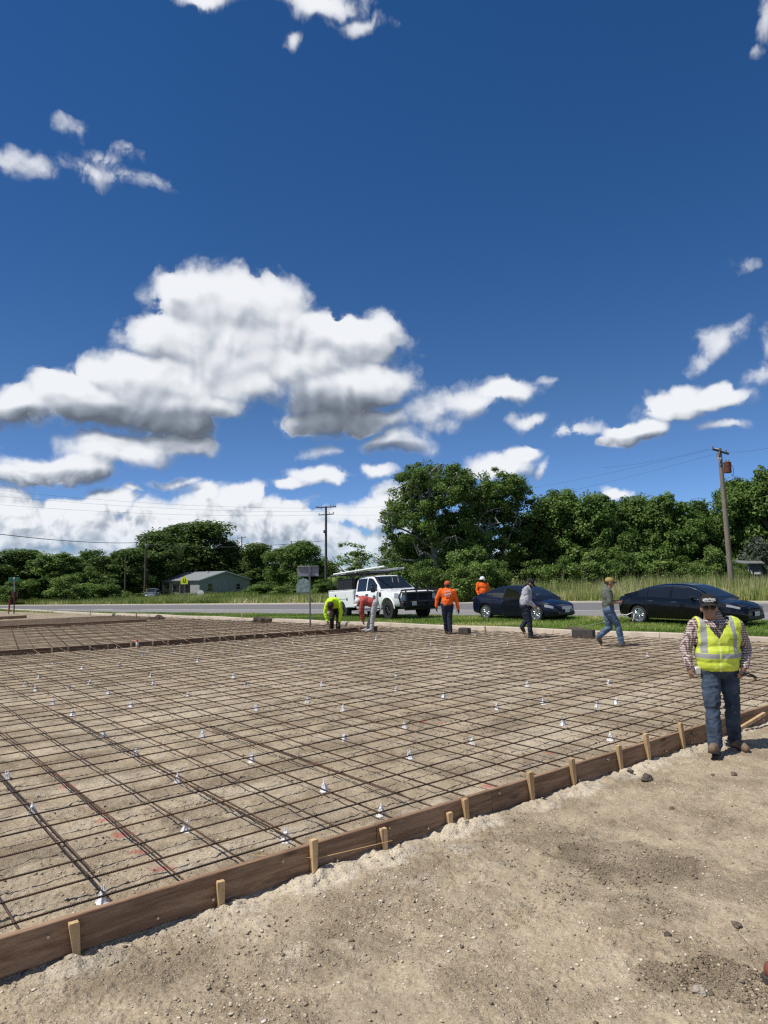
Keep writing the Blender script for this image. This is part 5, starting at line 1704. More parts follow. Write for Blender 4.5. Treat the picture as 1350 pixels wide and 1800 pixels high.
# nose
mb = MB(); mb.box((3.03, 0, .98), (.06, 1.42, .36), bev=.03)
for z in (.88, .98, 1.08): mb.box((3.065, 0, z), (.03, 1.36, .03), bev=.006)
to_obj(mb, 'grille', M_TRIM, truck)
mb = MB(); mb.box((3.12, 0, .62), (.26, 2.02, .28), bev=.05); mb.box((3.08, 0, .44), (.16, 1.6, .12), bev=.03); to_obj(mb, 'bumper', M_TRIM, truck)
mb = MB()
for y in (-.86, -.30, .30, .86): mb.tube([(3.26, y, .50), (3.34, y, .78), (3.33, y, 1.10), (3.22, y * .96, 1.26)], .036, 8)
for z, x in ((.80, 3.34), (1.10, 3.33), (1.24, 3.235)): mb.tube([(x - .10, -1.0, z - .02), (x, -.86, z), (x, .86, z), (x - .10, 1.0, z - .02)], .034, 8)
for y in (-.92, .92):
    mb.tube([(3.24, y, .5), (3.10, y * 1.08, .60), (2.98, y * 1.1, .95), (3.12, y * 1.06, 1.16), (3.26, y * .95, 1.12)], .034, 8)
to_obj(mb, 'grille_guard', M_TRIM, truck)
mb = MB(); mb.box((3.30, -.42, .66), (.015, .31, .16), bev=.004); to_obj(mb, 'licence_plate', M_PLATE, truck)
mb = MB()
for y in (-.55, 0, .55): mb.box((.42, y, 2.0 - abs(y) * .03), (.06, .10, .025), bev=.008)
to_obj(mb, 'roof_marker', pm('amber_marker', (.55, .25, .04), .3), truck)
mb = MB(); mb.tube([(-.60, -.32, 2.005), (-.1, -.30, 2.02), (.0, .30, 2.02), (-.5, .34, 2.01)], .012, 6); to_obj(mb, 'cable', M_TRIM, truck)
# service body: two side cabinets with lids, a bay between them
for side in (1, -1):
    y = side * .80
    mb = MB(); mb.box((-2.02, y, 1.005), (2.45, .46, .83), bev=.02)
    cb = to_obj(mb, 'side_cabinet', M_WHITE, truck)
    cut_wheels(cb, [(-2.05, side * .95, .43)], .52, .5)
    for (x0_, x1_, z0_, z1_) in ((-3.20, -2.62, .62, 1.38), (-2.60, -1.52, 1.0, 1.38), (-1.50, -.82, .62, 1.38)):
        mb = MB(); mb.box(((x0_ + x1_) / 2, side * 1.034, (z0_ + z1_) / 2), (x1_ - x0_ - .03, .02, z1_ - z0_ - .02), bev=.006)
        d = to_obj(mb, 'cabinet_door', M_WHITE, truck)
        mb = MB(); mb.box((x0_ + .12, side * 1.052, (z0_ + z1_) / 2), (.1, .02, .12), bev=.006); to_obj(mb, 'latch', M_TRIM, d)
    mb = MB(); mb.box((-2.90, y, 1.445), (.62, .48, .035), bev=.01); mb.box((-1.75, y, 1.432), (1.62, .47, .02), bev=.006); to_obj(mb, 'cabinet_lid', M_WHITE, truck)
mb = MB(); mb.box((-2.0, 0, .70), (2.45, 1.12, .08), bev=.01); mb.box((-3.22, 0, .95), (.05, 1.10, .62), bev=.01); to_obj(mb, 'bed', M_GREYMETAL, truck)
mb = MB(); mb.box((-3.36, 0, .55), (.24, 2.0, .14), bev=.03); to_obj(mb, 'rear_bumper', M_TRIM, truck)
mb = MB(); mb.box((0, 0, .55), (5.6, 1.0, .22), bev=.03); to_obj(mb, 'chassis', M_TRIM, truck)
for side in (1, -1): mb = MB(); mb.box((-3.26, side * .97, 1.0), (.03, .09, .22), bev=.01); to_obj(mb, 'tail_light', M_TAIL, truck)
# black toolbox on the cabinet, rack above
mb = MB(); mb.box((-1.62, -.72, 1.70), (1.42, .56, .46), bev=.02); mb.box((-1.62, -.72, 1.945), (1.46, .60, .05), bev=.015); mb.box((-1.75, -1.01, 1.76), (.12, .02, .12), bev=.01)
tb = to_obj(mb, 'toolbox', M_TRIM, truck)
mb = MB(); mb.box((-1.62, .72, 1.66), (1.42, .56, .42), bev=.02); to_obj(mb, 'toolbox', M_TRIM, truck)
mb = MB()
for side in (1, -1):
    for x in (-3.1, -.85): mb.tube([(x, side * .92, 1.44), (x, side * .92, 2.16)], .028, 8)
    mb.tube([(-3.25, side * .92, 2.16), (-.85, side * .92, 2.18), (.35, side * .80, 2.20)], .03, 8)
    mb.tube([(-3.1, side * .94, 1.72), (-.85, side * .94, 1.76)], .018, 8)
for x in (-3.2, -2.4, -1.6, -.85, -.2, .33): mb.tube([(x, -.9 if x < 0 else -.8, 2.18), (x, .9 if x < 0 else .8, 2.18)], .024, 8)
mb.tube([(-.85, -.92, 1.9), (-.2, -.6, 2.17)], .018, 6); mb.tube([(-.85, .92, 1.9), (-.2, .6, 2.17)], .018, 6)
to_obj(mb, 'ladder_rack', M_TRIM, truck)
mb = MB(); mb.box((-1.3, .15, 2.205), (1.5, .7, .05), bev=.01)
for k in range(9): mb.box((-1.95 + k * .16, .15, 2.236), (.03, .66, .012))
to_obj(mb, 'rack_basket', M_TRIM, truck)
for (wx, wy) in ((2.05, .86), (2.05, -.86), (-2.05, .80), (-2.05, -.80)):
    wheel(truck, wx, wy, .415, .28, .245, 8, 1 if wy > 0 else -1, M_DARKALLOY, .05)
# load on the rack
mt = Matrix.LocRotScale(truck.location, truck.rotation_euler, truck.scale)
mb = MB(); mb.tube([(-2.95, -.84, 2.255), (1.75, -.84, 2.33)], .047, 10)
o = mb.build('pipe', pm('white_pvc', (.74, .74, .73), .4), None); o.matrix_world = mt; tag(o, 'long white pipe lying along the ladder rack of the white truck', 'pipe')
mb = MB()
for y in (.45, .78): mb.box((-.9, y, 2.28), (3.6, .03, .075), bev=.006)
for k in range(11): mb.tube([(-2.5 + k * .32, .45, 2.28), (-2.5 + k * .32, .78, 2.28)], .014, 6)
o = mb.build('ladder', M_GREYMETAL, None); o.matrix_world = mt; tag(o, 'grey ladder lying flat on the far side of the truck rack', 'ladder')

# ------------------------------------------------------------------ people
def fabric(name, col, var=.14, scale=14, rough=.9, bump=.25):
    return pm(name, col, rough, 0, var, scale, bump=bump, bscale=60, spec=.2)


M_SKIN = pm('skin_brown', (.33, .18, .115), .55, var=.12, scale=14)
M_SKIN2 = pm('skin_tan', (.33, .18, .115), .55, var=.12, scale=14)
M_HAIR = pm('dark_hair', (.02, .016, .013), .7, var=.3, scale=30)
M_GLOVE = fabric('dark_glove', (.03, .03, .032))
M_JEAN = fabric('blue_jeans', (.045, .064, .095), .5, 9)
M_JEAN2 = fabric('mid_blue_jeans', (.088, .135, .215), .4, 7)
M_DKJEAN = fabric('dark_jeans', (.022, .028, .045), .3, 7)
M_GREYPANT = fabric('light_grey_trousers', (.40, .40, .40), .2, 9)
M_DKPANT = fabric('dark_brown_trousers', (.030, .022, .018), .3, 9)
M_ORANGE = fabric('safety_orange', (.88, .145, .022), .08)
M_LIME = fabric('safety_lime_shirt', (.52, .80, .04), .08)
M_RED = fabric('faded_red_shirt', (.40, .085, .075), .12)
M_GREYSH = fabric('light_grey_shirt', (.36, .37, .41), .12)
M_GREENSH = fabric('grey_green_shirt', (.115, .13, .105), .15)
M_BOOT = pm('tan_boot', (.17, .115, .075), .8, var=.3, scale=20)
M_DKBOOT = pm('dark_boot', (.06, .05, .042), .8, var=.3, scale=20)
M_CAPB = fabric('black_cap', (.020, .019, .019)); M_CAPW = fabric('white_cap', (.62, .60, .56)); M_CAPY = fabric('yellow_cap', (.34, .24, .085)); M_CAPO = fabric('orange_cap', (.48, .10, .05))
M_HAT = pm('hard_hat', (.78, .78, .76), .35, var=.04)
M_WPRINT = pm('white_print', (.75, .74, .72), .7, var=.1)
M_EYE = pm('dark_eye', (.01, .008, .008), .3)
M_BLACKCLOTH = fabric('black_face_cover', (.012, .012, .014))


def remesh(mb, vox, smooth=4, fold=0.0, ff=9.0, seed=0, stretch=(1, 1, 1)):
    o = mb.build('tmp_figure', [], None, False)
    m = o.modifiers.new('r', 'REMESH'); m.mode = 'VOXEL'; m.voxel_size = vox
    if smooth:
        s_ = o.modifiers.new('s', 'SMOOTH'); s_.iterations = smooth; s_.factor = .5
    dg = bpy.context.evaluated_depsgraph_get(); dg.update()
    me = bpy.data.meshes.new_from_object(o.evaluated_get(dg))
    bpy.data.objects.remove(o)
    n = len(me.vertices)
    if fold and n:
        co = np.empty(n * 3, np.float32); me.vertices.foreach_get('co', co); co = co.reshape(-1, 3)
        no = np.empty(n * 3, np.float32); me.vertices.foreach_get('normal', no); no = no.reshape(-1, 3)
        a = fbm(co[:, 0] * ff * stretch[0] + co[:, 1] * ff * .7, co[:, 2] * ff * stretch[2] + co[:, 1] * ff * .4, 3, seed)
        b = 1 - np.abs(a) * 2.2
        co = co + no * (fold * (b - .5))[:, None]
        me.vertices.foreach_set('co', co.ravel().astype(np.float32)); me.update()
    me.polygons.foreach_set('use_smooth', [True] * len(me.polygons))
    return me


def put(name, me, mat, parent):
    for m in (mat if isinstance(mat, (list, tuple)) else [mat]): me.materials.append(m)
    return link(name, me, parent)


def look_m(d):
    """axes with -y turned to face d"""
    d = Vector(d).normalized(); y = -d
    x = y.cross(Vector((0, 0, 1))); x = x.normalized() if x.length > 1e-3 else Vector((1, 0, 0))
    return Matrix((x, y, x.cross(y))).transposed()


def hand(mb, w, d, n, s=1.0, curl=.5, th=1, rf=.0085):
    """palm, four fingers and a thumb; d along the fingers, n out of the palm"""
    w, d, n = Vector(w), Vector(d).normalized(), Vector(n).normalized()
    n = (n - d * n.dot(d)).normalized(); x = d.cross(n) * th
    pc = w + d * .045 * s
    R = Matrix((x, n, d)).transposed()
    mb.ell(pc, (.042 * s, .017 * s, .052 * s), R, 10, 7)
    mb.cap(w - d * .02, w + d * .02, .027 * s, .026 * s)
    for k, (off, L) in enumerate(((-.030, .072), (-.010, .082), (.011, .077), (.030, .060))):
        p = w + d * .078 * s + x * off * s; dd = d.copy()
        for j in range(3):
            a = curl * (.5 + .5 * j)
            dd = (d * math.cos(a) + n * math.sin(a)).normalized() if j == 0 else (dd * math.cos(curl * .8) + n * math.sin(curl * .8)).normalized()
            q = p + dd * L * s * (.45, .32, .23)[j]
            mb.cap(p, q, rf * s * (1 - .1 * j), rf * s * (.92 - .1 * j), 8); p = q
    p = w + d * .02 * s - x * .034 * s
    for j, L in enumerate((.045, .034)):
        dd = (d * (.75 + .2 * j) - x * (.7 - .5 * j) + n * (.35 + .25 * j)).normalized()
        q = p + dd * L * s; mb.cap(p, q, rf * 1.15 * s, rf * s, 8); p = q


def boot(parent, ank, toe, mat, s=1.0):
    ank, toe = Vector(ank), Vector(toe); d = (toe - ank); d.z = 0; L = d.length; d.normalize()
    dz = toe.z - ank.z + .07 * s
    heel = Vector((ank.x, ank.y, ank.z - .05 * s)) - d * .035 * s
    tp = Vector((toe.x, toe.y, toe.z))
    mb = MB()
    mb.cap(ank + Vector((0, 0, .05 * s)), Vector((ank.x, ank.y, ank.z - .01)), .046 * s, .05 * s)
    mb.cap(heel, ank * .4 + tp * .6 - Vector((0, 0, .0)), .046 * s, .048 * s)
    mb.cap(ank * .55 + tp * .45, tp, .05 * s, .042 * s)
    me = remesh(mb, .012 * s, 3)
    o = put('boot', me, mat, parent)
    n = len(me.vertices); co = np.empty(n * 3, np.float32); me.vertices.foreach_get('co', co); co = co.reshape(-1, 3)
    # sole: flatten everything below the line heel - toe
    line0 = heel.z - .032 * s; line1 = tp.z - .030 * s
    t = np.clip(((co[:, 0] - heel.x) * d.x + (co[:, 1] - heel.y) * d.y) / max(.05, (tp - heel).length), -.3, 1.3)
    co[:, 2] = np.maximum(co[:, 2], line0 + (line1 - line0) * t)
    me.vertices.foreach_set('co', co.ravel()); me.update()
    side = Vector((-d.y, d.x, 0))
    mb = MB(); rings = []
    for f, w_ in ((-.10, .028), (.0, .043), (.35, .040), (.7, .048), (.95, .042), (1.1, .022)):
        c = heel + (tp - heel) * f; zz = line0 + (line1 - line0) * f
        c = Vector((c.x, c.y, zz))
        rings.append([c + side * w_ * s + Vector((0, 0, -.012)), c - side * w_ * s + Vector((0, 0, -.012)), c - side * w_ * s + Vector((0, 0, .012)), c + side * w_ * s + Vector((0, 0, .012))])
    mb.loft(rings); mb.build('sole', M_DKBOOT, o)
    return o


def head_parts(mb, c, look, s=1.0):
    R = look_m(look); c = Vector(c)
    L = lambda x, y, z: c + R @ Vector((x * s, y * s, z * s))
    mb.ell(L(0, .008, .02), (.076 * s, .096 * s, .098 * s), R, 18, 12)
    mb.ell(L(0, -.02, -.05), (.058 * s, .07 * s, .066 * s), R, 16, 10)
    mb.ell(L(0, -.062, -.088), (.026 * s, .024 * s, .022 * s), R, 10, 8)           # chin
    mb.cap(L(0, -.088, .018), L(0, -.108, -.022), .010 * s, .017 * s, 10)          # nose
    mb.cap(L(-.045, -.074, .034), L(.045, -.074, .034), .013 * s, .013 * s, 8)     # brow
    mb.cap(L(-.02, -.086, -.052), L(.02, -.086, -.052), .009 * s, .009 * s, 8)     # lips
    for q in (-1, 1):
        mb.ell(L(.076 * q, .008, -.006), (.012 * s, .024 * s, .034 * s), R, 8, 6)
        mb.ell(L(.042 * q, -.062, -.022), (.026 * s, .022 * s, .024 * s), R, 8, 6)  # cheek
    mb.cap(L(0, .02, -.06), L(0, .05, -.18), .058 * s, .064 * s, 12)               # neck
    return L, R


def cap_hat(parent, c, look, mat, brim=True, s=1.0, brim_mat=None, name='cap', front_mat=None):
    R = look_m(look); c = Vector(c)
    mb = MB(); prof = []
    n = 9
    for i in range(n + 1):
        a = math.pi / 2 * i / n
        prof.append((math.cos(a), math.sin(a)))
    rings = []
    for (k, z) in prof:
        rings.append([c + R @ Vector((.088 * s * max(k, .02) * math.cos(t), .010 * s + .108 * s * max(k, .02) * math.sin(t), .045 * s + .092 * s * z ** .85)) for t in np.linspace(0, 2 * math.pi, 21)[:-1]])
    lo = [c + R @ Vector((.086 * s * math.cos(t), .010 * s + .106 * s * math.sin(t), .028 * s)) for t in np.linspace(0, 2 * math.pi, 21)[:-1]]
    mb.loft([lo] + rings)
    o = mb.build(name, mat, parent)
    if brim:
        mb = MB(); V = []; nx = 9
        up, dn = [], []
        for i in range(nx):
            t = -1 + 2 * i / (nx - 1)
            xi = .080 * t; yi = -.098 + .030 * t * t
            xo = .078 * t; yo = -.178 + .075 * t * t
            z = .046 - .020 * t * t
            up.append((c + R @ Vector((xi * s, yi * s, z * s)), c + R @ Vector((xo * s, yo * s, (z - .022) * s))))
        vs = [p for q in up for p in q] + [p - R @ Vector((0, 0, .006 * s)) for q in up for p in q]
        fs = []; m_ = 2 * nx
        for i in range(nx - 1):
            a = 2 * i
            fs += [(a, a + 1, a + 3, a + 2), (m_ + a, m_ + a + 2, m_ + a + 3, m_ + a + 1), (a + 1, m_ + a + 1, m_ + a + 3, a + 3), (a, a + 2, m_ + a + 2, m_ + a)]
        fs += [(0, m_, m_ + 1, 1), (m_ - 2, m_ - 1, 2 * m_ - 1, 2 * m_ - 2)]
        mb.add(vs, fs); mb.build('brim', brim_mat or mat, o, ang=30)
    if front_mat:
        mb = MB(); vs = []
        for i in range(7):
            t = math.radians(-90 - 42 + 84 * i / 6)
            for z in (.05, .075, .098, .115):
                k = math.sqrt(max(0, 1 - ((z - .045) / .092) ** 2.3))
                vs.append(c + R @ Vector((.0895 * s * k * math.cos(t), .010 * s + .1095 * s * k * math.sin(t), (z + .003) * s)))
        mb.add(vs, [(i * 4 + j, i * 4 + 4 + j, i * 4 + 5 + j, i * 4 + 1 + j) for i in range(6) for j in range(3)])
        mb.build('cap_panel', front_mat, o)
    return o, R


def figure(loc, label, J, look, shirt, pants, skin=M_SKIN2, hat=None, sleeves=True, boots=M_BOOT, s=1.0, vox=.014, belly=0.0, glove=None, curl=.6, hd=None, seed=1, cover=None, glasses=False, long_s=.98, hdir=None, hn=None):
    root = empty('person', loc, 0, label, 'person', 'workers on the site'); root.scale = (s, s, s)
    V_ = {k: Vector(v) for k, v in J.items()}
    ch, pe = V_['chest'], V_['pelvis']
    up = (ch - pe).normalized()
    body = MB()
    L, R = head_parts(body, V_['head'], look)
    across = (V_['shR'] - V_['shL']); aw = across.length; across.normalize()
    fwd = across.cross(up).normalized()
    TR_ = Matrix((across, -fwd if fwd.y > 0 else fwd, up)).transposed()
    TR_ = Matrix((across, up.cross(across).normalized(), up)).transposed()
    nb = ch + up * .16
    body.cap(V_['head'] - Vector((0, 0, .07)), nb, .055, .07)
    body.ell(ch, (aw * .5, .115, .2), TR_); body.ell(pe, (.14, .10, .10), TR_); body.cap(pe + up * .06, ch, .115, .12)
    for q in 'LR':
        body.cap(V_['sh' + q], V_['el' + q], .05, .041); body.cap(V_['el' + q], V_['wr' + q], .041, .029)
        body.cap(V_['hip' + q], V_['kn' + q], .085, .058); body.cap(V_['kn' + q], V_['an' + q], .057, .042)
        dd = (V_['wr' + q] - V_['el' + q]).normalized()
        if hdir and q in hdir: dd = Vector(hdir[q])
        nn = Vector(hn[q]) if hn and q in hn else (Vector((1, 0, 0)) if q == 'L' else Vector((-1, 0, 0))) + Vector((0, -.5, 0))
        hb = body if glove is None else None
        if hb is not None: hand(hb, V_['wr' + q], dd, nn, 1.0, curl, 1 if q == 'L' else -1, max(.0085, vox * .72))
    put('body', remesh(body, vox, 2), skin, root)
    if glove:
        for q in 'LR':
            gb = MB(); dd = (V_['wr' + q] - V_['el' + q]).normalized()
            nn = (Vector((1, 0, 0)) if q == 'L' else Vector((-1, 0, 0))) + Vector((0, -.5, 0))
            hand(gb, V_['wr' + q], dd, nn, 1.08, curl, 1 if q == 'L' else -1, .0105); put('glove', remesh(gb, .008, 2), glove, root)
    # eyes and hair
    eb = MB()
    for q in (-1, 1): eb.ell(L(.031 * q, -.079, .014), (.014, .008, .008), R, 8, 6)
    eb.build('eyes', M_EYE, root)
    if glasses:
        gb = MB()
        for q in (-1, 1): gb.ell(L(.034 * q, -.086, .012), (.030, .010, .020), R, 10, 6); gb.tube([L(.06 * q, -.080, .018), L(.082 * q, 0, .016)], .004, 5)
        gb.build('sunglasses', M_EYE, root)
    hb = MB(); hb.ell(L(0, .026, .030), (.080, .088, .086), R, 16, 10); hb.ell(L(0, .06, -.03), (.066, .05, .06), R, 12, 8); put('hair', remesh(hb, .014, 2), M_HAIR, root)
    if cover:
        cb = MB(); cb.ell(L(0, -.015, -.055), (.072, .088, .07), R, 14, 10); cb.cap(L(0, .02, -.05), L(0, .045, -.17), .078, .085); put('face_cover', remesh(cb, .012, 2), cover, root)
    # shirt
    sb = MB()
    sb.ell(ch + up * .02, (aw * .5 + .025, .140, .21), TR_, 18, 12); sb.cap(ch + up * .06 - across * (aw * .5 - .07), ch + up * .06 + across * (aw * .5 - .07), .105, .105)
    mid = (ch + pe) / 2
    sb.ell(mid - up * .02 + Vector((0, -belly * .3, 0)), (.172 + belly, .138 + belly, .23), TR_, 18, 12); sb.ell(pe + up * .05, (.172 + belly * .7, .135 + belly * .7, .12), TR_)
    sb.cap(ch + up * .15, ch + up * .215, .082, .072)
    for q in 'LR':
        sb.cap(V_['sh' + q], V_['el' + q], .075, .061)
        if sleeves: e = V_['el' + q] + (V_['wr' + q] - V_['el' + q]) * long_s; sb.cap(V_['el' + q], e, .061, .046)
    shirt_o = put('shirt', remesh(sb, vox, 3, .012, 10, seed), shirt, root)
    # trousers
    pb = MB()
    pb.ell(pe, (.178 + belly * .6, .140 + belly * .5, .12), TR_); pb.cap(pe - across * .08, pe + across * .08, .12, .12)
    for q in 'LR':
        pb.cap(V_['hip' + q], V_['kn' + q], .104, .078); pb.cap(V_['kn' + q], V_['an' + q] + Vector((0, 0, -.01)), .076, .066)
    put('trousers', remesh(pb, vox, 3, .014, 9, seed + 4, (1, 1, 1.6)), pants, root)
    for q in 'LR': boot(root, V_['an' + q], V_['toe' + q], boots)
    if hat: hat(root, V_['head'], look)
    return root, shirt_o


# ---- the man in the lime vest
def gingham():
    m = bpy.data.materials.new('gingham_shirt'); m.use_nodes = True
    t = NT(m.node_tree); bs = m.node_tree.nodes['Principled BSDF']
    co = t.n('ShaderNodeTexCoord').outputs['Object']
    sp = t.n('ShaderNodeSeparateXYZ'); t.l(co, sp.inputs[0])
    n, nc = t.noise(co, 5, 3, .5)
    xx = t.m('ADD', t.m('ADD', sp.outputs[0], t.m('MULTIPLY', sp.outputs[1], .8)), t.m('MULTIPLY', n, .03)); zz = t.m('ADD', sp.outputs[2], t.m('MULTIPLY', n, .025))
    P_ = .024
    fx = t.step(t.m('SINE', t.m('MULTIPLY', xx, 6.283 / P_)), -.15, .15); fz = t.step(t.m('SINE', t.m('MULTIPLY', zz, 6.283 / P_)), -.15, .15)
    f = t.m('MULTIPLY', t.m('ADD', fx, fz), .5)
    cr = t.n('ShaderNodeValToRGB'); t.l(f, cr.inputs[0]); cr.color_ramp.interpolation = 'LINEAR'
    e = cr.color_ramp.elements; e[0].color = (.62, .57, .53, 1); e[1].color = (.085, .045, .045, 1); e.new(.5).color = (.27, .175, .165, 1)
    t.l(cr.outputs[0], bs.inputs['Base Color']); bs.inputs['Roughness'].default_value = .9
    return m


def vest_mat():
    m = bpy.data.materials.new('lime_vest'); m.use_nodes = True
    t = NT(m.node_tree); bs = m.node_tree.nodes['Principled BSDF']
    co = t.n('ShaderNodeTexCoord').outputs['Object']
    sp = t.n('ShaderNodeSeparateXYZ'); t.l(co, sp.inputs[0]); x, y, z = sp.outputs
    n, _ = t.noise(co, 9, 4, .6)
    c = t.mix(t.step(n, .3, .7), (.54, .66, .05), (.66, .76, .09))
    band = lambda v, a, b: t.m('MULTIPLY', t.step(v, a - .002, a + .002, smooth=False), t.step(v, b + .002, b - .002, smooth=False))
    zz = t.m('ADD', z, t.m('MULTIPLY', n, .012))
    silver = band(zz, .972, 1.022)
    up_ = t.step(z, 1.02, 1.024, smooth=False)
    sl = band(t.m('ADD', x, t.m('MULTIPLY', z, -.02)), -.212, -.158); sr = band(x, .118, .168)
    silver = t.m('MAXIMUM', silver, t.m('MULTIPLY', up_, t.m('MAXIMUM', sl, sr)))
    c = t.mix(silver, c, (.33, .34, .345))
    # pale piping beside the tape and down the zip
    zip_ = t.m('MULTIPLY', band(x, -.038, -.022), t.step(y, .02, .0))
    c = t.mix(zip_, c, (.72, .80, .22))
    pk = t.m('MULTIPLY', band(x, .075, .185), band(z, 1.155, 1.162)); c = t.mix(t.m('MULTIPLY', pk, t.step(y, .02, 0)), c, (.22, .34, .02))
    t.l(c, bs.inputs['Base Color']); bs.inputs['Roughness'].default_value = .75
    b, _ = t.noise(co, 60, 3, .6); bn = t.n('ShaderNodeBump'); bn.inputs['Strength'].default_value = .2; bn.inputs['Distance'].default_value = .01
    t.l(b, bn.inputs['Height']); t.l(bn.outputs[0], bs.inputs['Normal'])
    return m


def black_cap(root, c, look):
    c = Vector(c) + Vector((0, 0, .014)); o, R = cap_hat(root, c, look, M_CAPB, True, 1.05)
    # arc of small white marks on the front
    mb = MB()
    for i in range(7):
        t = -.62 + 1.24 * i / 6
        for (dx, dz, w_, h_) in ((0, 0, .006, .026), (.006, .009 * (1 if i % 2 else -1), .012, .007), (.010, -.004 * (i % 3 - 1), .006, .018)):
            a = -math.pi / 2 + t + dx * 8 * 0 + dx * 9
            z = .083 - .018 * t * t + dz; k = math.sqrt(max(0, 1 - ((z - .045) / .096) ** 2.3))
            p = Vector(c) + R @ Vector((.096 * k * math.cos(a), .0106 + .1175 * k * math.sin(a), z * 1.03))
            mb.box(p, (w_, .006, h_), R @ Matrix.Rotation(a + math.pi / 2, 3, 'Z'))
    for i in range(8):
        t = -.42 + .84 * i / 7; a = -math.pi / 2 + t; z = .058; k = math.sqrt(max(0, 1 - ((z - .045) / .096) ** 2.3))
        mb.box(Vector(c) + R @ Vector((.096 * k * math.cos(a), .0106 + .1165 * k * math.sin(a), z * 1.03)), (.008, .006, .007), R @ Matrix.Rotation(a + math.pi / 2, 3, 'Z'))
    mb.build('cap_lettering', M_WPRINT, o, False)


p = gp(1268, 1314)
JV = dict(head=(-.05, -.03, 1.475), chest=(.02, 0, 1.16), pelvis=(.02, .0, .86), shL=(-.195, .01, 1.30), shR=(.245, .01, 1.285), elL=(-.295, .05, 1.055), elR=(.355, .06, 1.05),
          wrL=(-.295, -.03, .885), wrR=(.245, -.10, .88), hipL=(-.075, -.01, .83), hipR=(.125, .0, .83), knL=(-.125, -.13, .47), knR=(.15, .02, .45),
          anL=(-.155, -.20, .10), anR=(.195, .11, .085), toeL=(-.275, -.39, .115), toeR=(.205, -.10, .035))
vm_, vshirt = figure((p.x, p.y, -.03), 'man in a lime safety vest and gingham shirt walking towards the camera', JV, (-.42, -1, .04), gingham(), M_JEAN, M_SKIN, black_cap, True, M_BOOT, 1.0, .0095, .018, None, .75, seed=3, glasses=True,
                     hdir={'L': (.02, -.12, -1), 'R': (-.45, -.35, -.85)}, hn={'L': (.8, .2, 0), 'R': (-.5, .75, -.3)})
vb = MB(); Ti = Matrix.Identity(3)
vb.ell((.022, .0, 1.17), (.252, .170, .215), Ti, 22, 14); vb.ell((.02, -.012, 1.0), (.226, .168, .2), Ti, 22, 14); vb.ell((.02, -.008, .90), (.216, .163, .14), Ti, 22, 12)
vb.cap((-.14, .0, 1.29), (.18, .0, 1.275), .115, .115)
vme = remesh(vb, .0095, 3, .013, 7, 21)
bmn = vme; n = len(vme.vertices); co = np.empty(n * 3, np.float32); vme.vertices.foreach_get('co', co); co = co.reshape(-1, 3)
import bmesh
bm = bmesh.new(); bm.from_mesh(vme); kill = []
for f in bm.faces:
    c_ = f.calc_center_median(); x, y, z = c_
    if z < .835 or (y < .06 and z > 1.165 and abs(x + .028) < (z - 1.165) * .62 + .004) or (z > 1.30 and abs(x + .0) < .10 + (z - 1.3) * .5) or (abs(x - .022) > .222 and z > 1.06 + 0) and (x - .022) ** 2 > .05: kill.append(f)
bmesh.ops.delete(bm, geom=kill, context='FACES')
bmesh.ops.solidify(bm, geom=bm.faces[:], thickness=-.006)
bm.to_mesh(vme); bm.free(); vme.polygons.foreach_set('use_smooth', [True] * len(vme.polygons)); vme.update()
put('vest', vme, vest_mat(), vm_)
mb = MB()                                            # collar
for q in (-1, 1):
    mb.prism([(0, 0), (.075 * q, .012), (.055 * q, -.05), (.012 * q, -.075)], .008, Matrix.Translation((-.028 + .022 * q, -.118, 1.345)) @ Matrix.Rotation(.25 * q, 4, 'Y') @ Matrix.Rotation(math.pi / 2 - .55, 4, 'X'))
mb.build('collar', bpy.data.materials['gingham_shirt'], vm_, False)
mb = MB(); mb.lathe([(.19, -.018), (.193, .018)], 28, Matrix.Translation((.02, 0, .875)) @ Matrix.Diagonal((1, .8, 1, 1))); mb.build('belt', M_CAPB, vm_)
wr = p + Vector((.245, -.10, .85))
mb = MB(); mb.tube([(0, 0, 0), (.06, -.01, -.02), (.10, -.01, -.05)], .009, 6); mb.tube([(0, 0, -.025), (.06, -.01, -.03), (.09, -.01, -.075)], .009, 6); mb.box((-.03, 0, -.01), (.06, .02, .03), bev=.006)
o = mb.build('pliers', M_TRIM, None, loc=wr + Vector((-.0, -.04, -.07))); tag(o, 'dark pliers held in the fist of the man in the lime vest', 'pliers')
mb = MB(); mb.box((0, 0, 0), (.075, .05, .085), bev=.015); mb.tube([(.02, 0, .04), (.045, 0, .075)], .006, 6)
o = mb.build('tape_measure', pm('pale_tape', (.55, .53, .5), .5), None, loc=p + Vector((-.215, -.03, .80))); tag(o, 'pale tape measure hanging at the hip of the man in the lime vest', 'tape measure')

# ---- man in a yellow cap striding to the right
p = gp(1075, 1137)
J = dict(head=(.035, 0, 1.535), chest=(-.05, 0, 1.22), pelvis=(-.03, 0, .90), shL=(-.06, -.17, 1.36), shR=(-.04, .17, 1.36), elL=(-.06, -.23, 1.08), elR=(.02, .22, 1.09), wrL=(.17, -.14, 1.06), wrR=(.20, .06, 1.08),
         hipL=(-.03, -.09, .86), hipR=(-.03, .09, .86), knL=(.16, -.08, .49), knR=(.0, .09, .45), anL=(.225, -.08, .09), anR=(-.27, .09, .26), toeL=(.38, -.09, .035), toeR=(-.21, .10, .07))
figure((p.x, p.y, 0), 'man in a yellow cap, grey green shirt and blue jeans striding right across the bars', J, (1, -.12, -.12), M_GREENSH, M_JEAN2, M_SKIN2,
       lambda r, c, l: cap_hat(r, c, l, M_CAPY, True, 1.0, M_CAPB), False, M_BOOT, 1.0, .013, .0, None, .9, seed=5, hdir={'L': (1, .2, .1), 'R': (1, -.2, .1)}, hn={'L': (0, 1, 0), 'R': (0, -1, 0)})
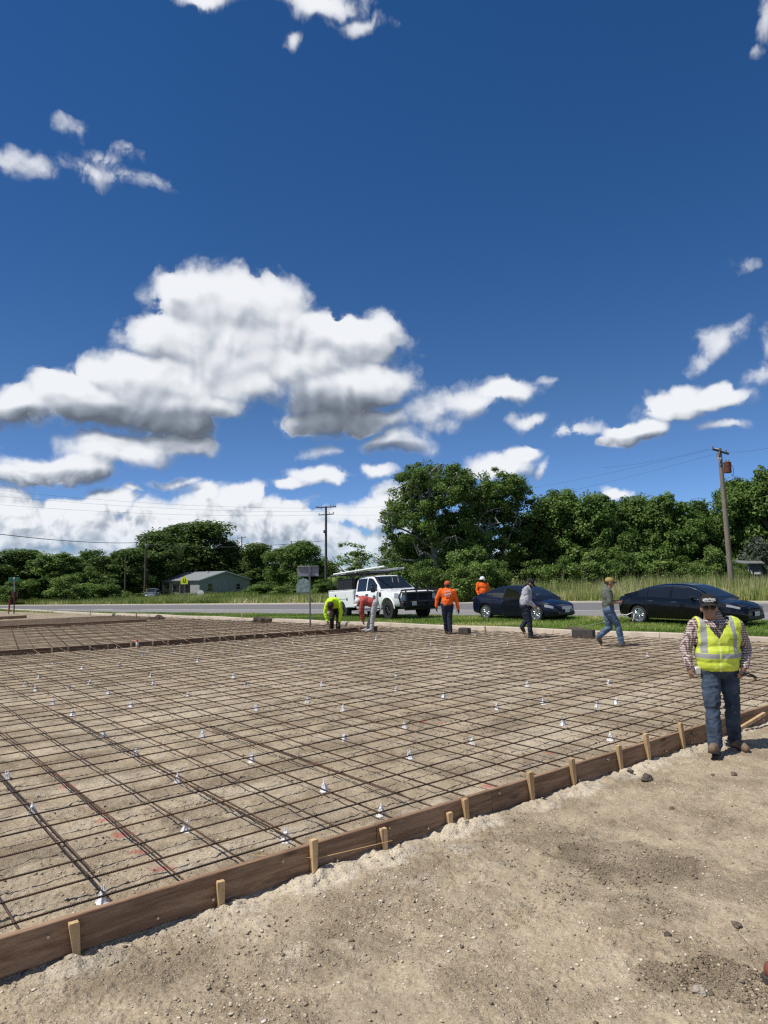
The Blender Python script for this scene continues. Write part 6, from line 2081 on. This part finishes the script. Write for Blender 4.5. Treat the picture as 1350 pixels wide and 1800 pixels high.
# ---- man in a grey shirt looking down at his hands
p = gp(932, 1122)
J = dict(head=(.07, 0, 1.50), chest=(-.05, 0, 1.22), pelvis=(-.11, 0, .90), shL=(-.09, -.17, 1.37), shR=(-.05, .18, 1.37), elL=(-.08, -.22, 1.07), elR=(.0, .22, 1.08), wrL=(.12, -.16, .88), wrR=(.13, .06, .92),
         hipL=(-.10, -.09, .86), hipR=(-.11, .09, .86), knL=(-.02, -.09, .47), knR=(-.07, .10, .49), anL=(.0, -.09, .08), anR=(-.19, .10, .33), toeL=(.17, -.10, .035), toeR=(-.13, .11, .15))
figure((p.x, p.y, 0), 'man in a light grey shirt and black cap looking down beside the navy sedan', J, (.8, -.2, -.62), M_GREYSH, M_DKJEAN, M_SKIN2,
       lambda r, c, l: cap_hat(r, c, l, M_CAPB, True, 1.08, M_CAPB, front_mat=M_CAPW), True, M_DKBOOT, 1.0, .014, .03, None, .9, seed=6, cover=M_BLACKCLOTH, hdir={'L': (.7, .1, -.5), 'R': (.8, -.3, -.4)})
mb = MB(); mb.box((0, 0, 0), (.07, .10, .03), bev=.01); o = mb.build('rag', M_CAPW, None, loc=p + Vector((.23, -.13, .80))); tag(o, 'white rag in the hand of the man in the light grey shirt', 'rag')


# ---- man in orange walking away
def print_mark(parent, y, z0, sc_=1.0):
    """scrawled white lettering on the back, too small to read"""
    mb = MB(); rg = random.Random(8)
    for row, (w_, n_, h_) in enumerate(((.17, 5, .055), (.23, 7, .07), (.14, 6, .022))):
        zc = z0 + (.09, 0, -.07)[row]
        for i in range(n_):
            x = -w_ / 2 + w_ * (i + .5) / n_
            mb.box((x, y, zc + rg.uniform(-.01, .01) + x * .12), (w_ / n_ * .62, .014, h_ * rg.uniform(.6, 1)), Matrix.Rotation(rg.uniform(-.5, .5), 3, 'Y'))
    mb.build('back_print', M_WPRINT, parent, False)


p = gp(788, 1114)
J = dict(head=(.02, .03, 1.44), chest=(.01, 0, 1.16), pelvis=(-.01, 0, .84), shL=(-.19, 0, 1.29), shR=(.20, 0, 1.27), elL=(-.31, .03, 1.05), elR=(.28, .02, .99), wrL=(-.33, .05, .82), wrR=(.32, -.02, .74),
         hipL=(-.09, 0, .80), hipR=(.08, 0, .80), knL=(-.07, .06, .44), knR=(.05, -.02, .43), anL=(-.04, .14, .10), anR=(.05, -.10, .09), toeL=(-.05, .31, .05), toeR=(.06, .06, .035))
w1, _ = figure((p.x, p.y, 0), 'man in an orange shirt with white back print and orange cap walking away', J, (.1, 1, 0), M_ORANGE, M_DKJEAN, M_SKIN2, lambda r, c, l: cap_hat(r, c, l, M_CAPO, True, 1.06), True, M_DKBOOT, 1.02, .014, .01, M_GLOVE, .5, seed=7)
print_mark(w1, -.150, 1.19)
# ---- man in orange and a white hard hat behind the sedan
def hard_hat(r, c, l):
    o, R = cap_hat(r, c, l, M_HAT, False, 1.28, name='hard_hat')
    c = Vector(c); mb = MB(); mb.loft([[c + R @ Vector((k * math.cos(t), .014 + k * 1.18 * math.sin(t), z)) for t in np.linspace(0, 2 * math.pi, 25)[:-1]] for k, z in ((.10, .036), (.148, .030), (.148, .038), (.10, .050))])
    mb.tube([c + R @ Vector((0, .014 - .138 * math.cos(a), .06 + .118 * math.sin(a))) for a in np.linspace(.1, 3.0, 12)], .012, 6)
    mb.build('hat_brim', M_HAT, o)


q = dp(849, 1040, 31.5); z = float(tz(q.x, q.y))
J = dict(head=(0, .03, 1.47), chest=(.01, 0, 1.18), pelvis=(.02, 0, .86), shL=(-.20, 0, 1.33), shR=(.19, .02, 1.30), elL=(-.27, -.02, 1.05), elR=(.26, .05, 1.04), wrL=(-.20, -.10, .86), wrR=(.18, .14, .86),
         hipL=(-.08, 0, .82), hipR=(.10, 0, .82), knL=(-.09, 0, .45), knR=(.11, 0, .45), anL=(-.10, .02, .09), anR=(.11, .02, .09), toeL=(-.11, .19, .035), toeR=(.13, .19, .035))
figure((q.x, q.y, z), 'man in an orange shirt and white hard hat standing behind the navy sedan boot', J, (.5, 1, -.1), M_ORANGE, M_DKJEAN, M_SKIN2, hard_hat, True, M_DKBOOT, 1.04, .015, .02, None, .5, seed=9)
# ---- two men bent over the bars
p = gp(589, 1112)
J = dict(head=(-.09, -.44, .83), chest=(-.01, -.20, .96), pelvis=(.03, .22, .86), shL=(-.20, -.30, .93), shR=(.18, -.30, .93), elL=(-.28, -.28, .64), elR=(.21, -.28, .64), wrL=(-.21, -.30, .38), wrR=(.17, -.30, .36),
         hipL=(-.07, .22, .80), hipR=(.12, .22, .80), knL=(-.10, .06, .43), knR=(.10, .08, .43), anL=(-.12, .12, .09), anR=(.09, .12, .08), toeL=(-.14, -.05, .04), toeR=(.11, -.05, .035))
figure((p.x, p.y, 0), 'worker in a lime long sleeved shirt bent double over the bars', J, (-.1, -.55, -.85), M_LIME, M_DKPANT, M_SKIN2, lambda r, c, l: cap_hat(r, c, l, M_DKPANT, True, 1.05), True, M_BOOT, 1.05, .014, .02, M_BOOT, .7, seed=10)
p = gp(652, 1111)
J = dict(head=(-.36, -.06, .90), chest=(-.14, 0, .96), pelvis=(.13, .0, .86), shL=(-.23, -.17, .94), shR=(-.22, .18, .94), elL=(-.30, -.17, .64), elR=(-.26, .2, .66), wrL=(-.24, -.13, .36), wrR=(-.22, .16, .40),
         hipL=(.12, -.09, .80), hipR=(.13, .09, .80), knL=(.06, -.10, .44), knR=(.02, .10, .43), anL=(.02, -.10, .09), anR=(-.10, .10, .08), toeL=(-.14, -.11, .035), toeR=(-.27, .12, .035))
figure((p.x, p.y, 0), 'worker in a faded red shirt, grey trousers and white cap bending to the left', J, (-.75, -.35, -.62), M_RED, M_GREYPANT, M_SKIN2, lambda r, c, l: cap_hat(r, c, l, M_CAPW, True, 1.08), True, M_GREYPANT, 1.06, .014, .01, None, .7, seed=11)

# toe of a boot at the right frame edge
p = gp(1403, 1716)
root = empty('boot', (p.x, p.y, -.02), 0, 'reddish brown leather boot toe poking in at the right frame edge', 'boot')
mb = MB(); mb.cap((-.11, 0, .045), (.12, 0, .05), .046, .05); mb.cap((.10, 0, .06), (.12, 0, .22), .056, .06); me = remesh(mb, .008, 4); put('upper', me, pm('red_leather', (.20, .062, .04), .5, var=.2), root)
mb = MB(); mb.loft([[(x, -w_, z), (x, w_, z), (x, w_, z + .025), (x, -w_, z + .025)] for x, w_, z in ((-.165, .02, 0), (-.13, .045, 0), (-.02, .05, 0), (.1, .042, 0), (.17, .035, 0))]); mb.build('sole', M_DKBOOT, root)

# white cord and marker by the black sedan
mb = MB(); pts_ = [on_ground(1018, 1106) + Vector((0, 0, .05)), on_ground(1060, 1098) + Vector((0, 0, .08)), on_ground(1090, 1090) + Vector((0, 0, .22)), dp(1101, 1081, 21.5), dp(1112, 1076.5, 21.5), dp(1115, 1079, 21.5), dp(1112, 1092, 21.3)]
mb.tube(pts_, [.008, .008, .009, .017, .017, .014, .006], 6); o = mb.build('cord', M_CAPW); tag(o, 'white cord running over the grass behind the striding man to the wheel', 'cord')
p = on_ground(1105, 1103)
mb = MB(); mb.tube([(0, 0, -.05), (0, 0, .34)], .006, 6); o = mb.build('marker_flag', M_GREYMETAL, loc=p); tag(o, 'thin wire marker with an orange ribbon in front of the black sedan wheel', 'marker flag')
mb = MB(); mb.box((-.012, 0, .22), (.03, .006, .13), .3); mb.build('ribbon', M_ORANGE, o)

# ------------------------------------------------------------------ poles, wires, signs
M_POLE = pm('weathered_pole', (.21, .175, .14), .95, var=.3, scale=5, bump=.4, bscale=20, stretch=(3, 3, .4))
M_DKPOLE = pm('dark_pole', (.085, .07, .058), .95, var=.3, scale=5, bump=.3, bscale=20, stretch=(3, 3, .4))
M_RUST = pm('rusty_steel', (.125, .046, .03), .85, .2, .5, 9)
M_INS = pm('insulator', (.16, .17, .18), .3)
M_STEEL = pm('sign_steel', (.16, .165, .17), .6, .5, .2)
M_WIRE = pm('cable', (.025, .025, .028), .7)


def pole_obj(name, base, top, r0, r1, label, mat, cat='utility pole', sunk=.5):
    root = empty(name, base, 0, label, cat)
    d = Vector(top) - Vector(base)
    mb = MB(); mb.tube([d.normalized() * -sunk, d * .5, d], [r0, (r0 + r1) / 2, r1], 12); mb.build('post', mat, root)
    return root, d


def arm(root, c, dirv, L, mat=M_DKPOLE, pins=(-.46, -.3, .3, .46), brace=True, th=.11):
    dirv = Vector(dirv).normalized(); ang = math.atan2(dirv.y, dirv.x); R_ = Matrix.Rotation(ang, 3, 'Z') @ Matrix.Rotation(-math.asin(dirv.z), 3, 'Y')
    mb = MB(); mb.box(c, (L, th * .8, th), R_, bev=.01); o = mb.build('crossarm', mat, root)
    for t in pins:
        mb = MB(); b = Vector(c) + dirv * (L * t); mb.tube([b, b + Vector((0, 0, th * .5 + .1))], .012, 6); mb.lathe([(.03, 0), (.06, .03), (.045, .08), (.055, .10), (.02, .15)], 10, Matrix.Translation(b + Vector((0, 0, th * .5 + .05)))); mb.build('insulator', M_INS, o)
    if brace:
        mb = MB()
        for sg in (-1, 1): mb.tube([Vector(c) + dirv * (sg * L * .28) - Vector((0, 0, th * .5)), Vector((c[0] * .97, c[1] * .97, c[2] - L * .3))], .014, 5)
        mb.build('brace', M_GREYMETAL, o)
    return o


# leaning pole at the right with a rusty transformer
b = dp(1287, 1036, 46); b.z = float(tz(b.x, b.y)); t = dp(1264.5, 788, 46)
rp, d = pole_obj('utility_pole', b, t, .19, .125, 'leaning wooden pole with a rusty transformer at the right of the picture', M_POLE)
ad = Vector((.93, .28, -.22))
arm(rp, d * .975 + Vector((-.02, -.15, 0)), ad, 1.35, M_DKPOLE, (-.46, .36), False, .12)
mb = MB(); mb.tube([d * .97 + Vector((-.12, -.22, .02)), d * .955 + Vector((-.3, -.22, .02)), d * .93 + Vector((-.38, -.24, .0))], .03, 6); mb.tube([d * .93 + Vector((-.05, -.2, 0)), d * .90 + Vector((-.2, -.2, 0)), d * .88 + Vector((-.1, -.2, 0))], .014, 5); mb.tube([d * .985 + Vector((-.15, -.2, .05)), d * .985 + Vector((-.42, -.2, .09))], .03, 6)
mb.build('fuse_cutout', pm('porcelain', (.6, .62, .64), .3), rp)
mb = MB(); mb.lathe([(.145, 0), (.145, .10)], 12, Matrix.Translation(d * .925)); mb.build('pole_band', M_CAPW, rp)
mb = MB(); mb.lathe([(.20, -.36), (.235, -.34), (.235, .30), (.245, .31), (.245, .35), (.16, .40)], 18, Matrix.Translation(d * .862 + Vector((.37, -.12, 0)))); tr_ = mb.build('transformer', M_RUST, rp)
mb = MB()
for x in (-.08, .1): mb.lathe([(.03, .38), (.05, .42), (.035, .47), (.045, .5), (.015, .56)], 8, Matrix.Translation(d * .862 + Vector((.37 + x, -.12, 0))))
mb.build('bushing', M_INS, tr_)
mb = MB(); mb.tube([d * .862 + Vector((.58, -.12, .25)), d * .855 + Vector((.72, -.15, .1)), d * .84 + Vector((.74, -.15, -.2)), d * .83 + Vector((.62, -.15, -.28))], .016, 6); mb.build('lead', M_WIRE, rp)
# tall pole left of the truck
b = dp(573, 1052, 80); b.z = float(tz(b.x, b.y)); t = dp(573, 890, 80)
tp_, d = pole_obj('utility_pole', b, t, .17, .12, 'tall straight wooden pole with two crossarms rising behind the white truck', M_DKPOLE)
arm(tp_, d - Vector((0, .14, .12)), (1, -.25, 0), 2.5, M_DKPOLE, (-.48, -.36, -.22, .22, .36, .48), True, .13); arm(tp_, d - Vector((0, -.14, .95)), (1, -.25, .03), 1.9, M_DKPOLE, (-.46, .2, .46), False, .11)
mb = MB(); mb.lathe([(.10, 0), (.10, .35)], 10, Matrix.Translation(d * .70 + Vector((-.2, -.12, 0)))); mb.build('splice_case', M_INS, tp_)
# pole with a lamp by the silver car
b = dp(254, 1060, 104); b.z = float(tz(b.x, b.y)); t = dp(257, 941, 104)
lp, d = pole_obj('utility_pole', b, t, .17, .12, 'wooden pole with a lamp and short crossarm left of the grey house', M_DKPOLE)
arm(lp, d - Vector((.35, .14, .15)), (1, .1, 0), 1.7, M_DKPOLE, (-.46, .3), False, .11)
mb = MB(); mb.tube([d * .84, d * .85 + Vector((.2, -.3, .1))], .03, 6); mb.lathe([(.26, -.18), (.28, .1), (.12, .22)], 12, Matrix.Translation(d * .84 + Vector((.24, -.3, 0)))); mb.build('lamp', M_INS, lp)
mb = MB(); mb.lathe([(.2, -.26), (.24, -.185)], 12, Matrix.Translation(d * .84 + Vector((.24, -.3, 0)))); mb.build('lamp_glass', M_CAPW, lp)
# bare pole in front of the left trees
b = dp(219, 1060, 100); b.z = float(tz(b.x, b.y)); t = dp(221, 976, 100)
pole_obj('bare_pole', b, t, .12, .09, 'thin bare pole before the left tree line', M_DKPOLE, 'pole')
# pole top showing over the trees
b = dp(425, 1010, 160); b.z = float(tz(b.x, b.y)); t = dp(425, 943, 160)
pp_, d = pole_obj('utility_pole', b, t, .17, .12, 'distant pole whose crossarm just shows above the trees behind the house', M_POLE)
arm(pp_, d - Vector((0, .14, .3)), (1, .2, .12), 2.0, M_POLE, (-.46, .46), False, .12)


def wire(a, b_, sag, label, r=.016, group='overhead wires'):
    a, b_ = Vector(a), Vector(b_); P = []
    for k in range(25):
        t = k / 24; P.append(a + (b_ - a) * t - Vector((0, 0, sag * 4 * t * (1 - t))))
    mb = MB(); mb.tube(P, r, 5); o = mb.build('overhead_wire', M_WIRE); tag(o, label, 'wire', group)


wire(dp(-40, 934, 60), dp(236, 954, 104), .35, 'thickest dark cable sloping in from the left edge to the lamp pole', .035)
wire(dp(262, 957, 104), dp(566, 951, 80), .55, 'cable running from the lamp pole to the tall pole by the truck', .028)
for k, (y0, y1, lab) in enumerate(((858, 893, 'highest of the faint wires crossing the clouds at left'), (868, 899, 'second of the faint wires crossing the clouds at left'), (884, 905, 'lowest of the faint wires crossing the clouds at left'))):
    wire(dp(-40, y0, 62), dp(556 + k * 8, y1, 80), .5, lab, .008)
for k, (y0, lab) in enumerate(((893, 'upper thin wire from the tall pole across the tall pale limbed trees'), (905, 'lower thin wire from the tall pole across the tall pale limbed trees'))):
    wire(dp(590, y0, 80), dp(1256, 789 + k * 9, 46), 1.0 + k * .4, lab, .006)
wire(dp(1274, 795, 46), dp(1420, 770, 34), .2, 'thin wire leaving the leaning pole to the right', .006)
wire(dp(1285, 833, 46), dp(1300, 845, 60), .05, 'service drop from the rusty transformer into the trees', .012)
wire(dp(1060, 822, 60), dp(1246, 789, 46), .2, 'faint wire reaching the leaning pole from the left', .007)

# back of the grey sign
b = on_ground(545.5, 1103); k = F_PX / b.y
root = empty('road_sign', b, 0, 'grey back of a rectangular road sign on a thin post', 'sign')
zt = dp(545, 995, b.y).z - b.z
mb = MB(); mb.box((0, 0, zt / 2 - .1), (.055, .04, zt + .2), bev=.008); mb.build('post', M_STEEL, root)
xw = 37 / k; zb_ = dp(545, 1013, b.y).z - b.z; zt2 = dp(545, 994.5, b.y).z - b.z
M_SIGNB = pm('sign_back_aluminium', (.235, .245, .275), .6, .2, .08)
mb = MB(); mb.box((-.06, .04, (zb_ + zt2) / 2), (xw, .012, zt2 - zb_), bev=.004); mb.build('panel', M_SIGNB, root)
mb = MB(); mb.box((-.06, .01, zt2 - .03), (xw, .05, .05), bev=.006); mb.box((0, -.01, (zb_ + zt2) / 2), (.09, .04, zt2 - zb_ - .08), bev=.006); mb.build('bracket', M_STEEL, root)
# yellow school crossing sign by the house
b = dp(322, 1058, 70); b.z = float(tz(b.x, b.y)); k = F_PX / b.y; c = dp(324, 1020, b.y) - b
root = empty('school_sign', b, 0, 'fluorescent yellow pentagon sign with walking figures before the grey house', 'sign')
mb = MB(); mb.tube([(c.x, 0, -.3), (c.x, 0, c.z + .3)], .03, 8); mb.build('post', M_STEEL, root)
w_ = 12.5 / k; T = Matrix.Translation((c.x, -.04, c.z)) @ Matrix.Rotation(math.pi / 2, 4, 'X')
mb = MB(); mb.prism([(-w_ / 2, -w_ * .55), (w_ / 2, -w_ * .55), (w_ / 2, w_ * .1), (0, w_ * .62), (-w_ / 2, w_ * .1)], .02, T); mb.build('panel', pm('fluorescent_yellow', (.62, .72, .03), .5, var=.05), root, False)
mb = MB()
for (ox, s_) in ((-.13, .9), (.14, 1.1)):
    P_ = [(-.05, .12), (.05, .14), (.11, .0), (.06, -.02), (.05, -.14), (.13, -.34), (.06, -.36), (-.01, -.18), (-.10, -.36), (-.16, -.32), (-.05, -.1)]
    mb.prism([((ox + x * s_) * w_ / 1.0, (y * s_ - .02) * w_ / 1.0) for x, y in P_][::-1], .012, T @ Matrix.Translation((0, 0, .014)))
    mb.ell(T @ Vector((ox * w_, .2 * s_ * w_, .014)), (.06 * w_, .01, .06 * w_))
mb.build('symbol', M_TRIM, root, False)
# street name post at the left edge
b = on_ground(24.5, 1079); k = F_PX / b.y
root = empty('street_name_sign', b, 0, 'green street name sign on a tall post at the left edge', 'sign')
zt = dp(22, 1016, b.y).z - b.z; zr = zt * .62
mb = MB(); mb.tube([(0, 0, -.3), (-.0, 0, zr)], .036, 8); mb.build('lower_post', pm('dark_red_post', (.09, .022, .018), .7), root)
mb = MB(); mb.tube([(0, 0, zr), (-.03, 0, zt)], .028, 8); mb.build('upper_post', M_GREYMETAL, root)
mb = MB(); mb.box((-.03, -.02, zt - .06), (.62, .012, .2), Matrix.Rotation(.15, 3, 'Z'), bev=.004); mb.build('name_blade', pm('sign_green', (.012, .14, .075), .5, var=.1), root)
mb = MB(); mb.box((-.03, -.03, zt - .02), (.06, .014, .12), bev=.004); mb.build('blade_clamp', M_CAPW, root)
mb = MB(); mb.box((.0, .03, zr * .86), (.36, .012, .36), bev=.01); mb.build('sign_back', pm('dark_maroon_sign', (.055, .018, .016), .6), root)
b = on_ground(15, 1080)
root = empty('marker_post', b, 0, 'short red and white marker post left of the street name sign', 'marker post')
k = F_PX / b.y; h1 = 26 / k
mb = MB(); mb.tube([(0, 0, -.2), (.0, 0, h1 * .66)], .045, 8); mb.build('lower_post', pm('marker_pale', (.5, .36, .32), .7), root)
mb = MB(); mb.tube([(0.01, 0, h1 * .18), (.05, 0, h1)], .05, 8); mb.build('upper_post', pm('marker_red', (.22, .03, .025), .7), root)

# ------------------------------------------------------------------ house behind the road
HD = 112.0
c0 = dp(351, 1050, HD); HZ = float(tz(c0.x, c0.y)) + .15
M_SIDE = pm('shaded_siding', (.225, .255, .25), .8, var=.06, scale=1.5)  # the gable's shade is put into this darker siding colour
M_FRONT = pm('sunlit_siding', (.42, .425, .43), .8, var=.06, scale=1.5)  # paler siding: sunlight on the front wall painted into its colour
M_SHING = pm('grey_roofing', (.20, .215, .22), .8, var=.15, scale=2, bump=.2)
M_HWIN = glass('house_glass', (.012, .014, .018)); M_HTRIM = pm('house_trim', (.46, .47, .47), .7, var=.05)
house = empty('mobile_home', (c0.x, c0.y, HZ), rad(52), 'low grey mobile home with a shallow gable roof across the road', 'house')
GW, FL, EH, RH = 10.4, 10.4, 2.45, 3.75              # local x along the gable wall, local y along the front wall
zg = lambda x: EH + (RH - EH) * (1 - abs(x - GW * .49) / (GW * .5))
mb = MB(); mb.prism([(0, -.2), (GW, -.2), (GW, EH), (GW * .49, RH - .06), (0, EH)], .16, Matrix.Translation((0, .08, 0)) @ Matrix.Rotation(math.pi / 2, 4, 'X')); mb.build('gable_wall', M_SIDE, house, False)
mb = MB(); mb.box((.08, FL / 2 + .09, EH / 2 - .1), (.16, FL - .2, EH + .2)); mb.build('front_wall', M_FRONT, house, False)
mb = MB(); mb.box((GW - .08, FL / 2 + .09, EH / 2 - .1), (.16, FL - .2, EH + .2)); mb.prism([(0, -.2), (GW, -.2), (GW, EH), (GW * .49, RH - .06), (0, EH)], .16, Matrix.Translation((0, FL - .08, 0)) @ Matrix.Rotation(math.pi / 2, 4, 'X')); mb.build('rear_wall', M_SIDE, house, False)
for side in (0, 1):
    a = Vector((-.35, 0, zg(0) - .1)) if side == 0 else Vector((GW + .35, 0, zg(GW) - .1)); r_ = Vector((GW * .49, 0, RH))
    mb = MB(); vs = []
    for y in (-.3, FL + .3):
        for p_ in (a, r_): vs += [p_ + Vector((0, y, 0)), p_ + Vector((0, y, .14))]
    mb.add(vs, [(0, 2, 3, 1), (4, 5, 7, 6), (0, 1, 5, 4), (2, 6, 7, 3), (1, 3, 7, 5), (0, 4, 6, 2)]); mb.build('roof', M_SHING, house, False)
    mb = MB(); dv = (r_ - a); mb.box((a + r_) / 2 + Vector((0, -.33, .05)), (dv.length, .06, .2), Matrix.Rotation(-math.atan2(dv.z, dv.x), 3, 'Y')); mb.build('fascia', M_HTRIM, house, False)
mb = MB(); mb.box((GW * .38, FL * .3, RH - .05), (.25, .25, .5)); mb.build('vent', M_HTRIM, house, False)
for k in range(16):
    z = .05 + k * .152
    mb = MB(); mb.box((-.012, FL / 2, z), (.03, FL - .3, .02)); mb.build('siding_board', M_FRONT, house, False)
for k in range(22):
    x = .22 + k * .43; mb = MB(); mb.box((x, -.012, zg(x) / 2 - .15), (.03, .03, zg(x) - .25)); mb.build('siding_batten', M_SIDE, house, False)
for (x, w__, zb__, h__) in ((2.05, .85, .55, 1.35), (7.9, .8, .75, .95)):
    mb = MB(); mb.box((x, -.03, zb__ + h__ / 2), (w__ + .16, .06, h__ + .16)); f = mb.build('window', M_SIDE, house, False)
    mb = MB(); mb.box((x, -.06, zb__ + h__ * .25), (w__, .03, h__ * .46)); mb.box((x, -.06, zb__ + h__ * .76), (w__, .03, h__ * .44)); mb.build('pane', M_HWIN, f, False)
for (y, w__, zb__, h__) in ((3.2, .75, .45, 1.5), (4.7, .4, .35, 1.7), (6.2, .95, .55, 1.35), (8.9, 1.4, .05, 2.05)):
    mb = MB(); mb.box((-.04, y, zb__ + h__ / 2), (.06, w__ + .2, h__ + .16)); f = mb.build('window' if zb__ > .1 else 'porch_opening', M_FRONT, house, False)
    mb = MB(); mb.box((-.075, y, zb__ + h__ / 2), (.03, w__, h__)); mb.build('pane', M_HWIN, f, False)
    if zb__ > .1:
        for q in (-1, 1):
            mb = MB(); mb.box((-.07, y + q * (w__ / 2 + .17), zb__ + h__ / 2), (.05, .24, h__)); mb.build('shutter', M_TRIM, f, False)
mb = MB(); mb.box((5.1, -.03, 1.05), (1.2, .05, 2.05)); mb.build('door', M_SIDE, house, False)
mb = MB(); mb.box((GW * .5, -.02, .02), (GW, .06, .22)); mb.build('skirting', M_HTRIM, house, False)
# dish in the grass before the corner
b = dp(353, 1055, 104); z = float(tz(b.x, b.y))
root = empty('satellite_dish', (b.x, b.y, z), 0, 'round white satellite dish at the corner of the grey house', 'satellite dish')
mb = MB(); zc = dp(353, 1043, 104).z - z
T = Matrix.Translation((0, -.15, zc)) @ Matrix.Rotation(rad(62), 4, 'X') @ Matrix.Rotation(rad(20), 4, 'Y')
mb.lathe([(.46, .13), (.34, .06), (.18, .015), (.02, 0), (.02, -.02), (.2, -.005), (.36, .045), (.48, .12)], 22, T); mb.build('dish', M_HTRIM, root)
mb = MB(); mb.tube([(0, 0, -.3), (0, 0, zc)], .04, 8); mb.tube([(0, -.12, zc - .35), (.05, -.55, zc + .2)], .018, 6); mb.build('mast', M_STEEL, root)

# pale painted panel among the trees behind the sign, and a roof in the wood
p = dp(534, 1047, 84); z = float(tz(p.x, p.y))
root = empty('painted_panel', (p.x, p.y, z), .25, 'pale painted board under the trees below the grey sign back', 'panel')
zt = dp(534, 1016, 84).z - z; hw = .85
def mural():
    m = bpy.data.materials.new('mural_print'); m.use_nodes = True; t = NT(m.node_tree); bs = m.node_tree.nodes['Principled BSDF']
    co = t.n('ShaderNodeTexCoord').outputs['Object']; n, c = t.noise(co, 2.2, 4, .6); n2, _ = t.noise(co, 3.5, 3, .6, 1.0)
    col = t.mix(t.step(n, .45, .6), (.62, .68, .68), (.36, .44, .46)); col = t.mix(t.step(n2, .58, .66), col, (.5, .24, .08)); t.l(col, bs.inputs['Base Color']); return m
mb = MB(); mb.prism([(-hw, -.1), (hw, -.1), (hw, zt * .66), (hw * .6, zt * .9), (0, zt), (-hw * .6, zt * .9), (-hw, zt * .66)], .12, Matrix.Rotation(math.pi / 2, 4, 'X')); mb.build('board', mural(), root, False)
mb = MB(); mb.tube([(-hw - .1, -.1, .5), (hw + .1, -.1, .5)], .04, 6); mb.build('rail', M_STEEL, root)
p = dp(1318, 1010, 50); z = float(tz(p.x, p.y))
root = empty('shed', (p.x, p.y, z), -.3, 'pale shed roof half hidden in the bushes right of the leaning pole', 'shed')
zr = dp(1318, 988, 50).z - z
mb = MB(); mb.box((0, 0, zr * .45), (1.3, 1.4, zr * .9)); mb.build('wall', pm('shed_wall', (.09, .09, .085), .9), root, False)
mb = MB(); mb.box((0, -.1, zr), (1.6, 1.8, .08), Matrix.Rotation(.12, 3, 'X')); mb.build('roof', pm('shed_roof', (.17, .17, .165), .6), root, False)
mb = MB(); mb.box((.35, -.74, zr * .62), (.42, .06, .2), bev=.02); mb.tube([(-.3, -.8, zr * .5), (-.18, -.8, zr * .85), (0, -.8, zr * .6)], .05, 6); mb.build('white_panel', M_CAPW, root, False)
